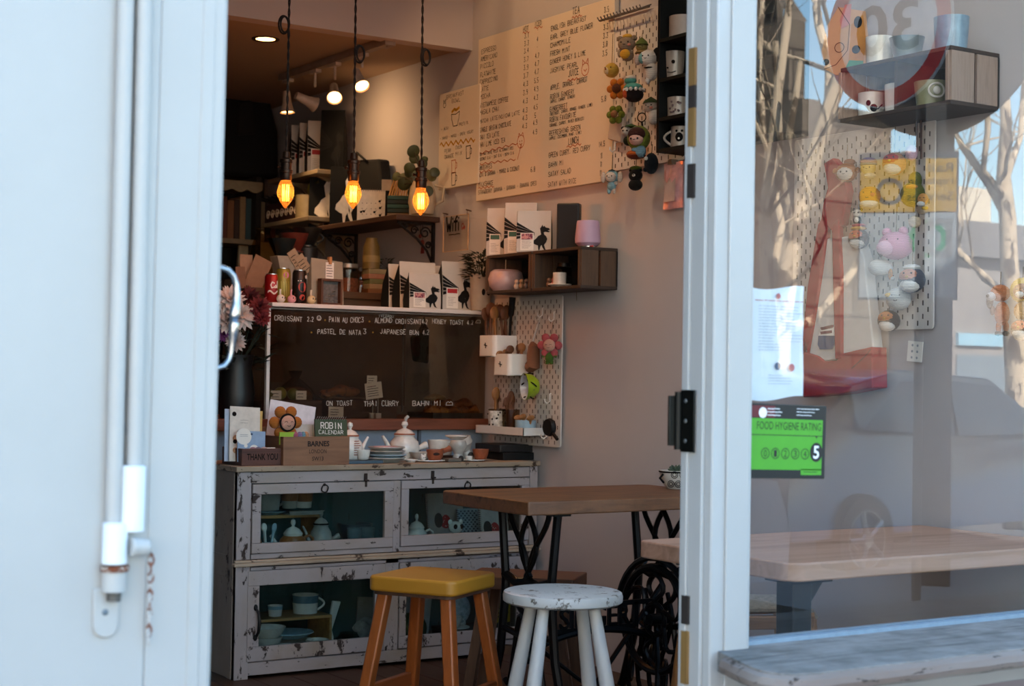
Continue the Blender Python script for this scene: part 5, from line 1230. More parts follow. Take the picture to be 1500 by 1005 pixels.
for i, (c, n_) in enumerate((('8a5a34', 'brown'), ('a3835a', 'tan'), ('6f6a3c', 'olive'), ('a06a4c', 'rust'), ('8d7a52', 'straw'))):
    o = MB().bx(-.055+.003*(i % 2), .055, -.04, .04, 0, .022).obj('biscuit_box', M(c, .7, var=.1), None, bevel=.002); q = onb(549, 6.42); o.location = (q[0]+.004*(i % 3), q[1], ZB+.0225*i); tag(o, f'{n_} flat packet in the stack under the yellow cylinder, number {i+1} from the bottom', 'packet', 'stacked packets')
t = thing('yellow_tin', 'tall yellow brown cylinder on the packet stack', 'tin', (onb(543, 6.42)[0], 6.42, ZB+.113)); MB().lathe([(0, 0), (.04, 0), (.038, .1), (.026, .13), (.026, .14), (0, .14)], n=22).obj('tin_body', M('6e5526', .5, .2), t); MB().lathe([(.0405, .03), (.04, .06)], n=22).obj('band', M('8a6d3a', .6), t)
pl = thing('potted_plant', 'small dark succulent in a terracotta pot behind the coffee bags', 'potted plant', (onb(563, 6.5)[0], 6.5, ZB)); MB().lathe([(0, 0), (.035, 0), (.045, .085), (.038, .085), (0, .07)], n=20).obj('pot', M('6e3d24', .8), pl)
b = MB(); leafy(b, 50, .03, .09, .035, 7, (0, 0, .08)); b.obj('leaves', M('232b1a', .7, var=.3), pl)

# ------------------------------------------------------------------ flowers on the counter at the left
fv = thing('flower_vase', 'bouquet of white and dark red chrysanthemums in a black vase by the door', 'flowers', (ony(345, 600, 5.85).x, 5.85, ZC))
hv = ony(352, 520, 5.85).z-ZC
MB().lathe([(0, 0), (.06, 0), (.075, hv*.4), (.06, hv*.8), (.07, hv), (.062, hv), (.05, hv*.8), (0, hv*.5)], n=24).obj('vase', M('0c0b0b', .4), fv)
def bloom(mb, c, r, n, seed, d=(0, -1, .3)):
    rg = random.Random(seed); d = Vector(d).normalized(); u = d.orthogonal().normalized(); v = d.cross(u); c = Vector(c)
    for ring in range(5):
        el = rad(-20+ring*24); k = max(5, int(n*(1-ring*.14)))
        for i in range(k):
            a = 2*math.pi*(i+rg.random()*.6)/k; dr = (u*math.cos(a)+v*math.sin(a))*math.cos(el)+d*math.sin(el)
            L = r*(1-.1*ring)*rg.uniform(.85, 1.1); w = L*.17; s_ = dr.cross(d).normalized() if abs(dr.dot(d)) < .99 else u
            mb.add([c+dr*L*.1, c+dr*L*.6+s_*w+d*.05*L, c+dr*L+d*.12*L, c+dr*L*.6-s_*w+d*.05*L], [(0, 1, 2, 3)])
    mb.sph(c, r*.2, 0, 8)
for i, (px, py, r, c, Y) in enumerate(((338, 440, 26, 'c9b6ae', 5.75), (354, 462, 26, 'c9b6ae', 5.7), (380, 450, 20, '5a0f14', 5.68), (366, 437, 22, '4a0c12', 5.75), (384, 466, 15, '65141a', 5.66), (332, 470, 24, 'bfaaa2', 5.75), (345, 500, 18, 'a99a94', 5.72), (326, 490, 14, '6a2a62', 5.75))):
    q = ony(px, py, Y)-Vector(fv.location); b = MB(); bloom(b, q, r*mpp(ony(px, py, Y)), 15, i, (-.2, -1, .35))
    b.obj('white_bloom' if c[0] in 'cba' else ('purple_bloom' if c == '6a2a62' else 'red_bloom'), M(c, .8, var=.12), fv)
b = MB(); rg = random.Random(3)
for i in range(16):
    a = rg.uniform(0, 6.3); b.tube([(0, 0, hv*.6), (.04*math.cos(a), .04*math.sin(a), hv), (.12*math.cos(a), .09*math.sin(a)-.04, hv+rg.uniform(.05, .22))], .0025, 5)
leafy(b, 70, .12, .2, .07, 6, (0, -.01, hv-.06)); b.obj('stems_and_leaves', M('18200f', .8, var=.4), fv)

# ------------------------------------------------------------------ wooden shelf on the right wall with iron brackets
zs = 1.806
ya = 6.2; yb = 7.1
sh = thing('wall_shelf', 'brown wooden wall shelf on scrolled iron brackets under the pendant bulbs', 'shelf', (XW, ya, zs))
MB().bx(-.225, -.002, 0, yb-ya, -.024, 0).obj('shelf_board', walnuty, sh, bevel=.003)
def bracket(y):
    b = MB()
    b.bx(-.014, -.002, y-.008, y+.008, -.2, -.024).bx(-.19, -.002, y-.008, y+.008, -.034, -.024)
    b.tube([(-.185, y, -.034), (-.15, y, -.06), (-.09, y, -.1), (-.04, y, -.15), (-.014, y, -.2)], .006, 7)
    for c, r in (((-.05, -.07), .028), ((-.105, -.062), .02), ((-.032, -.125), .017), ((-.15, -.047), .011)):
        b.tube([(c[0]+r*(1-t/16*.7)*math.cos(t*.55), y, c[1]+r*(1-t/16*.7)*math.sin(t*.55)) for t in range(17)], .004, 6)
    return b
for y in (.05, .8): bracket(y).obj('bracket', M('1d1512', .6, .5), sh)
def ons(px, X=XW-.12, z=0): q = onx(px, 320, X); return (X, q.y, zs+z)
# calendar, basket of sticks, plant, jug
def m4(t, w, h):
    b = MB()
    for i in range(12): x = -w/2+.006+i*(w-.012)/11; b.tube([(x, -.001, h-.006), (x, -.004, h+.005), (x, .004, h+.005)], .0014, 5)
    b.obj('wire_spiral', M('6a5a4a', .5), t)
    b = MB(); rg = random.Random(4)
    for i in range(5):
        for k in range(3): b.disc(-w*.32+i*w*.16, h*.2+k*h*.18, .0022, -.0008, 0, 6)
    for (x, z) in ((-.36, .24), (-.26, .26), (.12, .24), (.32, .38), (.3, .6), (.32, .14)): b.disc(x*w, z*h+.004, .006, -.0009, 0, 7); b.ink([(x*w, z*h), (x*w+.008, z*h+.012)], .003, -.0009)
    b.obj('ink_drawings', ink, t)
w_ = (onx(567, 300, XW-.14).y-onx(531, 300, XW-.14).y); q0 = ony(531, 305, ons(549, XW-.15)[1]); 
Yc = ons(549, XW-.15)[1]; wc = ony(567, 300, Yc).x-ony(531, 300, Yc).x; hc = ony(549, 278, Yc).z-zs
card('small white spiral calendar with ink birds standing on the wooden shelf', (XW-.17, Yc, zs), wc, hc, M('cfc3b2', .8), -6, 0, .006, 'calendar', 'desk_calendar', m4)
C.objects[[o.name for o in C.objects if o.name.startswith('desk_calendar')][-1]].rotation_euler[2] = rad(-30)
t = thing('stick_basket', 'striped green basket of wooden sticks beside the small calendar', 'basket', ons(583, XW-.13), rad(-30))
b = MB(); Yb = ons(583, XW-.13)[1]; wb = .5*(ony(597, 300, Yb).x-ony(569, 300, Yb).x); hb = ony(583, 287, Yb).z-zs
for i in range(5): MB().bx(-wb, wb, -.03, .03, hb*i/5, hb*(i+.92)/5).obj('woven_band', M(['6a5238', '1d2a22', '27463c', '1a221c', '2c4a40'][i], .8), t, bevel=.003)
b = MB()
for i in range(9): b.tube([(-wb*.9+wb*1.8*i/8, -.01, hb*.9), (-wb*.9+wb*1.8*i/8+.035-.003*i, .0, hb*2.1-.004*i)], .004, 6)
b.obj('sticks', M('b8864a', .6), t)
MB().box((-wb*1.1, .012, hb*1.5), (.045, .002, .05)).obj('printed_tag', M('a08c74', .8), t)
yp = ons(618, XW-.13)
pl = thing('potted_plant', 'plant with round olive leaves in a cream jug at the end of the wooden shelf', 'potted plant', yp)
MB().lathe([(0, 0), (.05, 0), (.062, .05), (.055, .11), (.04, .145), (.045, .16), (.04, .16), (.034, .145), (0, .1)], n=24).obj('jug', M('b09a7c', .5), pl)
MB().tube([(.05, -.02, .13), (.085, -.04, .12), (.08, -.04, .06), (.055, -.02, .045)], .007, 7).obj('jug_handle', M('b09a7c', .5), pl)
rg = random.Random(8); st_ = MB(); b = MB()
Pb = Vector(yp)
for px, py, r in ((606, 222, 10), (600, 247, 9), (590, 262, 9), (580, 258, 7), (592, 270, 10), (605, 262, 11), (613, 258, 10), (625, 257, 9), (637, 252, 8), (633, 258, 8), (619, 240, 8), (607, 232, 8), (598, 252, 8), (612, 272, 9), (626, 280, 9), (604, 280, 9), (621, 233, 6)):
    X = XW-.13+rg.uniform(-.07, .05); q = onx(px, py, X)-Pb; r_ = r*mpp(q+Pb)
    tilt = Matrix.Translation(q) @ Euler((rad(90+rg.uniform(-30, 30)), rad(rg.uniform(-30, 30)), rad(-33+rg.uniform(-35, 35)))).to_matrix().to_4x4()
    lf_ = MB().lathe([(0, .004), (r_*.6, .003), (r_, -.004), (r_*.6, -.001), (0, 0)], n=16, T=tilt); lf_.obj('leaf', M(rg.choice(('3b4220', '4a4c26', '2c331b')), .6, var=.2), pl)
    st_.tube([(0, 0, .14), (q.x*.4, q.y*.4, .14+(q.z-.14)*.6), q], .0022, 5)
st_.obj('stems', M('3a2c1a', .8), pl)
# black coffee bags and a dark jacket at the far end
def blackbag(label, px, X, w, h, rz): return coffee_bag(label, ons(px, X), w, h, rz, None, 'black', .07)
blackbag('black coffee bag with pale griffin, left one on the wooden shelf', 476, XW-.13, .155, .28, rad(-30))
blackbag('black coffee bag with pale griffin, right one beside the middle bulb', 507, XW-.13, .155, .28, rad(-30))
t = thing('black_backpack', 'black bag slumped behind the black coffee bags on the shelf', 'bag', ons(540, XW-.06), rad(-88))
MB().prism([(-.2, 0), (.19, 0), (.2, .16), (.16, .2), (.14, .3), (-.06, .315), (-.12, .29), (-.2, .27)], -.035, .03).obj('bag_body', M('0b0a0a', .9, var=.3, scale=6), t, bevel=.012)
MB().tube([(-.04, -.05, .3), (0, -.07, .34), (.05, -.05, .3)], .006, 6).obj('strap', black, t)
# charms hung under the near bracket
t = thing('hanging_charm', 'red charm with beads hanging from the near shelf bracket', 'charm', onx(619, 352, XW-.03), WALL)
MB().tube([(0, 0, .09), (0, 0, 0)], .0015, 5).tube([(-.02, 0, .09), (-.022, 0, .03)], .0015, 5).obj('cord', M('3a1512', .8), t)
MB().sph((0, 0, -.01), (.012, .008, .014)).sph((-.022, 0, .02), (.009, .007, .01)).obj('bead', M('7a2a1c', .5), t); MB().prism([(-.012, -.06), (.012, -.06), (.005, -.02), (-.005, -.02)], -.003, .003).obj('tassel', M('6a1a14', .8), t)
# ------------------------------------------------------------------ lamps
def pendant(px_b, py_tip, px_t, loop_py, loop_dir, label):
    Y = 5.3; tip = ony(px_b, py_tip, Y); topq = ony(px_t, 0, Y)
    t = thing('pendant_lamp', label, 'pendant lamp', (tip.x, Y, tip.z), 0, 'amber filament pendants')
    k = mpp(tip); H_ = 42*k
    MB().lathe([(0, 0), (.004, .001), (.008, .008), (.02, .022), (.03, .045), (.0315, .058), (.028, .075), (.0205, .095), (.017, H_)], n=26).obj('bulb', amber, t)
    fl = MB()
    for i in range(8):
        a = 2*math.pi*i/8; fl.tube([(.0115*math.cos(a), .0115*math.sin(a), .026), (.0125*math.cos(a), .0125*math.sin(a), .085)], .0021, 6)
    fl.obj('filament', emit('ffca80', 7, 'glowing_filament'), t)
    brz = M('3a2a22', .4, .8)
    MB().lathe([(0, H_-.004), (.019, H_-.004), (.021, H_), (.021, H_+.022), (.024, H_+.024), (.024, H_+.034), (.019, H_+.036), (.02, H_+.06), (.023, H_+.062), (.023, H_+.072), (.014, H_+.078), (.012, H_+.1), (.006, H_+.104), (0, H_+.104)], n=24).obj('socket', brz, t)
    MB().tube([(-.022, 0, H_+.045), (-.034, 0, H_+.045)], [.004, .006], 8).obj('switch_key', brz, t)
    ztop = 3.3-tip.z; off = (topq.x-tip.x)*(ztop-H_)/(topq.z-tip.z-H_)
    b = MB()
    for ph in (0, math.pi):
        b.tube([(off*s/150+.0026*math.cos(s*.75+ph), .0026*math.sin(s*.75+ph), H_+.1+(ztop-H_-.1)*s/150) for s in range(151)], .0026, 5)
    b.obj('twisted_cord', M('1c100b', .9), t)
    zl = ony(px_t, loop_py, Y).z-tip.z
    b = MB(); R_ = .026 if loop_dir != 0 else .04; ox = loop_dir*R_*.7
    xx = off*zl/ztop
    for q in range(2): b.tube([(xx+ox+R_*(.75 if q else .62)*math.cos(a), (.006 if q else -.004), zl+R_*(1.25 if q else 1.1)*math.sin(a)) for a in [2*math.pi*i/20 for i in range(20)]], .0036, 6, closed=True)
    b.obj('cord_loop', M('1c100b', .9), t)
    MB().lathe([(0, ztop-.03), (.05, ztop-.03), (.05, ztop-.002), (0, ztop-.002)], n=24, T=Matrix.Translation((off, 0, 0))).obj('ceiling_rose', brz, t)
    l = bpy.data.lights.new('filament_light', 'POINT'); l.energy = 5.5; l.color = (1, .55, .2); l.shadow_soft_size = .018
    lo = bpy.data.objects.new('filament_light', l); C.objects.link(lo); lo.parent = t; lo.location = (0, 0, .056)
    return t
amber = glass('ffb45c', 1.5, 0, 'amber_glass')
n_ = amber.node_tree.nodes; tl_ = n_.new('ShaderNodeBsdfTranslucent'); tl_.inputs[0].default_value = (1, .42, .1, 1); mx_ = n_.new('ShaderNodeMixShader'); mx_.inputs[0].default_value = .045
o_ = [q for q in n_ if q.type == 'OUTPUT_MATERIAL'][0]; s_ = o_.inputs[0].links[0].from_socket
amber.node_tree.links.new(s_, mx_.inputs[1]); amber.node_tree.links.new(tl_.outputs[0], mx_.inputs[2]); amber.node_tree.links.new(mx_.outputs[0], o_.inputs[0])
pendant(418, 305, 424, 37, -1, 'left pendant: bare amber filament bulb on a twisted dark cord')
pendant(517, 306, 521, 78, 1.2, 'middle pendant: bare amber filament bulb hanging before the black bags')
pendant(616, 316, 619, 83, 1, 'right pendant: bare amber filament bulb hanging before the round-leaved plant')
def spot_light(parent, loc, aim, energy, size, blend=.6, col=(1, .6, .29), r=.025):
    l = bpy.data.lights.new('lamp_beam', 'SPOT'); l.energy = energy; l.spot_size = rad(size); l.spot_blend = blend; l.color = col; l.shadow_soft_size = r
    lo = bpy.data.objects.new('lamp_beam', l); C.objects.link(lo); lo.location = loc
    d = Vector(aim)-Vector(loc); lo.rotation_euler = d.to_track_quat('-Z', 'Y').to_euler()
    if parent:
        lo.parent = parent; lo.location = Vector(loc)-Vector(parent.location)
    return lo
# track with four heads on the rear ceiling
ZT_ = 2.535
tr = thing('track_light', 'ceiling track with four white spotlight heads near the right wall', 'track light', (3.24, 6.04, ZT_))
tw = M('8a7a6c', .5)
MB().bx(-.02, .02, 0, 1.04, -.035, -.002).obj('track_rail', tw, tr, bevel=.002)
MB().bx(-.026, .026, -.05, .03, -.04, -.001).sph((0, -.03, -.04), (.012, .012, .006)).obj('feed_end', tw, tr, bevel=.003)
bulb_m = emit('ffb068', 12, 'lamp_face')
for (pr, pf, aim, en, sz) in (((421, 130), (421, 164), (3.3, 6.85, .6), 16, 90), ((459, 112), (461, 153), tuple(onx(568, 205, XW)), 7.5, 135), ((487, 103), (490, 143), (2.6, 5.0, .9), 9, 80), ((525, 92), (530, 126), (3.2, 5.0, .9), 9, 80)):
    h = onx(*pf, 3.24); y = h.y-6.04
    d = (Vector(aim)-h).normalized(); q = d.to_track_quat('-Z', 'Y').to_matrix().to_4x4(); T_ = Matrix.Translation((0, y, h.z-ZT_)) @ q
    head = MB().lathe([(0, .1), (.018, .1), (.02, .07), (.022, .045), (.03, .012), (.037, -.004), (.034, -.004), (.026, .012), (0, .02)], n=24, T=T_).obj('spot_head', M('b5a494', .5), tr)
    MB().lathe([(0, .004), (.031, .003), (.034, -.001)], n=24, T=T_).obj('lamp_face', bulb_m, head)
    MB().tube([(0, y, -.03), (0, y, h.z-ZT_+.08)], .006, 8).bx(-.014, .014, y-.035, y+.035, -.05, -.03).obj('stem', M('b5a494', .5), head)
    spot_light(tr, (h.x+d.x*.02, h.y+d.y*.02, h.z+d.z*.02), aim, en, sz, 1)
dl = thing('downlight', 'round recessed ceiling downlight with black rim above the bookcase', 'downlight', onz(389, 57, ZT_))
MB().lathe([(.042, -.002), (.058, -.004), (.06, -.001), (.06, 0), (.042, .0)], n=30).obj('rim', M('1c1410', .5), dl)
MB().lathe([(0, -.0015), (.034, -.0015), (.042, -.001)], n=30).obj('lamp_face', bulb_m, dl)
spot_light(dl, tuple(Vector(dl.location)+Vector((0, 0, -.01))), (dl.location.x+.5, dl.location.y, 0), 15, 125)
# spots on the front ceiling that wash the price boards and the hanging dolls
for i, (loc, aim, en, sz) in enumerate((((2.75, 5.15, 3.2), (3.62, 5.35, 2.3), 32, 80), ((2.7, 4.35, 3.2), (3.62, 4.5, 2.0), 12, 60))):
    c_ = thing('ceiling_spot', ['white ceiling spotlight above the doorway aimed at the price board', 'white ceiling spotlight aimed at the hanging dolls'][i], 'spotlight', (loc[0], loc[1], 3.3))
    d = (Vector(aim)-Vector(loc)).normalized(); T_ = Matrix.Translation((0, 0, -.1)) @ d.to_track_quat('-Z', 'Y').to_matrix().to_4x4()
    MB().lathe([(0, .08), (.02, .08), (.03, .012), (.037, -.004), (.034, -.004), (.026, .012), (0, .02)], n=24, T=T_).obj('spot_head', M('b5a494', .5), c_)
    MB().lathe([(0, .004), (.034, -.001)], n=24, T=T_).obj('lamp_face', bulb_m, c_); MB().tube([(0, 0, 0), (0, 0, -.08)], .008, 8).obj('stem', tw, c_)
    spot_light(c_, tuple(Vector(loc)+d*.03), aim, en, sz)

# unseen fill light panels, added to brighten the window table and the stools
for i, (x, y, e, lb) in enumerate(((3.0, 3.0, 9, 'added unseen fill light panel over the window table'), (2.2, 3.5, 4.5, 'added unseen fill light panel just inside the doorway'))):
    c_ = thing('added_fill_panel', lb, 'fill light', (x, y, 3.3))
    MB().bx(-.32, .32, -.22, .22, -.03, -.002).obj('frame', M('d8d8d6', .5), c_, bevel=.003); MB().bx(-.3, .3, -.2, .2, -.032, -.0305).obj('diffuser', emit('f4f8ff', 2, 'fill_panel_glow'), c_)
    l = bpy.data.lights.new('added_fill_light', 'AREA'); l.shape = 'RECTANGLE'; l.size = .6; l.size_y = .4; l.energy = e; l.color = (.86, .94, 1); l.spread = rad(150)
    lo = bpy.data.objects.new('added_fill_light', l); C.objects.link(lo); lo.parent = c_; lo.location = (0, 0, -.04)

# ------------------------------------------------------------------ back of the shop
bc = thing('bookcase', 'tall dark bookcase with scalloped cream shelf trim at the back', 'bookcase', (ony(300, 500, 7.78).x, 7.78, 0))
w_ = ony(379, 500, 7.78).x-bc.location.x; zA = ony(350, 268, 7.78).z; zB_ = ony(350, 350, 7.78).z
dkm = M('1a120d', .8, var=.2)
MB().bx(w_-.03, w_, 0, .3, 0, zA+.04).obj('side', dkm, bc); MB().bx(-.3, w_, .28, .3, 0, zA+.02).obj('back_panel', M('120d0a', .9), bc)
for z in (zA, zB_, zB_-.42): MB().bx(-.3, w_, 0, .28, z-.025, z).obj('shelf_board', M('7a6248', .7), bc)
pl_ = [(-.3, zA+.01), (w_, zA+.01)]+[(w_-(w_+.3)*i/40, zA-.03-.018*abs(math.sin(i*.55))) for i in range(41)]
MB().prism(pl_, -.015, -.002).obj('scalloped_trim', M('8a7458', .7), bc)
rg = random.Random(12); x = .02; k = 0
bcol = [('5e2c1c', 'rust brown'), ('7a4a2c', 'tan'), ('3a241a', 'dark brown'), ('8c6a4a', 'straw'), ('31484c', 'teal'), ('5a3a24', 'brown'), ('9a8468', 'cream'), ('44302a', 'umber'), ('6e3a26', 'brick')]
x = .1
for k, (c, n_) in enumerate(bcol):
    th = rg.uniform(.028, .04); h = rg.uniform(.2, .235)
    bo_ = thing('hardback_book', f'{n_} book on the upper bookcase shelf, {["first","second","third","fourth","fifth","sixth","seventh","eighth","ninth"][k]} from the left', 'book', (bc.location.x+x, 7.84, zB_), 0, 'books on the bookcase')
    MB().bx(0, th, 0, .15, 0, h).obj('cover', M(c, .8, var=.1), bo_, bevel=.002); MB().bx(.003, th-.003, .01, .15, h-.004, h+.0005).obj('pages', paper, bo_)
    x += th+.003
for k in range(7):
    th = .04; o = MB().bx(0, th, 0, .16, 0, .2+.01*(k % 3)).obj('folder', M(rg.choice(('2c1e16', '3a2a1e', '4a3424')), .8), None); o.location = (bc.location.x+.08+k*.047, 7.84, zB_-.42); tag(o, f'dark folder on the lower bookcase shelf, {["first","second","third","fourth","fifth","sixth","seventh"][k]} from the left', 'folder', 'folders on the bookcase')
# dark coat on a hook in the corner
ct_ = thing('dark_coat', 'black coats hanging in the dark corner above the bookcase', 'coat', (ony(352, 250, 7.95).x, 7.95, ony(352, 258, 7.95).z))
MB().prism([(-.22, 0), (.2, 0), (.19, .25), (.12, .48), (.0, .52), (-.12, .47), (-.24, .3)], -.06, .05).obj('coat_body', M('0a0908', .95, var=.3, scale=4), ct_, bevel=.02)
MB().prism([(-.06, .2), (.05, .22), (.02, .4), (-.05, .38)], -.09, -.06).obj('sleeve', M('15110e', .95), ct_, bevel=.01)
# pale wall shelves behind the pendants
def wshelf(name, label, px0, px1, py1, dep, th=.022):
    a = onx(px1, py1, XW-dep); y0 = a.y; far = onx(px0, py1, XW-dep).y
    s = thing(name, label, 'shelf', (XW, y0, a.z))
    MB().bx(-dep, -.002, 0, far-y0, -th, 0).obj('shelf_board', M('8c7a60', .7, var=.06), s, bevel=.003)
    for y in (.1, far-y0-.15): MB().prism([(-dep*.8, -th), (-.004, -th), (-.004, -.16), (-.03, -.13), (-dep*.5, -.05)], y, y+.018).obj('bracket', M('8c7a60', .7), s)
    return s
s1 = wshelf('wall_shelf', 'upper cream wall shelf carrying a row of white coffee bags', 392, 465, 247, .24); z1 = s1.location.z
s2 = wshelf('wall_shelf', 'lower cream wall shelf with a patterned box in the left corner', 386, 452, 316, .28); z2 = s2.location.z
MB().prism([(-.26, -.3), (-.24, -.02), (-.02, -.02), (-.02, -.2), (-.12, -.2), (-.16, -.3)], 0, .02).obj('scrolled_end_panel', M('a08c70', .7), s2).location.y = .9
for i, px in enumerate((438, 450, 462)):
    q = onx(px, 245, XW-.16); coffee_bag(['white coffee bag with griffin on the upper cream shelf, farthest of three', 'white coffee bag with griffin on the upper cream shelf, middle of three', 'white coffee bag with griffin on the upper cream shelf, nearest of three'][i], (XW-.13, q.y, z1), .15, .26, rad(-15), 'a8252a', 'white', .07, 0, 'bags on the upper cream shelf')
q = onx(472, 245, XW-.14); coffee_bag('plain black coffee bag at the near end of the upper cream shelf', (XW-.12, s1.location.y+.07, z1), .12, .3, rad(-40), None, 'white', .08)
o = C.objects[[o.name for o in C.objects if o.name.startswith('coffee_bag') and o.get('label')][-1]]
for ch_ in o.children:
    if ch_.name.startswith('bag_body'): ch_.data.materials[0] = M('080808', .7, spec=.2)
t = thing('patterned_box', 'dark red box with a row of white scrolls on the lower cream shelf', 'box', (XW-.24, onx(437, 318, XW-.24).y, z2), WALL)
L_ = onx(390, 320, XW-.24).y-onx(437, 318, XW-.24).y
MB().bx(-L_, 0, 0, .14, 0, .1).obj('box_body', M('3a1c18', .7), t, bevel=.002)
b = MB()
for i in range(7): xx = -L_+L_*(i+.5)/7; b.tube([(xx+.022*(1-j/14)*math.cos(j*.8), -.002, .045+.026*(1-j/14)*math.sin(j*.8)) for j in range(14)], .0035, 4)
b.obj('scroll_print', M('c9b49a', .8), t)
b = MB()
for i in range(8): b.tube([(-L_*.9+.03*i, .05, .1), (-L_*.9+.03*i-.1, .0, .13+.008*(i % 3))], .006, 6)
b.obj('dark_sticks', M('0e0b0a', .8), t)
cup('storage_pot', 'cream pot with black leaf print at the near end of the lower shelf', 'pot', (XW-.2, onx(447, 318, XW-.2).y, z2), .05, .12, M('a9966f', .5), .95)
fr = thing('lemon_sprig', 'yellow green lemon sprig hanging over the lower cream shelf', 'sprig', onx(459, 278, XW-.16))
MB().sph((0, 0, 0), (.03, .03, .045)).obj('lemon', M('8a8420', .6), fr); b = MB(); leafy(b, 8, .05, .06, .08, 3, (0, 0, -.02)); b.obj('leaves', M('3a3a14', .7), fr); MB().tube([(0, 0, .04), (.02, .03, .12)], .003, 5).obj('stem', M('2a2416', .8), fr)
# jars and brewing cones under the shelves
def onb2(px, Y): return (ony(px, 430, Y).x, Y, ZB)
t = thing('glass_bottle', 'large ribbed glass bottle behind the letters', 'bottle', onb2(384, 6.56)); MB().lathe([(0, 0), (.06, 0), (.065, .02), (.062, .06), (.066, .08), (.062, .1), (.066, .12), (.06, .16), (.05, .2), (.03, .26), (.034, .28)], n=24).obj('bottle_glass', glass('e6d2ac', 1.5, .05, 'old_glass'), t)
MB().lathe([(0, .004), (.056, .004), (.056, .12), (0, .13)], n=20).obj('contents', M('8a7048', .8, var=.4, scale=60), t)
for i, (px, c, n_) in enumerate(((413, '1c2426', 'dark grey'), (431, '6a2a20', 'brick red'), (449, '151515', 'black'))):
    Y = 6.58; z_ = ony(px, 378-8*i, Y).z; t = thing('brewing_cone', f'{n_} coffee dripper cone standing on canisters behind the note box', 'coffee dripper', (ony(px, 400, Y).x, Y, z_))
    MB().lathe([(.025, 0), (.03, .004), (.068, .085), (.064, .085), (.024, .01)], n=24).obj('cone', M(c, .35, coat=.4), t); MB().lathe([(0, -.002), (.045, 0), (.045, .006), (0, .008)], n=22).obj('base_plate', M(c, .35), t)
    MB().tube(handle_pts(.05, .02, .07, .03, 0), .006, 7).obj('handle', M(c, .35), t)
    can_ = thing('canister', f'dark canister under the {n_} dripper cone', 'canister', (t.location.x, Y, ZB)); MB().lathe([(0, 0), (.05, 0), (.05, z_-ZB-.006), (.046, z_-ZB-.002), (0, z_-ZB-.002)], n=24).obj('canister_body', M('15110f', .5), can_)
# machine mass on the counter behind the flowers
em = thing('coffee_machine', 'dark coffee machine on the back counter behind the flowers', 'coffee machine', (ony(345, 500, 6.9).x-.25, 6.75, ZC-.05))
MB().bx(-.2, .4, 0, .4, 0, .36).obj('machine_body', M('0c0b0b', .4, .3), em, bevel=.02); MB().bx(-.2, .4, -.02, .38, .36, .39).obj('cup_rail', M('1c1816', .3, .7), em); MB().tube([(.05, -.06, .2), (.05, -.12, .19)], .015, 8).obj('portafilter_handle', black, em)
struct('counter_back', MB().bx(.6, 3.2, 6.7, 7.25, 0, ZC-.051), M('1a1512', .9))
# ------------------------------------------------------------------ price boards
XB = XW-.024
def z3(x, y): return 630+x*.298508, y*.298508
pTL = onx(701, 58, XB); pBR = onx(896.5, 266, XB); Wb = pTL.y-pBR.y; zbot = onx(699, 295, XB).z; Hb = pTL.z-zbot
mb_ = thing('menu_board', 'large cream price board hand-lettered with coffee, tea, juice and lunch', 'menu board', (XB, pTL.y, zbot), WALL)
cream = M('cdbda6', .6, var=.02, scale=4)
MB().bx(0, Wb, 0, .022, 0, Hb).obj('board', cream, mb_, bevel=.002)
def mu(zx, zy): q = onx(*z3(zx, zy), XB); return pTL.y-q.y, q.z-zbot
b = MB(); small = MB(); oc = MB()
def line(s, x0, y0, x1, hh=.0205, m=b, sw=.1):
    u0, v0 = mu(x0, y0); u1, _ = mu(x1, y0); letter(m, s, u0, v0, hh, u1-u0, sw, -.001, 0, .05)
for s, x0, y0, x1 in (('ESPRESSO', 253, 265, 326), ('AMERICANO', 250, 303, 332), ('PICCOLO', 248, 340, 314), ('FLATWHITE', 248, 380, 324), ('CAPPUCCINO', 247, 416, 334), ('LATTE', 247, 452, 290), ('MOCHA', 247, 488, 298), ('VIETNAMESE COFFEE', 247, 530, 386), ('MASALA CHAI', 246, 565, 342), ('MATCHA LATTE/HOJICHA LATTE', 245, 607, 442), ('SINGLE ORIGIN CHOCOLATE', 244, 651, 400), ('THAI TEA LATTE', 243, 688, 342), ('THAI LIME ICED TEA', 241, 724, 370), ('SMOOTHIES', 240, 836, 306), ('ACAI & BANANA - MANGO & COCONUT', 240, 870, 440), ('MILKSHAKE', 239, 918, 312), ('STRAWBERRY BANANA - BANANA - BANANA OREO', 238, 955, 524),
        ('ENGLISH BREAKFAST', 595, 152, 768), ('EARL GREY BLUE FLOWER', 593, 196, 800), ('CHAMOMILE', 592, 236, 692), ('FRESH MINT', 591, 277, 690), ('GINGER HONEY & LIME', 590, 317, 766), ('JASMINE PEARL', 590, 360, 728), ('APPLE, ORANGE, CARROT', 592, 444, 774), ('ROBIN GINGERY', 591, 488, 709), ('GINGERBEET', 589, 549, 676), ('ROBIN FAVOURITE', 588, 601, 718), ('REFRESHING GREEN', 586, 667, 740), ('GREEN CURRY, RED CURRY', 584, 774, 788), ('BAHN MI', 583, 822, 659), ('SATAY SALAD', 582, 868, 694), ('SATAY WITH RICE', 580, 920, 720)):
    line(s, x0, y0, x1, .019 if len(s) < 26 else .0165)
for s, x0, y0, x1 in (('TEA', 700, 72, 738), ('JUICE', 680, 377, 732), ('LUNCH', 680, 711, 732)): line(s, x0, y0, x1, .025)
line('HOT', 458, 156, 486, .019); line('ICED', 514, 132, 550, .019)
for i, s in enumerate(('3.1', '3.3', '3.4', '3.7', '3.9', '3.7', '4.3', '3.9', '4.3', '4.3', '4.3', '4.3')): line(s, 464-i*.9, (189, 226, 263, 304, 345, 385, 426, 468, 510, 555, 592, 632)[i], 488-i*.9, .019)
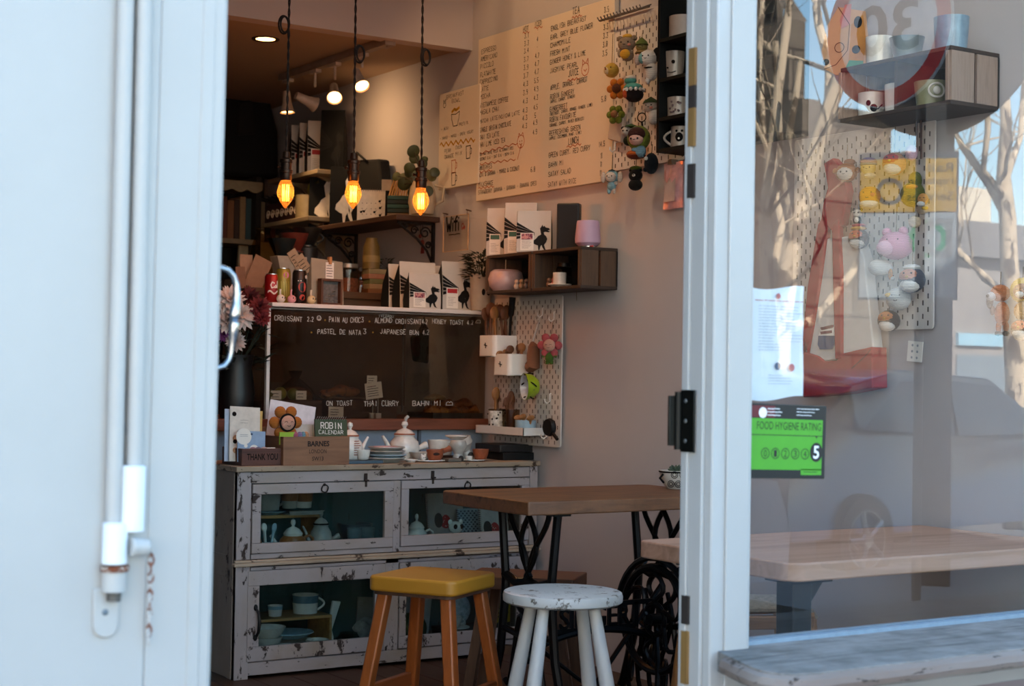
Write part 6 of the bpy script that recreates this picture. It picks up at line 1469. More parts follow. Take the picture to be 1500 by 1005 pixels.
for i, s in enumerate(('-', '4', '-', '4.7', '4.7', '4.7', '5.5', '4.9', '4.3', '4.5', '5', '4.9', '4.9')): line(s, 520-i*1.2 if len(s) > 1 else 526-i*1.2, (160, 203, 242, 288, 327, 366, 409, 450, 493, 540, 579, 615, 661)[i], 541-i*1.2 if len(s) > 1 else 534-i*1.2, .019)
line('6.8', 495, 845, 518, .019)
for i, s in enumerate(('3.5', '3.5', '3.3', '3.3', '3.8', '3.5')): line(s, 855-i*1.6, (63, 104, 147, 190, 232, 276)[i], 880-i*1.6, .02)
for s, x0, y0, x1 in (('5.8', 842, 500, 866), ('14.5', 829, 722, 860), ('11', 838, 778, 848), ('11', 836, 820, 846), ('11', 834, 862, 844)): line(s, x0, y0, x1, .02)
for s, x0, y0, x1 in (('(APPLE, CARROT, GINGER)', 590, 507, 714), ('(BEETROOT, CARROT, ORANGE, GINGER, LIME)', 588, 568, 800), ('(ORANGE, CARROT, MIXED BERRIES)', 586, 624, 758), ('(APPLE, CUCUMBER, MINT, LIME)', 584, 688, 746),
        ('YOU MAY HAVE MILK ALTERNATIVES', 240, 766, 410), ('COCONUT 0.6 - OAT 0.6 - SOYA 0.6', 240, 790, 412)): line(s, x0, y0, x1, .0115, small, .13)
b.obj('hand_lettering', ink, mb_); small.obj('small_lettering', ink, mb_)
def squig(x0, y0, x1, y1, n, amp, m=oc, w=.0032):
    u0, v0 = mu(x0, y0); u1, v1 = mu(x1, y1)
    m.ink([(u0+(u1-u0)*i/(n*4), v0+(v1-v0)*i/(n*4)+amp*math.sin(i*math.pi/2)) for i in range(n*4+1)], w, -.001)
for q in ((698, 88, 746, 74, 3), (676, 396, 734, 383, 3), (672, 722, 742, 706, 3), (456, 163, 488, 156, 2), (512, 139, 552, 130, 2), (238, 846, 304, 836, 3), (238, 925, 314, 914, 4), (234, 756, 430, 703, 6), (234, 808, 420, 782, 6)): squig(*q, .0045)
u, v = mu(446, 695); oc.disc(u, v, .028, -.001, 0, 14, .025); oc.ink([(u-.02, v+.02), (u-.014, v+.036), (u-.004, v+.026)], .003, -.001); oc.ink([(u+.004, v+.026), (u+.014, v+.036), (u+.02, v+.02)], .003, -.001); oc.ink([(u-.008, v+.004), (u-.008, v)], .004, -.001); oc.ink([(u+.008, v+.004), (u+.008, v)], .004, -.001); oc.ink([(u-.01, v-.008), (u, v-.013), (u+.01, v-.008)], .0028, -.001)
u1, v1 = mu(430, 782); oc.ink([(u+.002, v-.028), (u+.004, v1+.06), (u1, v1)], .003, -.001)
u, v = mu(762, 340); oc.disc(u, v, .026, -.001, 0, 14, .023); oc.ink([(u-.018, v+.018), (u-.018, v+.04), (u-.004, v+.026)], .003, -.001); oc.ink([(u+.004, v+.026), (u+.018, v+.04), (u+.018, v+.018)], .003, -.001); oc.ink([(u-.009, v), (u, v-.008), (u+.009, v)], .003, -.001)
oc.obj('orange_doodles', M('b0552c', .8), mb_)
# small breakfast bowl board
XS = XW-.03
a = onx(644, 138.5, XS); c_ = onx(700.5, 271, XS); Ws = a.y-c_.y; zb_ = onx(644, 278, XS).z; Hs = a.z-zb_
sb = thing('menu_board', 'small cream board headed BREAKFAST BOWL with drawn bowl and glasses', 'menu board', (XS, a.y, zb_), WALL)
MB().bx(0, Ws, 0, .028, 0, Hs).obj('board', cream, sb, bevel=.002)
def su(zx, zy): q = onx(*z3(zx, zy), XS); return a.y-q.y, q.z-zb_
b = MB(); ye = MB(); oc = MB()
def sline(s, x0, y0, x1, hh=.016, m=b): u0, v0 = su(x0, y0); u1, _ = su(x1, y0); letter(m, s, u0, v0, hh, u1-u0, .1, -.001, 0, .06)
for q in (('BREAKFAST', 82, 487, 168), ('BOWL', 108, 506, 152), ('+ ACAI', 56, 643, 94, .013), ('+ PROTEIN', 130, 622, 188, .013), ('+ MANGO - MANGO - GREEK YOGURT', 50, 688, 214, .012), ('PEAR', 72, 752, 104), ('OVEN', 126, 733, 158), ('ORANGE', 72, 780, 118), ('MIX', 126, 765, 160)): sline(*q)
u, v = su(125, 590); k = .034
b.ink([(u-k, v+.03), (u-k*.9, v+.005), (u-k*.5, v-.025), (u+k*.5, v-.025), (u+k*.9, v+.01), (u+k, v+.035)], .003, -.001); b.ink([(u-k, v+.03), (u, v+.026), (u+k, v+.035)], .003, -.001)
ye.ink([(u-k*.9, v+.04), (u-k*.3, v+.05), (u+k*.2, v+.044), (u+k*.9, v+.052)], .012, -.001)
u, v = su(72, 517); b.disc(u, v, .012, -.001, 0, 12, .0095); b.ink([(u-.01, v+.01), (u-.008, v+.024), (u, v+.014), (u+.01, v+.026), (u+.01, v+.01)], .0025, -.001)
u0, v0 = su(50, 712); u1, v1 = su(220, 685); ye.ink([(u0+(u1-u0)*i/28, v0+(v1-v0)*i/28+.009*math.sin(i*math.pi/2)) for i in range(29)], .007, -.001)
for (cx_, cy_, mm) in ((188, 750, b), (116, 882, b), (116, 820, oc)):
    u, v = su(cx_, cy_); mm.ink([(u-.018, v+.03), (u-.014, v-.024), (u+.014, v-.024), (u+.018, v+.03), (u-.018, v+.03)], .0032, -.001)
    mm.ink([(u+.017, v+.02), (u+.028, v+.015), (u+.026, v-.005), (u+.015, v-.008)], .003, -.001)
b.obj('hand_lettering', ink, sb); ye.obj('yellow_doodles', M('c08a24', .8), sb); oc.obj('orange_doodles', M('b0552c', .8), sb)
# clear wifi sign on two nails
XF = XW-.02
p0 = onx(649, 318, XF); p1 = onx(686, 310, XF); p2 = onx(649, 370, XF)
wf = thing('wifi_sign', 'clear acrylic Wifi sign hung on two nails beside the price board', 'sign', (XF, p0.y, p2.z), WALL)
Wf = p0.y-p1.y; Hf = p0.z-p2.z
MB().bx(0, Wf, 0, .004, 0, Hf).obj('acrylic_plate', glass('fbf8f3', 1.15, .05, 'acrylic'), wf, bevel=.001)
b = MB().bx(0, Wf, -.0005, .0045, Hf-.003, Hf).bx(0, Wf, -.0005, .0045, 0, .003).bx(0, .003, -.0005, .0045, 0, Hf).bx(Wf-.003, Wf, -.0005, .0045, 0, Hf); b.obj('bright_edge', M('c9a27a', .4), wf)
b = MB(); x = Wf*.16
for ch, wd in (('W', .05), ('i', .02), ('f', .035), ('i', .02)): letter(b, ch.lower() if ch != 'W' else 'W', x, Hf*.58, .062 if ch in 'Wf' else .05, wd*1.15, .17, -.001, 0, .03, .86, .0); x += wd*.9
scribble(b, Wf*.26, Hf*.42, Wf*.5, .016, 1, -.001, 0, .004, 5, .95); b.obj('black_lettering', ink, wf)
b = MB(); u = Wf*.8; b.disc(u, Hf*.68, .012, -.001, 0, 12, .007); b.disc(u+.012, Hf*.63, .009, -.001, 0, 10); b.disc(u-.004, Hf*.6, .006, -.001, 0, 8); b.obj('red_doodle', M('8a2a20', .8), wf)
b = MB()
for x in (.012, Wf-.006): b.tube([(x, .018, Hf+.012), (x, -.008, Hf+.016)], .003, 6).tube([(x, -.002, Hf+.012), (x, -.002, Hf-.005)], .0012, 5)
b.obj('nail', M('4a2c1c', .6, .5), wf)

# ------------------------------------------------------------------ two crates fixed to the wall above the lower pegboard
DC = .17
f1 = onx(852, 360.5, XW-DC); f0 = onx(719.6, 371, XW-DC); zt_ = f1.z; zb_ = onx(852, 422, XW-DC).z
L_ = f0.y-f1.y; cw = (L_+.03)/2
def wall_crate(label, y_near, L, H, D, zb, mid=False, pale=False):
    t = thing('wall_crate', label, 'crate', (XW-.002, y_near, zb))
    dkx = wood('1a110b', '352419', 'y', 1, .7, '271a12'); endw = wood('6a5444', '9c8474', 'z', 1, .7, '836c5c') if pale else wood('2c1d13', '503928', 'z', 1, .7, '3c2a1d')  # pale end slats: the window daylight is put into the wood colour
    MB().bx(-D, 0, 0, L, H-.012, H).obj('top_board', dkx, t, bevel=.0015); MB().bx(-D, 0, 0, L, 0, .012).obj('bottom_board', dkx, t, bevel=.0015)
    MB().bx(-.008, 0, 0, L, .012, H-.012).obj('back_board', M('120c08', .9), t)
    for y in (0, L-.012):
        MB().bx(-D*.98, -D*.52, y, y+.01, .012, H-.012).bx(-D*.46, -D*.03, y, y+.01, .012, H-.012).bx(-D, -D+.02, y+.009, y+.02, .012, H-.012).obj('end_slats', endw, t, bevel=.001)
    if mid: MB().bx(-D*.95, -.008, L*.5-.006, L*.5+.006, .012, H-.012).obj('divider', dkx, t)
    return t
yN = f1.y; HC = zt_-zb_
wall_crate('nearer of two dark wooden wall crates, holding the white cup', yN, cw-.004, HC, DC, zb_)
wall_crate('farther of two dark wooden wall crates, holding the pink pot', yN+cw+.004, cw-.004, HC, DC, zb_)
ZK = zt_+.0005; ZI = zb_+.0125
def onk(px, dep, z): q = onx(px, 400, XW-dep); return (XW-dep, q.y, z)
def wbag(px0, px1, py0, py1, dep): a_ = onx(px0, py0, XW-dep); c__ = onx(px1, py1, XW-dep); r_ = math.radians(57); return (Vector((a_.x, a_.y))-Vector((c__.x, c__.y))).length, a_.z-c__.z
# bags turned a little to the camera
def pk(px, py, Y): q = ony(px, py, Y); return q
for lb, px0, px1, py0, py1, dep, pat, pp in (('white coffee bag with green-topped label, farthest on the wall crates', 713, 741, 298, 369, .1, '2c5a48', False), ('tall white coffee bag with green-topped label on the wall crates, middle of three', 736, 784, 291, 368, .085, '2c5a48', False), ('smaller white coffee bag with pink patterned label on the wall crates', 754, 805, 307, 368, .13, 'b06a70', True)):
    q = onx((px0+px1)/2, 366, XW-dep); rz_ = rad(-40); w_ = (px1-px0)*mpp(q)/math.cos(rad(33-40)); h_ = (py1-py0)*mpp(q)
    if px0 == 713: w_ *= 1.5; q = onx(731, 366, XW-dep)
    coffee_bag(lb, (q.x+.01, q.y, ZK), w_, h_, rz_, pat, 'white', .05, 0, None, pp)
q = onx(833, 358, XW-.1)
t = thing('tablet_stand', 'black upright speaker panel behind the pink lamp on the wall crates', 'speaker', (q.x, q.y, ZK), rad(-50)); h_ = 68*mpp(q)
MB().bx(-.045, .045, -.02, .02, 0, h_).obj('case', M('0b0a0a', .4), t, bevel=.006); MB().bx(-.04, .04, -.0215, -.0205, .01, h_-.01).obj('grille', M('101012', .8), t)
q = onx(861, 356, XW-.09)
t = thing('lamp_speaker', 'rounded lilac pink speaker lamp on top of the wall crates', 'speaker', (q.x, q.y, ZK), rad(-35)); h_ = 40*mpp(q); r_ = 18.5*mpp(q)
MB().lathe([(0, .008), (r_*.75, .008), (r_, .02), (r_*1.02, .035), (r_*.9, h_*.93), (r_*.86, h_), (r_*.8, h_), (r_*.8, h_-.004), (0, h_-.004)], n=30).obj('shade', M('b391a6', .55, var=.03), t)
MB().lathe([(0, 0), (r_*.6, 0), (r_*.6, .008), (0, .009)], n=24).obj('base', silver, t); MB().sph((r_*.3, -r_*.62, .006), (.008, .005, .004)).obj('red_light', M('b0302a', .4), t)
q = onk(741, .1, ZI); o = MB().lathe([(0, 0), (.05, 0), (.07, .02), (.074, .05), (.066, .078), (.05, .088), (.046, .085), (0, .06)], n=28).obj('round_pot', M('b59a98', .35, coat=.4)); o.location = q; tag(o, 'round pink glazed pot inside the farther wall crate', 'pot')
for i, (px, c, n_) in enumerate(((757, 'b9a090', 'white and orange'), (764, '8a6a4a', 'brown'), (771, '5a4a44', 'dark'))):
    t = thing('figurine', f'tiny {n_} animal figurine beside the round pink pot', 'figurine', onk(px, .13, ZI)); MB().sph((0, 0, .014), (.012, .01, .014)).obj('body', M(c, .5), t); MB().sph((0, -.003, .033), (.011, .01, .01)).obj('head', M(c, .5, var=.3, scale=200), t)
t = cup('coffee_cup', 'white straight cup standing on a saucer in the nearer wall crate', 'cup', (*onk(820, .12, ZI)[:2], ZI+.007), .026, .05, M('cfc4bb', .3, coat=.3), .95)
plate('saucer', 'white saucer under the straight white cup in the wall crate', onk(820, .12, ZI), .046, M('cfc4bb', .3, coat=.3), .01, cat='saucer')
for i, (px, c, n_) in enumerate(((804, '6a4a34', 'brown'), (811, '9a5a54', 'red and white'))):
    t = thing('figurine', f'tiny {n_} figurine left of the white cup in the wall crate', 'figurine', onk(px, .13, ZI)); MB().sph((0, 0, .013), (.011, .01, .013)).obj('body', M(c, .5), t); MB().sph((0, -.002, .03), (.009, .009, .009)).obj('head', M(c, .5), t)
jar('dark glass jar at the back of the nearer wall crate', (*onk(826, .05, ZI)[:2], ZI), .03, .1, '15110e')
q = onx(845, 423, XW-.1); t = MB().tube([(0, 0, 0), (.002, .004, -.02), (-.002, -.004, -.04)], .0015, 5).obj('twine_end', M('6a5a48', .9)); t.location = (XW-.1, q.y, zb_); tag(t, 'loose twine end hanging under the wall crate', 'twine')

# ------------------------------------------------------------------ pegboards
def pegboard(label, y_left, z0, w, h, cols=None):
    t = thing('pegboard', label, 'pegboard', (XW-.02, y_left, z0), WALL)
    n = 5; poly = []
    r = .012
    for cx__, cz__, a0 in ((w-r, h-r, 0), (r, h-r, 90), (r, r, 180), (w-r, r, 270)): poly += [(cx__+r*math.cos(rad(a0+90*i/n)), cz__+r*math.sin(rad(a0+90*i/n))) for i in range(n+1)]
    MB().prism(poly, 0, .006).obj('panel', M('c9c2ba', .5, var=.02), t, bevel=.001)
    b = MB(); pitch = .04; rows = int(h/.02)-1
    for j in range(rows):
        for i in range(int(w/pitch)):
            x = .02+i*pitch+(pitch/2 if j % 2 else 0); z = .018+j*.02
            if x < w-.01: b.bx(x-.0025, x+.0025, -.0006, .0004, z-.0075, z+.0075)
    b.obj('slots', M('4e453e', .9), t); return t
def hook(parent, x, z, L=.03):
    return MB().tube([(x, .004, z+.03), (x, -.006, z+.03), (x, -.006, z), (x, -.02, z-.008), (x, -L, z), (x, -L, z+.01)], .0025, 7).obj('hook', white_metal, parent)
pr = onx(824, 432, XW-.02); zb_ = onx(821, 656, XW-.02).z; zt2 = pr.z
PBL = pegboard('white slotted pegboard low on the wall with wooden spoons in bins', pr.y+.5, zb_, .5, zt2-zb_)
yl = pr.y+.5
def pl_(px, py, dep=.02): q = onx(px, py, XW-dep); return q
def lu(px, py): q = onx(px, py, XW-.02); return yl-q.y, q.z-zb_
for px, py in ((813, 468), (807, 588), (796, 462), (802, 640)): u, v = lu(px, py); hook(PBL, u, v)
def bin_(label, px0, px1, py0, py1, dep=.1):
    # white open bin: its outer face stands dep in front of the board
    n0 = onx(px1, py1, XW-.024); f_ = onx(px0, (py0+py1)/2, XW-.02-dep)
    k = mpp(n0); h = (py1-py0)*k; wv = .125
    t = thing('wall_bin', label, 'bin', (XW-.022, n0.y, n0.z))
    d = dep; b = MB()
    r = .02; out = [(-.0, 0), (-.0, wv)]; 
    out = [(0, 0)]+[(-d+r-r*math.sin(rad(a)), r-r*math.cos(rad(a))) for a in range(0, 91, 15)]+[(-d+r-r*math.cos(rad(a)), wv-r+r*math.sin(rad(a))) for a in range(0, 91, 15)]+[(0, wv)]
    b.slab(out, 0, .003); n = len(out); vs = []; fs = []
    cxm, cym = -d/2, wv/2
    inn = [((x-cxm)*.96+cxm, (y-cym)*.97+cym) for x, y in out]
    for P_, z in ((out, 0), (out, h), (inn, h), (inn, .003)): vs += [(x, y, z) for x, y in P_]
    for a_ in range(3):
        for i in range(n): fs.append((a_*n+i, a_*n+(i+1) % n, (a_+1)*n+(i+1) % n, (a_+1)*n+i))
    b.add(vs, fs); b.obj('bin_body', white_plastic, t); b = MB()
    b.tube([(-d-.001, wv*.5-.01, h*.5), (-d-.001, wv*.5+.012, h*.55)], .002, 5).tube([(-d-.001, wv*.5, h*.4), (-d-.001, wv*.5+.004, h*.65)], .002, 5); b.obj('black_drawing', ink, t)
    return t, h, wv, d
B1, h1, wv, d1 = bin_('upper white bin of dark wooden spoons on the low pegboard', 715, 756, 492, 523, .11)
B2, h2, _, d2 = bin_('lower white bin of short wooden spoons on the low pegboard', 737, 775, 519, 551, .1)
rg = random.Random(21)
for k, (dy, dxx, L, m_, n_) in enumerate(((.1, -.08, .2, spoond, 'dark, far left'), (.085, -.05, .21, spoond, 'dark, second'), (.07, -.085, .22, spoond, 'dark, third'), (.06, -.03, .21, spoond, 'dark, fourth'), (.045, -.07, .2, spoonw, 'lighter, fifth'), (.03, -.04, .215, spoond, 'dark, sixth'), (.02, -.03, .2, spoond, 'dark, nearest'))):
    spoon(f'wooden spoon standing in the upper white bin ({n_})', (XW-.022+dxx, B1.location.y+dy, B1.location.z+.004), L, m_, (rad(rg.uniform(-10, 10)), rad(rg.uniform(-8, 6))), .024, 'spoons in the upper bin')
o = MB().tube([(0, 0, 0), (.0, -.01, .16), (0, -.012, .17), (0, -.02, .24)], [.006, .006, .012, .014], 9).obj('spatula', black); o.location = (XW-.05, B1.location.y+.015, B1.location.z+.004); tag(o, 'black handled brush rising from the upper white bin', 'brush')
for k, (dy, dxx, L, m_, n_) in enumerate(((.115, -.09, .1, spoonw, 'leaning far left'), (.09, -.07, .105, spoonw, 'light, second'), (.07, -.06, .11, spoond, 'dark, third'), (.05, -.05, .12, spoond, 'dark, fourth'), (.03, -.04, .125, spoond, 'dark, fifth'), (.018, -.03, .13, spoonw, 'lighter, nearest'))):
    spoon(f'short wooden spoon in the lower white bin ({n_})', (XW-.022+dxx, B2.location.y+dy, B2.location.z+.004), L, m_, (rad(14-k*4), rad(rg.uniform(-8, 6))), .018, 'spoons in the lower bin')
# tray shelf
n0 = onx(796, 640, XW-.022); k = mpp(n0); f_ = onx(714, 632, XW-.02-.1)
ts = thing('tray_shelf', 'white metal tray shelf at the bottom of the low pegboard', 'tray shelf', (XW-.022, n0.y-.005, n0.z+.002)); Lt = .36; dt = .1
MB().bx(-dt, 0, 0, Lt, 0, .003).obj('tray_floor', white_metal, ts); MB().bx(-dt, -dt+.003, 0, Lt, 0, .034).bx(-dt, 0, 0, .003, 0, .034).bx(-dt, 0, Lt-.003, Lt, 0, .034).obj('tray_rim', white_metal, ts)
def ontray(dy, dx_): return (ts.location.x-dx_, ts.location.y+dy, ts.location.z+.0035)
q = ontray(.26, .055); t = thing('glass_tumbler', 'printed glass tumbler of wooden spoons at the far end of the tray shelf', 'tumbler', q); MB().lathe([(0, 0), (.036, 0), (.04, .1), (.037, .1), (.033, .005), (0, .005)], n=24).obj('tumbler_glass', glass('e0dcd4', 1.5, .02, 'tumbler_glass'), t)
b = MB(); rg = random.Random(3)
for i in range(26): a = rg.uniform(2.6, 6.6); z = rg.uniform(.02, .09); b.sph((.0405*math.cos(a), .0405*math.sin(a), z), .004, 0, 6)
b.obj('black_dots_print', ink, t); MB().lathe([(.0385, .012), (.0402, .092)], n=24).obj('white_print', M('c9c4ba', .6, var=.4, scale=70), t)
for i, (dy, dx_, L, m_, n_) in enumerate(((.275, .06, .19, spoonw, 'pale'), (.255, .05, .17, spoond, 'dark'))): spoon(f'{n_} wooden spoon standing in the printed glass tumbler', ontray(dy, dx_), L, m_, (rad(9-12*i), rad(-4)), .02)
q = ontray(.17, .05); t = thing('glass_tumbler', 'clear glass of dark cutlery in the middle of the tray shelf', 'tumbler', q); MB().lathe([(0, 0), (.034, 0), (.038, .1), (.035, .1), (.031, .005), (0, .005)], n=24).obj('tumbler_glass', glass('e0dcd4', 1.5, .02, 'tumbler_glass'), t)
for i in range(5): spoon(f'dark wooden fork in the clear glass on the tray shelf, {["first","second","third","fourth","fifth"][i]} from the left', ontray(.19-.01*i, .05), .15+.012*(i % 3), spoond, (rad(8-4*i), rad(3*i-6)), .014, 'forks in the clear glass', name='wooden_fork', cat='fork')
t = cup('utensil_bowl', 'pale blue ribbed pot of wooden scoops on the tray shelf', 'pot', ontray(.06, .05), .043, .06, blue_glaze, .92)
for i, (dy, a_, n_) in enumerate(((.04, -20, 'nearer'), (.06, 5, 'middle'), (.08, 22, 'farther'))): spoon(f'{n_} wooden scoop lying in the pale blue pot', ontray(dy, .05), .085, spoonw, (rad(-a_), rad(-6)), .02, name='wooden_scoop', cat='scoop')
q = pl_(805, 626, .07); t = thing('hand_brush', 'round black brush hanging at the near end of the tray shelf', 'brush', q, WALL); MB().lathe([(0, -.012), (.032, -.01), (.036, 0), (.032, .012), (0, .014)], n=22, T=Matrix.Rotation(rad(90), 4, 'X')).obj('brush_head', black, t); MB().tube([(.02, 0, -.02), (.055, 0, -.045)], .007, 8).obj('brush_handle', black, t)
# green bowl on a hook
q = pl_(787, 566, .06); t = thing('hanging_bowl', 'lime green bowl with blue and white inside hung on the low pegboard', 'bowl', q, rad(-105)); r_ = 20*mpp(q)
T_ = Matrix.Rotation(rad(92), 4, 'X'); MB().lathe([(0, 0), (r_*.55, 0), (r_*.85, .02), (r_, .055), (r_*.97, .055)], n=28, T=T_).obj('outer_glaze', M('8aa01c', .35, coat=.4), t); MB().lathe([(r_*.97, .055), (r_*.8, .022), (0, .006)], n=28, T=T_).obj('inner_glaze', M('b5bcc4', .3, coat=.4), t)
b = MB(); rg = random.Random(2)
for i in range(14): a = rg.uniform(0, 6.3); rr_ = r_*rg.uniform(.2, .8); b.sph(T_ @ Vector((rr_*math.cos(a), rr_*math.sin(a), .012+.03*(rr_/r_)**2)), (.008, .004, .008), 0, 8)
b.obj('blue_dots', M('2a3a5c', .5), t)
b = MB()
for i in range(5):
    a = 2*math.pi*i/5; b.tube([T_ @ Vector((r_*(.93+.05*math.sin(j))*math.cos(a+.1*j), r_*(.93+.05*math.sin(j))*math.sin(a+.1*j), .02+.006*j)) for j in range(6)], .003, 5)
b.obj('black_swirls', ink, t)
# keyring doll bag and pink flower doll
q = pl_(779, 515, .05); t = thing('cork_charm', 'brown crochet pouch on a white key strap hung on the low pegboard', 'pouch', q, WALL)
MB().tube([(-.012, 0, -.06), (.012, 0, -.06), (.014, 0, .02), (0, 0, .036)], [.026, .028, .024, .008], 10).sph((0, 0, -.02), (.024, .018, .05)).obj('pouch_body', knit('8a5f48'), t)
MB().tube([(0, 0, .03), (.005, .02, .1), (.01, .02, .13)], .005, 6).tube([(.014+.016*math.cos(a), .015, .128+.016*math.sin(a)) for a in [2*math.pi*i/14 for i in range(14)]], .003, 6, closed=True).obj('strap', M('b5aca2', .5), t)
q = pl_(805, 506, .06); fd = flower_doll('pink flower doll with a smiling face and green body on the low pegboard', q, rad(-50), mpp(q)*13.5, 'b5565a', 'cfa08c', '4c6a2c')
MB().tube([(0, .02, .03), (.004, .03, .09), (.01, .035, .1)], .0015, 5).obj('hanging_cord', M('6a5a48', .8), fd)

# ------------------------------------------------------------------ upper pegboard with hanging dolls
pu = onx(893, 30, XW-.02); zlow = onx(890, 252, XW-.02).z; yu = pu.y+.01
PBU = pegboard('white slotted pegboard high on the wall crowded with crochet dolls', yu, zlow, .5, .58)
def uu(px, py): q = onx(px, py, XW-.02); return yu-q.y, q.z-zlow
u0, v0 = uu(893, 33); u1, v1 = uu(955, 17); b = MB()
b.tube([(u0, -.045, v0), (u1, -.045, v0)], .004, 6).tube([(u0, -.012, v0+.012), (u1, -.012, v0+.012)], .004, 6)
for i in range(14): x = u0+(u1-u0)*i/13; b.tube([(x, -.004, v0+.02), (x, -.05, v0), (x, -.058, v0+.012)], .0028, 6)
rk = b.obj('wire_rack', M('6a635a', .5, .4), PBU)
def doll(label, px, py, dep, parts, s_px, name='crochet_doll', cat='crochet doll', string=None, turn=-58, X=None):
    q = onx(px, py, XW-dep if X is None else X); k = mpp(q)*s_px
    t = thing(name, label, cat, q, rad(turn))
    for p_ in parts:
        nm, c, r, col = p_[:4]
        if nm == 'hat': MB().lathe([(r[0]*k, 0), (r[0]*k*.8, r[2]*k*.4), (0, r[2]*k)], n=16, T=Matrix.Translation([a*k for a in c])).obj('hat', knit(col), t)
        elif nm == 'frill':
            b = MB()
            for i in range(12): a = 2*math.pi*i/12; b.sph((c[0]*k+r[0]*k*math.cos(a), c[1]*k+r[0]*k*math.sin(a), c[2]*k), r[2]*k, 0, 8)
            b.obj('frill', knit(col), t)
        else: MB().sph([a*k for a in c], [a*k for a in (r if isinstance(r, tuple) else (r, r, r))], n=16).obj(nm, knit(col) if nm not in ('nose', 'button') else M(col, .4), t)
    return t, k
def eyes(t, k, c, r, sx=.35, sz=.1, size=.09, mouth=True, col=None):
    c = Vector(c)*k; R_ = Vector(r if isinstance(r, tuple) else (r, r, r))*k; b = MB()
    for s in (-1, 1):
        x, z = s*sx, sz; y = -math.sqrt(max(.05, 1-x*x-z*z)); b.sph((c.x+x*R_.x, c.y+y*R_.y, c.z+z*R_.z), size*k, 0, 8)
    if mouth:
        pts = []
        for i in range(5): x = (i-2)*.07; z = -.2+(abs(i-2)*.03); y = -math.sqrt(max(.05, 1-x*x-z*z))*1.02; pts.append((c.x+x*R_.x, c.y+y*R_.y, c.z+z*R_.z))
        b.tube(pts, .03*k, 5)
    b.obj('stitched_face', M(col, .9) if col else stitch, t)
def cord(t, k, z0, L, x=0): MB().tube([(x*k, .1*k, z0*k), (x*k, .25*k, (z0+L)*k)], .045*k, 5).obj('hanging_cord', M('6a5a42', .9), t)
t, k = doll('grey mouse doll with yellow bow and pink cheek at the top of the pegboard', 918, 66, .08, (('head', (0, 0, .1), (1.05, .8, .85), '8a7660'), ('body', (.1, .05, -1.15), (.75, .6, .7), '8a7660'), ('bow', (.1, -.1, .95), (.6, .35, .3), 'c99a3a'), ('belly', (.0, -.5, -1.1), (.62, .3, .55), 'c9932c'), ('ear', (-.85, .1, .75), .35, '8a7660'), ('ear', (.85, .1, .75), .35, '8a7660'), ('cheek', (.5, -.62, -.1), (.25, .12, .16), 'c9806c'), ('arm', (-.8, -.1, -.9), (.25, .25, .5), '8a7660')), 13); eyes(t, k, (0, 0, .1), (1.05, .8, .85), .4, .15); cord(t, k, 1, .7)
t, k = doll('small doll with pointed green hat and striped brown body', 940, 68, .07, (('head', (0, 0, -.1), (.9, .75, .7), '8a7a44'), ('hat', (0, 0, .2), (1, 1, 1.2), '5c6a30'), ('body', (0, .05, -1), (1.0, .75, .6), '8a7040'), ('stripe', (0, -.1, -1.0), (1.02, .7, .16), '4a3a20')), 10); eyes(t, k, (0, 0, -.1), (.9, .75, .7), .35, 0); cord(t, k, 1.2, .8)
t, k = doll('large white dog doll with one black ear and teal scarf on the pegboard', 950, 85, .1, (('head', (0, 0, 0), (1.1, .85, .85), 'd8cfc3'), ('ear', (.95, .05, .3), (.5, .4, .75), '1a1716'), ('ear', (-1.2, -.1, -.1), (.42, .3, .6), 'b5a093'), ('body', (.35, .05, -1.45), (.75, .65, 1.0), 'd8cfc3'), ('scarf', (-.5, -.3, -.05), (.5, .5, .6), '6a9a94'), ('strap', (.2, -.5, -1.1), (.5, .25, .1), '1a1716'), ('leg', (.0, -.1, -2.4), (.3, .3, .4), 'd8cfc3')), 14, turn=-62); eyes(t, k, (0, 0, 0), (1.1, .85, .85), .3, .15)
t, k = doll('round yellow chick doll hanging left of the pegboard on a long cord', 896, 103, .07, (('body', (0, 0, 0), (1, .95, 1), 'b8943c'), ('face_patch', (-.35, -.5, -.1), (.6, .45, .55), 'cdb68a'), ('beak', (-.5, -.95, .05), .13, '8a3a24')), 11); eyes(t, k, (-.2, 0, 0), 1, .4, .25, mouth=False); cord(t, k, .9, 4)
t, k = doll('orange flower doll with brown centre left of the cupcake doll', 904, 130, .07, tuple(('petal', (.75*math.cos(i*1.047), 0, .75*math.sin(i*1.047)), (.42, .3, .42), 'b8661c') for i in range(6))+(('centre', (0, -.2, 0), (.5, .4, .5), '5a3018'),), 14, name='flower_doll'); eyes(t, k, (0, -.2, 0), (.5, .4, .5), .3, .1, .06)
t, k = doll('teal topped cupcake doll with white frill and dark cup', 929, 132, .09, (('cup', (0, 0, -.45), (.95, .85, .75), '1c1412'), ('icing', (-.1, 0, .25), (.95, .85, .45), '4f8f80'), ('frill', (0, 0, -.02), (.95, .9, .2), 'cfc6ba'), ('swirl', (-.4, 0, .95), (.62, .5, .4), '4f8f80'), ('cream', (-.35, -.05, 1.2), (.55, .45, .25), 'cfc6ba'), ('red_patch', (-.7, -.5, -.4), (.3, .25, .45), 'a8431e')), 15, name='cupcake_doll')
t, k = doll('green flower doll with brown centre above the white paper bag', 902, 168, .07, tuple(('petal', (.7*math.cos(i*1.047), 0, .7*math.sin(i*1.047)), (.42, .35, .42), '64691f') for i in range(6))+(('centre', (-.1, -.25, .05), (.42, .35, .42), '8a5c3a'),), 13, name='flower_doll')
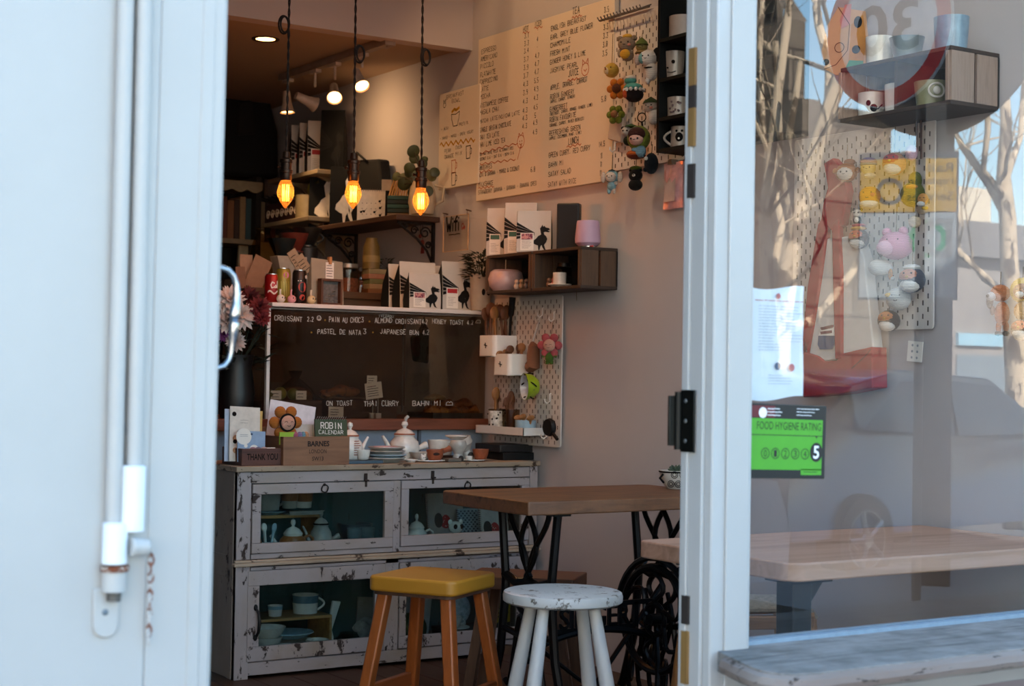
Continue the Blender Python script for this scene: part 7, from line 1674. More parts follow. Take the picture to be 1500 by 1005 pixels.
t, k = doll('white doll in a green cap beside the dark mug shelf', 953, 160, .08, (('head', (0, 0, .3), (.9, .75, .75), 'b8a898'), ('hat', (.0, .1, .65), (.95, .9, .8), '2c3a1c'), ('body', (.35, 0, -.85), (.7, .6, .95), 'd8cfc3'), ('cheek', (.25, -.6, .1), (.25, .12, .18), 'c9806c')), 13); eyes(t, k, (0, 0, .3), (.9, .75, .75), .35, .1)
t = thing('key_ring', 'dark round key ring hanging in the middle of the pegboard', 'key ring', onx(940, 172, XW-.05), rad(-58)); k = mpp(t.location); MB().tube([(6.5*k*math.cos(a), 0, 6.5*k*math.sin(a)) for a in [2*math.pi*i/20 for i in range(20)]], .0022, 6, closed=True).obj('ring', M('1c1714', .4, .7), t); MB().tube([(0, 0, 6*k), (0, .02, 12*k)], .0025, 6).obj('hook_clip', white_metal, t); MB().tube([(0, 0, -6*k), (2*k, 0, -16*k)], .004, 6).obj('fob', black, t)
t, k = doll('panda faced doll in a dark green cap behind the hooded girl doll', 920, 194, .07, (('head', (-.2, -.1, .1), (.7, .6, .7), 'b8aea2'), ('hat', (.4, .1, .7), (.95, .7, .45), '2f4a20'), ('body', (.1, .1, -1.1), (.8, .6, .7), '1c2416'), ('ear', (-.75, 0, .6), .25, '14110f')), 11); eyes(t, k, (-.2, -.1, .1), (.7, .6, .7), .4, .1, .13, False)
t, k = doll('girl doll with brown hair and olive green hood in the pegboard middle', 935, 203, .1, (('hood', (0, .1, .05), (1.05, .8, 1.1), '6a7228'), ('hair', (0, -.42, .3), (.8, .55, .66), '3a1c14'), ('face', (0, -.5, -.12), (.66, .55, .56), 'c99a88'), ('body', (.3, -.2, -1.15), (.5, .4, .55), '6a8a98'), ('arm', (-.15, -.35, -1.0), (.35, .2, .18), '6a8a98')), 17); eyes(t, k, (0, -.5, -.12), (.66, .55, .56), .45, .0, .1)
t, k = doll('orange disc cushion charm under the hooded girl doll', 931, 226, .1, (('disc', (0, 0, 0), (1.1, .9, .5), 'a8521c'), ('rim', (.1, 0, -.2), (1.12, .92, .38), '6a2c14')), 13, name='cushion_charm', cat='charm')
t, k = doll('small dark navy ghost doll hanging right of the orange disc', 954, 238, .08, (('body', (0, 0, -.1), (.72, .62, 1.05), '10161c'), ('paw', (-.5, -.2, -.7), .25, '10161c'), ('eye_patch', (-.35, -.55, .35), (.2, .1, .2), 'a8a49c')), 15); cord(t, k, .9, .9)
t, k = doll('white rabbit doll in a light blue hood with drooping ears', 896, 262, .07, (('hood', (0, .1, .25), (.95, .75, .85), '7aa0aa'), ('face', (0, -.3, .2), (.75, .6, .65), 'cbbcae'), ('ear', (-1.15, 0, .2), (.38, .25, .72), 'c4b2a4'), ('ear', (1.15, 0, .2), (.38, .25, .72), 'c4b2a4'), ('hat', (0, .05, 1.0), (.5, .45, .25), '1a1a18'), ('body', (0, 0, -.9), (.62, .5, .6), '86a8b0'), ('arm', (.62, -.1, -.6), (.25, .22, .25), 'cbbcae'), ('leg', (-.35, 0, -1.55), (.26, .26, .4), '86a8b0'), ('leg', (.35, 0, -1.55), (.26, .26, .4), 'cbbcae')), 11.5); eyes(t, k, (0, -.3, .2), (.75, .6, .65), .4, .1); cord(t, k, 1.1, 2)
t, k = doll('black bear doll with a green ruff hanging at the pegboard foot', 931, 262, .07, (('head', (0, 0, .4), (.85, .7, .75), '14100c'), ('ear', (-.6, 0, 1.0), .22, '14100c'), ('ear', (.6, 0, 1.0), .22, '14100c'), ('body', (0, 0, -.7), (.88, .65, .7), '14100c'), ('ruff', (0, 0, 1.25), (.75, .6, .28), '4a5a1c'), ('snout', (0, -.62, .35), (.22, .14, .18), 'b0a698')), 12.5)
MB().sph((0, -.77*k, .4*k), .08*k, 0, 8).obj('nose', ink, t); cord(t, k, 1.4, 1.4)
# paper bag and foil bag
q = onx(905, 190, XW-.04); t = thing('paper_wrap', 'crumpled white paper bag clipped at the pegboard edge', 'paper bag', q, WALL); k = mpp(q)*1.5
MB().prism([(-9*k, 12*k), (13*k, 14*k), (9*k, -14*k), (-13*k, -8*k)], -.012, .006).obj('paper', M('a8988a', .85, var=.12, scale=14), t, bevel=.004)
hook(t, -2*k, -20*k)
q = onx(987, 272, XW-.03); t = thing('foil_bag', 'pink foil packet with a clear window hanging below the mug shelf', 'foil bag', q, WALL); k = mpp(q); wx = 22*k; hz = 34*k
b = MB(); nx, nz = 10, 14; vs = []
rg = random.Random(6)
for j in range(nz+1):
    for i in range(nx+1):
        u, v = i/nx*2-1, j/nz*2-1; vs.append((u*wx, -.012*(1-u*u)*(1-v*v)-.005*rg.random(), v*hz))
b.add(vs, [(j*(nx+1)+i, j*(nx+1)+i+1, (j+1)*(nx+1)+i+1, (j+1)*(nx+1)+i) for j in range(nz) for i in range(nx)]); b.add([(-wx, .002, -hz), (wx, .002, -hz), (wx, .002, hz), (-wx, .002, hz)], [(0, 1, 2, 3)])
b.obj('foil', M('d6a3a4', .3, .2, var=.2, scale=30), t, ang=20)
MB().flat([(-wx*.6, -hz*.7), (wx*.55, -hz*.7), (wx*.62, hz*.3), (wx*.2, hz*.1), (0, hz*.35), (-wx*.3, hz*.1), (-wx*.62, hz*.3)], -.019).obj('clear_window', M('b5a29c', .2, coat=.5), t)
MB().prism([(-.014, hz*.9), (.014, hz*.9), (.008, hz*1.12), (-.008, hz*1.12)], -.02, .01).obj('clip', M('8f8880', .3, .7), t)

# ------------------------------------------------------------------ dark mug shelf
DM = .14
pa = onx(961.5, 224, XW-DM); zlo = pa.z; yfar = pa.y; Lm = .62; Hm = onx(961.5, 0, XW-DM).z-zlo+.1
ms_ = thing('mug_shelf', 'black wall shelf unit of four compartments with a mug in each', 'shelf', (XW-.002, yfar-Lm, zlo)); dkk = M('070806', .7, var=.2, scale=8, spec=.2); dks = M('10130d', .7, var=.15, scale=8, spec=.2)
MB().bx(-DM, 0, Lm-.014, Lm, 0, Hm).obj('side', dkk, ms_, bevel=.001); MB().bx(-DM, 0, 0, .014, 0, Hm).obj('side', dkk, ms_, bevel=.001); MB().bx(-.008, 0, .014, Lm-.014, 0, Hm).obj('back', M('0a0b09', .9), ms_)
zs_ = [0, onx(965, 173, XW-DM).z-zlo, onx(965, 116, XW-DM).z-zlo, onx(965, 58, XW-DM).z-zlo]
for z in zs_: MB().bx(-DM, -.008, .014, Lm-.014, max(0, z-.012), max(.012, z)).obj('shelf_board', dks, ms_)
mugm = M('94877c', .35, var=.06, coat=.3)  # cream darkened: the shelf's shade is put into the mug colour
def wall_mug(label, px, py, sh_, r, h, dep=.075, hnd=True, deco=None, taper=.95, mat=None, base=None):
    q = onx(px, py, XW-dep); z = ms_.location.z+zs_[sh_]+.0125*(sh_ == 0) if base is None else base
    t = cup('coffee_mug', label, 'mug', (XW-dep, q.y, z+.0005), r, h, mat or mugm, taper, r*.75 if hnd else None, rad(147))
    if deco: deco(t, r, h)
    return t
def face(t, r, h):
    a0 = rad(-145-147); b = MB()
    def P_(da, z): return (r*1.0*math.cos(a0+da), r*1.0*math.sin(a0+da), z)
    b.sph(P_(.15, h*.6), r*.2, 0, 8).sph(P_(-.45, h*.4), r*.1, 0, 8).tube([P_(-.5, h*.25), P_(0, h*.22), P_(.45, h*.27)], r*.04, 5); b.obj('painted_face', ink, t)
def blot(t, r, h):
    a0 = rad(-145-147); rg = random.Random(4); b = MB()
    for i in range(12): a = a0+rg.uniform(-.6, .6); b.sph((r*math.cos(a), r*math.sin(a), h*rg.uniform(.2, .8)), (r*.12, r*.12, r*.12), 0, 6)
    b.obj('painted_blossoms', M('4a2a2c', .5), t)
def bear(t, r, h):
    a0 = rad(-135-147); b = MB(); b.sph((r*.94*math.cos(a0), r*.94*math.sin(a0), h*.5), (r*.42, r*.42, r*.5), 0, 12); b.sph((r*.98*math.cos(a0+.3), r*.98*math.sin(a0+.3), h*.78), r*.14, 0, 8).sph((r*.98*math.cos(a0-.3), r*.98*math.sin(a0-.3), h*.78), r*.14, 0, 8); b.obj('black_animal_print', ink, t)
    b = MB(); b.sph((r*1.3*math.cos(a0), r*1.3*math.sin(a0), h*.42), r*.12, 0, 8); b.obj('white_snout', paper, t)
wall_mug('plain cream mug in the top compartment of the black mug shelf', 999, 48, 3, .046, .08, .075, False, None, 1.0)
wall_mug('tapered cream mug with painted face in the second compartment down', 988, 104, 2, .036, .1, .08, False, face, .8)
wall_mug('cream mug with dark blossoms in the third compartment down', 993, 162, 1, .038, .074, .075, False, blot, .95)
wall_mug('mug with a black animal print and white handle in the lowest compartment', 996, 218, 0, .033, .078, .075, True, bear, 1.0)
# ------------------------------------------------------------------ cast iron sewing table
TX0, TX1, TY0, TY1, TZ = 2.55, 3.36, 3.84, 4.34, .74
tb = thing('sewing_table', 'wooden tabletop on a black cast iron treadle base with SINGER lettering', 'table', (TX0, TY0, 0))
Lx, Ly = TX1-TX0, TY1-TY0
tw = wood('2a170c', '744a2c', 'x', .9, .5, '4f301c', .5, .45)
rg = random.Random(4); ed = [(.0, .03), (.004, .005)]
for i in range(1, 12): ed.append((Lx*i/12, rg.uniform(-.004, .006)))
ed += [(Lx-.035, 0), (Lx-.01, .01), (Lx, .035), (Lx, Ly-.03), (Lx-.03, Ly), (.02, Ly+.002), (.0, Ly-.02)]
for i in range(1, 5): ed.append((rg.uniform(-.004, .004), Ly*(1-i/5)))
MB().slab(ed, TZ-.04, TZ).obj('tabletop', tw, tb, bevel=.004, seg=3)
iron2 = M('0c0c0d', .42, .5, var=.2, bump=.1)
zc = TZ-.041
def side_frame(x, name):
    b = MB(); yc = Ly/2
    for s in (-1, 1):
        b.tube([(x, yc+s*.155, zc), (x, yc+s*.15, zc-.04), (x, yc+s*.125, .47), (x, yc+s*.13, .4), (x, yc+s*.15, .25), (x, yc+s*.2, .1), (x, yc+s*.245, .015)], [.014, .013, .014, .014, .014, .014, .017], 8)
        b.tube([(x, yc+s*(.06+.05*math.cos(t*math.pi/7)), zc-.18*t/7) for t in range(8)], .009, 7)
        b.tube([(x, yc+s*(.012-.055*math.sin(t*math.pi/8+.0)*(1 if t < 20 else 1)), zc-.01-.2*t/8) for t in range(9)], .009, 7)
        b.tube([(x, yc+s*.07*math.sin(t*math.pi/10), .49-.13*t/10) for t in range(11)], .009, 7)
        b.tube([(x, yc+s*(.02+.1*t/8), .36-.2*t/8+.05*math.sin(t*math.pi/4)) for t in range(9)], .009, 7)
        b.sph((x, yc+s*.245, .012), (.022, .03, .012), 0, 10)
    b.tube([(x, yc-.13, .485), (x, yc-.06, .465), (x, yc, .475), (x, yc+.06, .465), (x, yc+.13, .485)], .015, 8)
    b.tube([(x, yc-.14, .32), (x, yc, .3), (x, yc+.14, .32)], .011, 8)
    b.bx(x-.03, x+.03, yc-.18, yc+.18, zc-.012, zc)
    return b.obj(name, iron2, tb)
side_frame(.17, 'side_frame'); side_frame(Lx-.12, 'side_frame')
yc = Ly/2
# brace between the frames with open lettering
x0, x1 = .17, Lx-.12
b = MB().bx(x0, x1, yc-.006, yc+.006, .38, .395)
n = 20; arch = [(x0+(x1-x0)*i/n, .245+.065*math.sin(math.pi*i/n)**.6) for i in range(n+1)]
b.tube([(x, yc, z) for x, z in arch], .012, 8); b.bx(x0+.1, x1-.12, yc-.006, yc+.006, .307, .321).bx(x0, x0+.02, yc-.006, yc+.006, .225, .395).bx(x1-.02, x1, yc-.006, yc+.006, .225, .395).bx(x0+.09, x0+.105, yc-.006, yc+.006, .31, .39).bx(x1-.115, x1-.1, yc-.006, yc+.006, .31, .39)
br = b.obj('cross_brace', iron2, tb)
b = MB(); printed(b, 'SINGER', x0+.12, .319, x1-x0-.25, .064, yc, 0, thick=.012, bold=.008); b.obj('cast_lettering', iron2, br)
for s in (-1,): MB().tube([(x0, yc, .44 if s > 0 else .3), ((x0+x1)/2, yc+.02, .12), (x1, yc, .3 if s > 0 else .44)], .009, 7).obj('cross_stay', iron2, tb)
# treadle plate
b = MB(); bx0, bx1, by0, by1 = x0+.12, x1-.12, yc-.16, yc+.1
for i in range(9): b.tube([(bx0+(bx1-bx0)*i/8, by0, .085), (bx0+(bx1-bx0)*i/8, by1, .11)], .006, 6)
for k in range(5): y = by0+(by1-by0)*k/4; b.tube([(bx0, y, .085+.025*k/4), (bx1, y, .085+.025*k/4)], .008, 6)
b.obj('treadle', iron2, tb); MB().tube([(x0, yc, .095), (x1, yc, .095)], .01, 8).obj('treadle_axle', iron2, tb)
# belt wheel with curled spokes
wx = Lx-.185; wc = (yc-.045, .335); R_ = .165
b = MB().tube([(wx, wc[0]+R_*math.cos(a), wc[1]+R_*math.sin(a)) for a in [2*math.pi*i/40 for i in range(40)]], .0125, 8, closed=True)
b.tube([(wx, wc[0]+.05*math.cos(a), wc[1]+.05*math.sin(a)) for a in [2*math.pi*i/18 for i in range(18)]], .008, 7, closed=True)
for k in range(6):
    a = 2*math.pi*k/6+.2; b.tube([(wx, wc[0]+(.04+(R_-.04)*t/8)*math.cos(a+.75*math.sin(t*math.pi/8)), wc[1]+(.04+(R_-.04)*t/8)*math.sin(a+.75*math.sin(t*math.pi/8))) for t in range(9)], .008, 7)
b.tube([(wx-.02, *wc), (wx+.06, *wc)], .018, 10); b.obj('belt_wheel', iron2, tb)
b = MB().tube([(wx, wc[0]+(R_+.03)*math.cos(a), wc[1]+(R_+.03)*math.sin(a)) for a in [rad(20+10*i) for i in range(16)]], .011, 7)
b.tube([(wx, wc[0]-.12, wc[1]+.17), (wx, wc[0]-.17, wc[1]+.15), (wx, wc[0]-.2, wc[1]+.11)], .012, 7)
for k in range(5): a = rad(30+28*k); b.tube([(wx, wc[0]+(R_+.0)*math.cos(a), wc[1]+R_*math.sin(a)), (wx+.03, wc[0]+(R_+.03)*math.cos(a+.1), wc[1]+(R_+.03)*math.sin(a+.1))], .006, 6)
b.obj('belt_guard', iron2, tb)
b = MB().tube([(wx+.03, wc[0]+.03, wc[1]-.02), (wx, wc[0]-.02, .2), (wx-.03, yc-.1, .1)], .009, 7)
for k in range(7):
    y0 = yc-.2+.06*k; b.tube([(wx+.065+.01*math.sin(t), y0+.04*math.sin(t*.9), .06+.05*t) for t in range(8)], .0085, 6)
    b.tube([(wx+.065+.03*math.cos(a), y0+.03*math.cos(a), .15+.045*(k % 3)+.045*math.sin(a)) for a in [2*math.pi*i/16 for i in range(16)]], .007, 6, closed=True)
b.obj('scrollwork', iron2, tb)
# succulent bowl on the table
q = onz(992, 712, TZ); q = Vector((3.085, 4.08, TZ)); q = onz(990, 716, TZ+.0005)
pl = thing('potted_plant', 'small succulent in a black and white patterned bowl on the sewing table', 'potted plant', q); k = mpp(q); R_ = 24*k; h = 27*k
MB().lathe([(0, 0), (R_*.55, 0), (R_*.8, h*.3), (R_, h*.75), (R_, h), (R_*.9, h), (R_*.85, h*.7), (0, h*.6)], n=28).obj('bowl', M('b8b0a4', .5, var=.05), pl)
b = MB(); rg = random.Random(5)
for i in range(11):
    a = -2.2+.26*i-.4; z = h*(.3+.5*(i % 2)); rr_ = R_*(.8+.2*min(1, z/h/.75))*1.002
    for r0 in (.011, .006): b.tube([(rr_*math.cos(a+r0*math.cos(t)/rr_), rr_*math.sin(a+r0*math.cos(t)/rr_), z+r0*math.sin(t)) for t in [2*math.pi*j/10 for j in range(10)]], .0012, 4, closed=True)
b.tube([((R_+.001)*math.cos(t), (R_+.001)*math.sin(t), h*.93) for t in [2*math.pi*j/28 for j in range(28)]], .003, 5, closed=True); b.obj('black_swirls', ink, pl)
MB().tube([(-R_, 0, h*.8), (-R_*1.25, 0, h*.6), (-R_*.95, 0, h*.35)], .004, 6).obj('bowl_handle', ink, pl)
b = MB(); rg = random.Random(1)
for i in range(26):
    a = i*2.4; rr_ = .004+.0011*i; el = 1.1-.03*i; d = Vector((math.cos(a)*math.cos(el), math.sin(a)*math.cos(el), math.sin(el))); c = Vector((0, 0, h*.85)); b.tube([c, c+d*.018, c+d*.03], [.005, .0065, .0015], 6)
b.obj('succulent_leaves', M('3c4838', .6, var=.25), pl)

# ------------------------------------------------------------------ stools
# yellow square stool
YS = .5; C0 = Vector((2.455, 4.21)); e1 = Vector((2.653-2.362, 4.175-3.994)).normalized(); ry_ = math.atan2(e1.y, e1.x)
st = thing('square_stool', 'wooden stool with a padded yellow square seat before the white cabinet', 'stool', (C0.x, C0.y, 0), ry_)
a = .147; pts = []
for sx, sy, a0 in ((1, 1, 0), (-1, 1, 90), (-1, -1, 180), (1, -1, 270)):
    for i in range(7): t_ = rad(a0+15*i); pts.append((sx*(a-.03)+.03*math.cos(t_), sy*(a-.03)+.03*math.sin(t_)))
yel = M('b07a24', .45, var=.04, scale=8, bump=.03)
MB().slab(pts, YS-.045, YS).obj('seat', yel, st, bevel=.008, seg=4)
MB().slab([(x*.93, y*.93) for x, y in pts], YS-.055, YS-.045).obj('seat_base', walnut, st)
orw = wood('6b3113', '9c5426', 'z', 1, .35, '82431c', .15)
for sx in (-1, 1):
    for sy in (-1, 1):
        top_ = Vector((sx*.105, sy*.105, YS-.052)); bot = Vector((sx*.165, sy*.165, 0)); b = MB(); w = .0185; vs = []
        for P_, w_ in ((bot, w), (top_, w*1.0)):
            for q in ((-1, -1), (1, -1), (1, 1), (-1, 1)): vs.append((P_.x+q[0]*w_, P_.y+q[1]*w_, P_.z))
        b.add(vs, [(3, 2, 1, 0), (4, 5, 6, 7), (0, 1, 5, 4), (1, 2, 6, 5), (2, 3, 7, 6), (3, 0, 4, 7)]); b.obj('leg', orw, st, bevel=.006, seg=3)
orx = wood('5c2a10', '8a4822', 'x', 1, .4, '733a18', .15); ory = wood('5c2a10', '8a4822', 'y', 1, .4, '733a18', .15)
for s in (-1, 1):
    MB().bx(-.145, .145, s*.148-.011, s*.148+.011, .13, .17).obj('stretcher', orx, st, bevel=.003)
    MB().bx(s*.148-.011, s*.148+.011, -.145, .145, .085, .125).obj('stretcher', ory, st, bevel=.003)
# white round stool
rs = thing('round_stool', 'white painted round wooden stool with chipped top by the sewing table', 'stool', (2.585, 3.71, 0), rad(-21))
wpaint = peel('c9cac8', '6a645c', .415, 22, .5, (1, 1, 1), 'a9b4b8', .7); wleg = peel('cfd0cf', '7f93a0', .33, 20, .5, (1, 1, .4), 'b9bec0', .6)
R_ = .168; MB().lathe([(0, .468), (R_*.95, .468), (R_, .474), (R_*1.005, .488), (R_*.985, .498), (R_*.96, .5), (0, .5)], n=48).obj('seat', wpaint, rs)
for i in range(4):
    a = rad(45+90*i); c, s = math.cos(a), math.sin(a)
    MB().tube([(c*(.1+.1*t), s*(.1+.1*t), .47*(1-t)) for t in (0, .25, .5, .75, 1)], [.0165, .019, .0215, .02, .0165], 14).obj('leg', wleg, rs)
for i in range(4):
    a, b_ = rad(45+90*i), rad(135+90*i); r_ = .1+.1*.72; z = .47*.28
    if i % 2: MB().tube([(math.cos(a)*r_, math.sin(a)*r_, z), (math.cos(b_)*r_, math.sin(b_)*r_, z)], .011, 10).obj('stretcher', wleg, rs)
# brown stool behind the table
q0 = onz(860, 838, .42); q1 = onz(705, 831, .42); e = Vector((q0.x-q1.x, q0.y-q1.y)); L_ = e.length; rz_ = math.atan2(e.y, e.x)
bs_ = thing('wooden_stool', 'plain brown wooden stool behind the cast iron table legs', 'stool', ((q0.x+q1.x)/2, (q0.y+q1.y)/2, 0), rz_)
tk = wood('3a2012', '5e3820', 'x', .8, .5, '4a2a18')
MB().bx(-L_/2, L_/2, -.24, 0, .375, .42).obj('seat', tk, bs_, bevel=.004)
lg = wood('4a3020', '6e4c34', 'z', 1, .6)
for sx in (-1, 1):
    for y in (-.2, -.04): MB().tube([(sx*(L_/2-.07), y, .375), (sx*(L_/2-.015), y+(y+.12)*.25, 0)], [.022, .024], 4).obj('leg', lg, bs_)
MB().bx(-L_/2+.06, L_/2-.06, -.13, -.1, .14, .17).obj('stretcher', lg, bs_)

# ------------------------------------------------------------------ window table and woven stool
wt = thing('window_table', 'thick pale wooden table behind the shop window with rounded corner', 'table', (2.55, 2.745, 0))
zt_ = .68; Wx, Wy = 3.6-2.55, .585; pal = wood('8a664c', 'b8917a', 'x', .45, .5, 'a07a5f', .2)
pts = [(0.045, 0)]+[(Wx, 0), (Wx, Wy), (.03, Wy)]+[(.03-.03*math.sin(rad(t)), Wy-.03+.03*math.cos(rad(t))) for t in (30, 60, 90)]+[(.045-.045*math.cos(rad(t)), .045-.045*math.sin(rad(t))) for t in (0, 20, 40, 60, 80)]
MB().slab(pts, zt_-.044, zt_).obj('tabletop', pal, wt, bevel=.005, seg=3)
for y in (.12, .46):
    MB().bx(.09, .15, y-.03, y+.03, 0, zt_-.06).bx(.07, .2, y-.05, y+.05, zt_-.06, zt_-.044).prism([(.15, zt_-.06), (.2, zt_-.06), (.15, zt_-.12)], y-.02, y+.02).obj('leg', black, wt, bevel=.003)
q = onz(1146, 878, .43)
ws = thing('woven_stool', 'low stool with a woven rush seat under the window table', 'stool', (3.17, 3.6, 0), rad(-25))
wl = wood('7a4a26', 'a3703f', 'z', 1, .5); wlx = wood('6e4424', '98683a', 'x', 1, .5)
A = .15; z1 = .44
for sx in (-1, 1):
    for sy in (-1, 1): MB().tube([(sx*(A-.01), sy*(A-.01), z1-.005), (sx*(A+.035), sy*(A+.035), 0)], [.021, .017], 10).obj('leg', wl, ws)
    MB().bx(-A, A, sx*A-.014, sx*A+.014, z1-.05, z1-.012).obj('seat_rail', wlx, ws, bevel=.004)
    MB().bx(sx*A-.014, sx*A+.014, -A, A, z1-.05, z1-.012).obj('seat_rail', wlx, ws, bevel=.004)
b = MB()
for i in range(22): y = -A+2*A*i/21; b.tube([(-A-.01, y, z1-.02), (-A, y, z1), (-.05, y, z1+.004+.003*(i % 2)), (.05, y, z1+.004-.003*(i % 2)), (A, y, z1), (A+.01, y, z1-.02)], .0072, 6)
b.obj('rush_seat', M('8e8478', .9, var=.25, scale=60), ws)
# ------------------------------------------------------------------ right wall behind the glass
# upper crate with two shelves of mugs
DC2 = .2; n1 = onx(1393, 152, XW-DC2); t1 = onx(1393, 66, XW-DC2); far = onx(1232, 95, XW-DC2)
H2 = t1.z-n1.z; L2 = far.y-n1.y
wall_crate('wooden slatted wall crate with mugs high behind the window glass', n1.y, L2, H2, DC2, n1.z, True, True)
YC2, ZC2 = n1.y, n1.z
def onc(px, dep, top_=True): q = onx(px, 100, XW-dep); return (XW-dep, q.y, ZC2+(H2+.0005 if top_ else .0125))
def wmug(label, px, top_, r, h, mat, taper=.9, h_=None, deco=None, dep=.1):
    t = cup('coffee_mug', label, 'mug', onc(px, dep, top_), r, h, mat, taper, h_, rad(-20));
    if deco: deco(t, r, h)
    return t
bluem = M('7d9aae', .3, var=.15, coat=.3)
wmug('large pale blue mug standing at the near end of the crate top', 1393, True, .05, .105, bluem, .85)
wmug('white mug with loop handle on the crate top beside the cartoon board', 1288, True, .042, .095, white_glaze, .85, .03)
t = cup('tea_bowl', 'grey blue bowl with brown foot on the crate top', 'bowl', onc(1328, .1), .052, .075, M('8a9aa2', .35), .6); MB().lathe([(.033, .004), (.036, .02)], n=24).obj('brown_foot', M('6a5240', .6), t)
def cat(t, r, h):
    b = MB(); a0 = rad(-105); rr_ = r*.96
    b.sph((rr_*math.cos(a0), rr_*math.sin(a0), h*.35), (r*.3, r*.2, h*.16), 0, 10).sph((rr_*math.cos(a0-.4), rr_*math.sin(a0-.4), h*.55), (r*.2, r*.16, h*.12), 0, 10).tube([(rr_*math.cos(a0+.3), rr_*math.sin(a0+.3), h*.3), (rr_*1.06*math.cos(a0+.7), rr_*1.06*math.sin(a0+.7), h*.5)], r*.06, 5); b.obj('black_cat_print', ink, t)
wmug('white mug with a black cat print inside the slatted crate', 1277, False, .04, .075, white_glaze, .95, .025, cat, .13)
wmug('tall white mug with a red badge inside the slatted crate', 1318, False, .043, .085, white_glaze, .95, None, lambda t, r, h: MB().bx(-r*.5, r*.1, -r*1.01, -r*.8, h*.3, h*.7).obj('red_badge', M('8a3a34', .6), t), .13)
wmug('olive and blue tea bowl with a round crest inside the slatted crate', 1364, False, .048, .075, M('8a8a6a', .3, coat=.3), .8, None, lambda t, r, h: MB().tube([(r*.5*math.cos(a)-.005, -r*1.0+.006*abs(math.cos(a)), h*.6+r*.42*math.sin(a)) for a in [2*math.pi*i/16 for i in range(16)]], .003, 5, closed=True).sph((-.005, -r*.95, h*.6), (r*.25, r*.1, r*.25)).obj('white_crest', paper, t), .13)
# board with drawn animals standing on the crate
q = onx(1243, 66, XW-.09); tb = thing('cartoon_board', 'cut-out board of a tan long-nosed animal and orange pup on the crate top', 'standee', (XW-.1, q.y, ZC2+H2+.001), rad(-62)); k = mpp(q)*1.25
MB().prism([(-26*k, 10*k), (-12*k, 2*k), (22*k, 0), (26*k, 40*k), (22*k, 74*k), (-10*k, 82*k), (-24*k, 60*k), (-30*k, 30*k)], 0, .008).obj('board', M('b98a62', .7, var=.05), tb)
b = MB().flat([(2*k, 8*k), (20*k, 4*k), (24*k, 40*k), (20*k, 70*k), (6*k, 60*k), (4*k, 30*k)], -.001); b.obj('orange_pup_print', M('b5752a', .7), tb)
MB().flat([(-4*k, 2*k), (20*k, 1*k), (21*k, 16*k), (4*k, 18*k)], -.0015).obj('green_print', M('2e7a58', .7), tb)
b = MB().disc(-8*k, 34*k, 6*k, -.0016, 0, 18, 5.2*k).disc(-24*k, 18*k, 4*k, -.0016, 0, 14).disc(14*k, 62*k, 5*k, -.0016, 0, 14, sz=1.4).disc(12*k, 30*k, 5*k, -.0016, 0, 14)
b.ink([(-26*k, 10*k), (-12*k, 14*k), (2*k, 30*k), (4*k, 60*k), (-10*k, 82*k)], .7*k, -.0016); b.obj('black_outline', ink, tb)
MB().flat([(-6*k, 56*k), (4*k, 60*k), (6*k, 84*k), (-2*k, 84*k), (-8*k, 66*k)], -.0013).obj('pink_ear_print', M('b5706a', .7), tb)
# pegboard behind the glass
pr = onx(1370, 172, XW-.02); zb2 = onx(1364, 482, XW-.02).z
PB2 = pegboard('white slotted pegboard behind the window hung with knitted birds', pr.y+.6, zb2, .6, pr.z-zb2)
yl2 = pr.y+.6
W_T = -70
def wd(label, px, py, parts, s, face_=None, cl=0, name='crochet_doll', dep=.09, turn=-62, hooky=True):
    t, k = doll(label, px, py, dep, parts, s, name, 'crochet doll', None, turn)
    if face_: eyes(t, k, *face_)
    if cl: cord(t, k, .8, cl)
    return t, k
def robin(label, px, py, s, back, face_c, belly, extra=(), cl=2.5):
    return wd(label, px, py, (('body', (0, 0, 0), (1.05, .95, 1), back), ('face', (-.1, -.35, .25), (.82, .66, .6), face_c), ('belly', (-.05, -.35, -.4), (.8, .66, .6), belly), ('beak', (-.15, -1.0, .2), (.12, .2, .1), 'b5842a'))+extra, s, ((-.1, -.35, .3), (.82, .66, .6), .35, .3, .08, False), cl, 'knitted_bird')
wd('orange monkey doll with white face at the top of the tote bag straps', 1240, 253, (('head', (0, 0, 0), (1.1, .9, .95), 'a8642f'), ('face', (0, -.4, -.1), (.85, .6, .7), 'cfc2b6'), ('ear', (-1.1, 0, .2), .3, 'a8642f'), ('ear', (1.1, 0, .2), .3, 'a8642f'), ('tuft', (.3, 0, 1.0), (.6, .4, .35), '8a4a24')), 15, ((0, -.4, -.1), (.85, .6, .7), .35, .15), 2)
wd('cream doll in a lilac and blue cap left on the window pegboard', 1272, 246, (('head', (0, 0, 0), (.85, .75, .8), 'c9b48a'), ('cap', (0, .05, .7), (1.0, .85, .5), '8a7aa0'), ('cap_band', (0, .0, .4), (1.02, .85, .25), '6f86a8'), ('collar', (.2, -.1, -.9), (.7, .6, .35), 'cfc8bc')), 13, ((0, 0, 0), (.85, .75, .8), .4, 0))
wd('orange chick doll with white belly under the lilac-capped doll', 1274, 288, (('body', (0, 0, 0), (1.1, .95, 1), 'c9822a'), ('belly', (0, -.2, -.75), (.95, .8, .5), 'cfc8bc'), ('cheek', (.5, -.8, .1), (.25, .15, .2), 'c96a4a')), 15, ((0, 0, 0), (1.1, .95, 1), .35, .35, .07))
robin('red breasted knitted bird with white belly at the top of the pegboard', 1310, 240, 17, 'c98a5a', 'b5362a', 'd5cdc2')
o = MB().sph((0, 0, 0), (.02, .018, .024)).obj('yarn_ball', knit('c99aa4')); o.location = onx(1335, 224, XW-.07); tag(o, 'pink yarn ball with dark needles at the top of the pegboard', 'yarn ball')
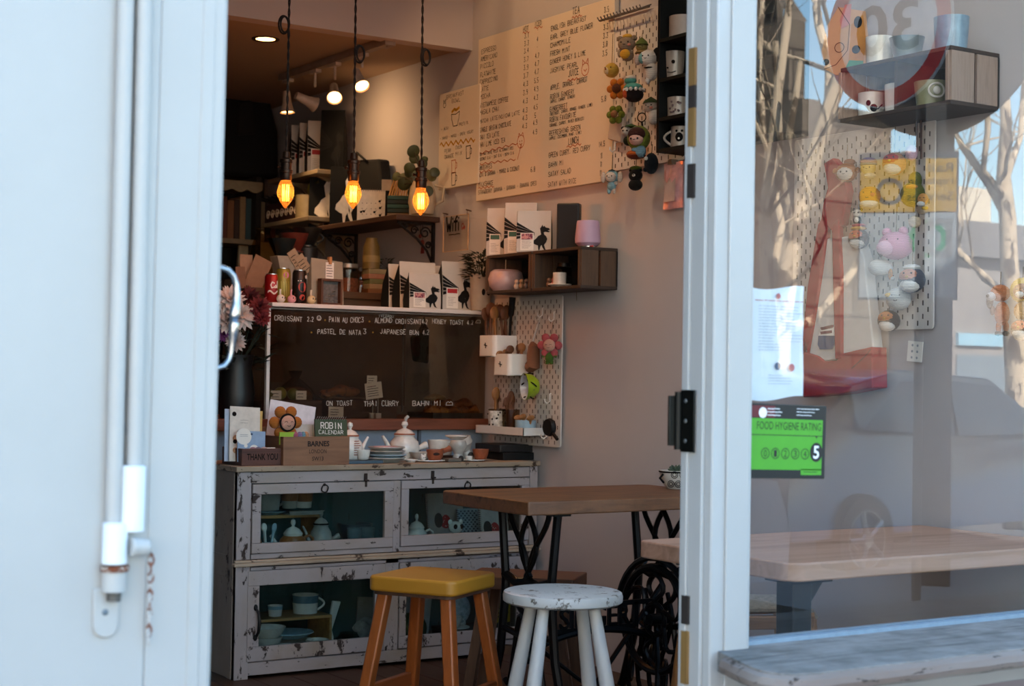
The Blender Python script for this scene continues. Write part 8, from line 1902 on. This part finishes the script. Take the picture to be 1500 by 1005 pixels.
for i in range(2):
    q = onx(1345+7*i, 203, XW-.05); o = MB().tube([(0, 0, -.06), (0, .02, .1)], [.003, .004], 7).obj('knitting_needle', M('4a2c22', .5)); o.location = q; o.rotation_euler = (rad(6), 0, 0); tag(o, ['dark knitting needle beside the pink yarn ball, left one', 'dark knitting needle beside the pink yarn ball, right one'][i], 'knitting needle')
wd('tiny panda doll hanging beside the tote bag strap', 1256, 318, (('head', (0, 0, .6), (.8, .7, .7), 'cfc8bc'), ('ear', (-.6, 0, 1.2), .28, '15120f'), ('ear', (.6, 0, 1.2), .28, '15120f'), ('body', (0, 0, -.6), (.7, .6, .8), '15120f'), ('belly', (0, -.35, -.5), (.45, .35, .5), 'cfc8bc')), 9, ((0, 0, .6), (.8, .7, .7), .4, .1, .16, False), 2)
robin('brown knitted robin wearing a yellow and red crown', 1258, 350, 15, '4a3222', 'b5592f', 'cfc4b6', (('crown', (0, -.1, 1.0), (.8, .7, .22), 'c9962f'), ('crown_top', (0, 0, 1.3), (.7, .6, .22), 'a8322f')))
wd('olive green pear doll with an orange beak on the pegboard', 1337, 280, (('body', (0, 0, -.3), (1.1, .9, 1.1), '5c5a18'), ('head', (.2, 0, .9), (.6, .5, .8), '5c5a18'), ('beak', (.1, -.7, .3), (.55, .3, .2), 'c9822a')), 17, ((.2, 0, .9), (.6, .5, .8), .4, 0, .06, False), 1.5)
wd('small orange and white doll at the right of the olive pear doll', 1352, 292, (('head', (0, 0, 0), (.8, .7, .9), 'c98a4a'), ('muzzle', (-.2, -.4, -.7), (.6, .5, .4), 'cfc8bc'), ('feet', (.3, 0, -1.3), (.5, .4, .3), 'c9a03a')), 10, ((0, 0, 0), (.8, .7, .9), .35, .2))
t, k = wd('pink pig doll with a big pale snout in the middle of the pegboard', 1312, 360, (('body', (0, 0, 0), (1.2, .95, .95), 'c98a9c'), ('snout', (-.5, -.75, -.2), (.6, .45, .5), 'd5a4b0'), ('ear', (-.6, 0, .9), .32, 'c98a9c'), ('ear', (.5, 0, .95), .32, 'c98a9c'), ('brown_patch', (-1.0, .1, -.2), (.3, .3, .5), '5a3224')), 22, ((0, 0, 0), (1.2, .95, .95), .3, .4, .05, False), 2)
wd('white fleece doll with an orange leg under the pink pig', 1290, 392, (('body', (0, 0, 0), (1.1, .9, .75), 'cfcac2'), ('leg', (.95, -.3, -.6), (.2, .2, .5), 'c98a4a'), ('foot', (1.15, -.3, -1.0), (.2, .2, .2), 'cfcac2')), 17, None, 1.5)
for i, (px, py, n_) in enumerate(((1351, 305, 'upper'), (1340, 325, 'lower'))):
    o = MB().sph((0, 0, 0), .019).obj('pompom', knit('cbb294')); o.location = onx(px, py, XW-.06); tag(o, f'{n_} of two cream pompoms right of the pink pig', 'pompom')
robin('large grey knitted robin with peach face low on the pegboard', 1336, 410, 19, '55555c', 'b57a62', 'cfcac2', (('crest', (0, -.1, .95), (.7, .5, .25), 'cfcac2'),))
wd('round white knitted ball bird under the grey robin', 1316, 438, (('body', (0, 0, 0), (1.05, .95, .95), 'c4c2bc'), ('wing', (-.6, -.5, .3), (.4, .3, .2), 'c9a03a')), 18, ((0, 0, 0), (1.05, .95, .95), .3, .3, .05))
robin('dark brown knitted robin at the very bottom of the pegboard', 1302, 470, 16, '33251a', 'b5703f', 'cfc4b6')
# tote bag
XT = XW-.075
def tt(px, py): q = onx(px, py, XT); return (o0.y-q.y, q.z-o0.z)
o0 = onx(1228, 240, XT)
tg = thing('tote_bag', 'red and cream canvas tote bag with bird motif hanging behind the window', 'bag', (XT, o0.y, o0.z), WALL)
red = M('8c0c12', .8, var=.1, scale=14, bump=.1); crm = M('c4bdb4', .8, var=.05, scale=20)
def flatp(pixels, y0, y1, mat, name): MB().prism([tt(*p) for p in pixels], y0, y1).obj(name, mat, tg, bevel=.004)
flatp([(1208, 400), (1214, 350), (1258, 345), (1270, 380), (1283, 505), (1284, 525), (1262, 522), (1210, 530), (1186, 520), (1196, 440)], -.012, .03, crm, 'cream_front')
flatp([(1184, 515), (1205, 522), (1215, 530), (1232, 528), (1240, 518), (1284, 508), (1285, 568), (1240, 577), (1182, 582), (1180, 550)], -.02, .045, red, 'red_base')
flatp([(1186, 500), (1180, 520), (1190, 420), (1205, 330), (1216, 310), (1219, 330), (1210, 400), (1199, 470), (1190, 520)], -.022, .0, red, 'strap')
flatp([(1226, 330), (1236, 320), (1240, 400), (1240, 525), (1231, 527), (1228, 420)], -.024, -.002, red, 'strap')
flatp([(1213, 240), (1226, 232), (1240, 246), (1248, 280), (1240, 330), (1226, 340), (1216, 330), (1206, 345), (1212, 300), (1219, 275)], -.02, .01, red, 'gathered_handles')
b = MB().prism([tt(*p) for p in ((1204, 492), (1227, 492), (1228, 504), (1224, 512), (1206, 512), (1203, 505))], -.0155, -.0125).obj('blue_print', M('0c3a62', .7), tg)
MB().prism([tt(*p) for p in ((1206, 488), (1210, 478), (1226, 479), (1227, 492), (1204, 492))], -.0152, -.0125).obj('white_print', paper, tg)
MB().prism([tt(*p) for p in ((1207, 480), (1225, 476), (1226, 480), (1209, 484))], -.0165, -.0125).prism([tt(*p) for p in ((1207, 486), (1224, 484), (1224, 488), (1208, 490))], -.0165, -.0125).obj('dark_red_print', M('5a1a2a', .7), tg)
MB().ink([tt(1255, 540), tt(1275, 522), tt(1283, 512)], .003, -.0215).obj('seam_fold', M('5c1218', .8), tg)
# card tag and hanging dolls further right
q = onx(1340, 515, XW-.012); tg_ = thing('price_tag', 'small tilted white card stuck on the wall below the pegboard', 'card', q, WALL); tg_.rotation_euler = (0, rad(5), WALL)
k = mpp(q); MB().bx(-12*k*1.2, 12*k*1.2, 0, .002, -15*k, 15*k).obj('card_body', paper, tg_); b = MB()
for i in range(3):
    for j in range(2): b.disc((j*10-5)*k, (i*9-9)*k, 2*k, -.0008, 0, 8)
b.obj('grey_dots', M('9a9c9e', .8), tg_)
wd('orange dog doll in dark boots hanging at the right edge of the window', 1465, 440, (('head', (0, 0, .7), (1.0, .8, .85), 'b5602f'), ('muzzle', (-.75, -.6, .35), (.5, .5, .45), 'bdb3ae'), ('nose', (-.95, -1.05, .4), .18, '3a3230'), ('ear', (-1.0, .1, -.05), (.35, .3, .8), '6a5a52'), ('body', (.2, 0, -1.3), (.75, .6, 1.2), 'b5602f'), ('leg', (-.1, -.05, -2.6), (.28, .28, .6), 'b5602f'), ('leg', (.6, -.05, -2.6), (.28, .28, .6), 'b5602f'), ('boot', (-.1, -.15, -3.25), (.36, .4, .25), '2a1c18'), ('boot', (.6, -.15, -3.25), (.36, .4, .25), '2a1c18'), ('arm', (-.7, -.1, -1.0), (.25, .25, .5), '8a6a5a')), 15, None, 2, dep=.08)
wd('yellow lion doll partly cut off at the right edge of the window', 1498, 435, (('mane', (0, .1, .6), (1.2, .8, 1.2), 'bd9a3a'), ('face', (0, -.4, .5), (.8, .6, .75), '8a5a34'), ('muzzle', (-.1, -.85, .2), (.4, .3, .3), 'cfc4b6'), ('body', (0, 0, -1.3), (.8, .6, .9), 'bd8a4a')), 16, ((0, -.4, .5), (.8, .6, .75), .4, .2), 2, dep=.08)
robin('brown knitted robin under the yellow lion at the right edge', 1497, 483, 16, '4a3222', 'b5592f', 'cfc4b6', (), .5)
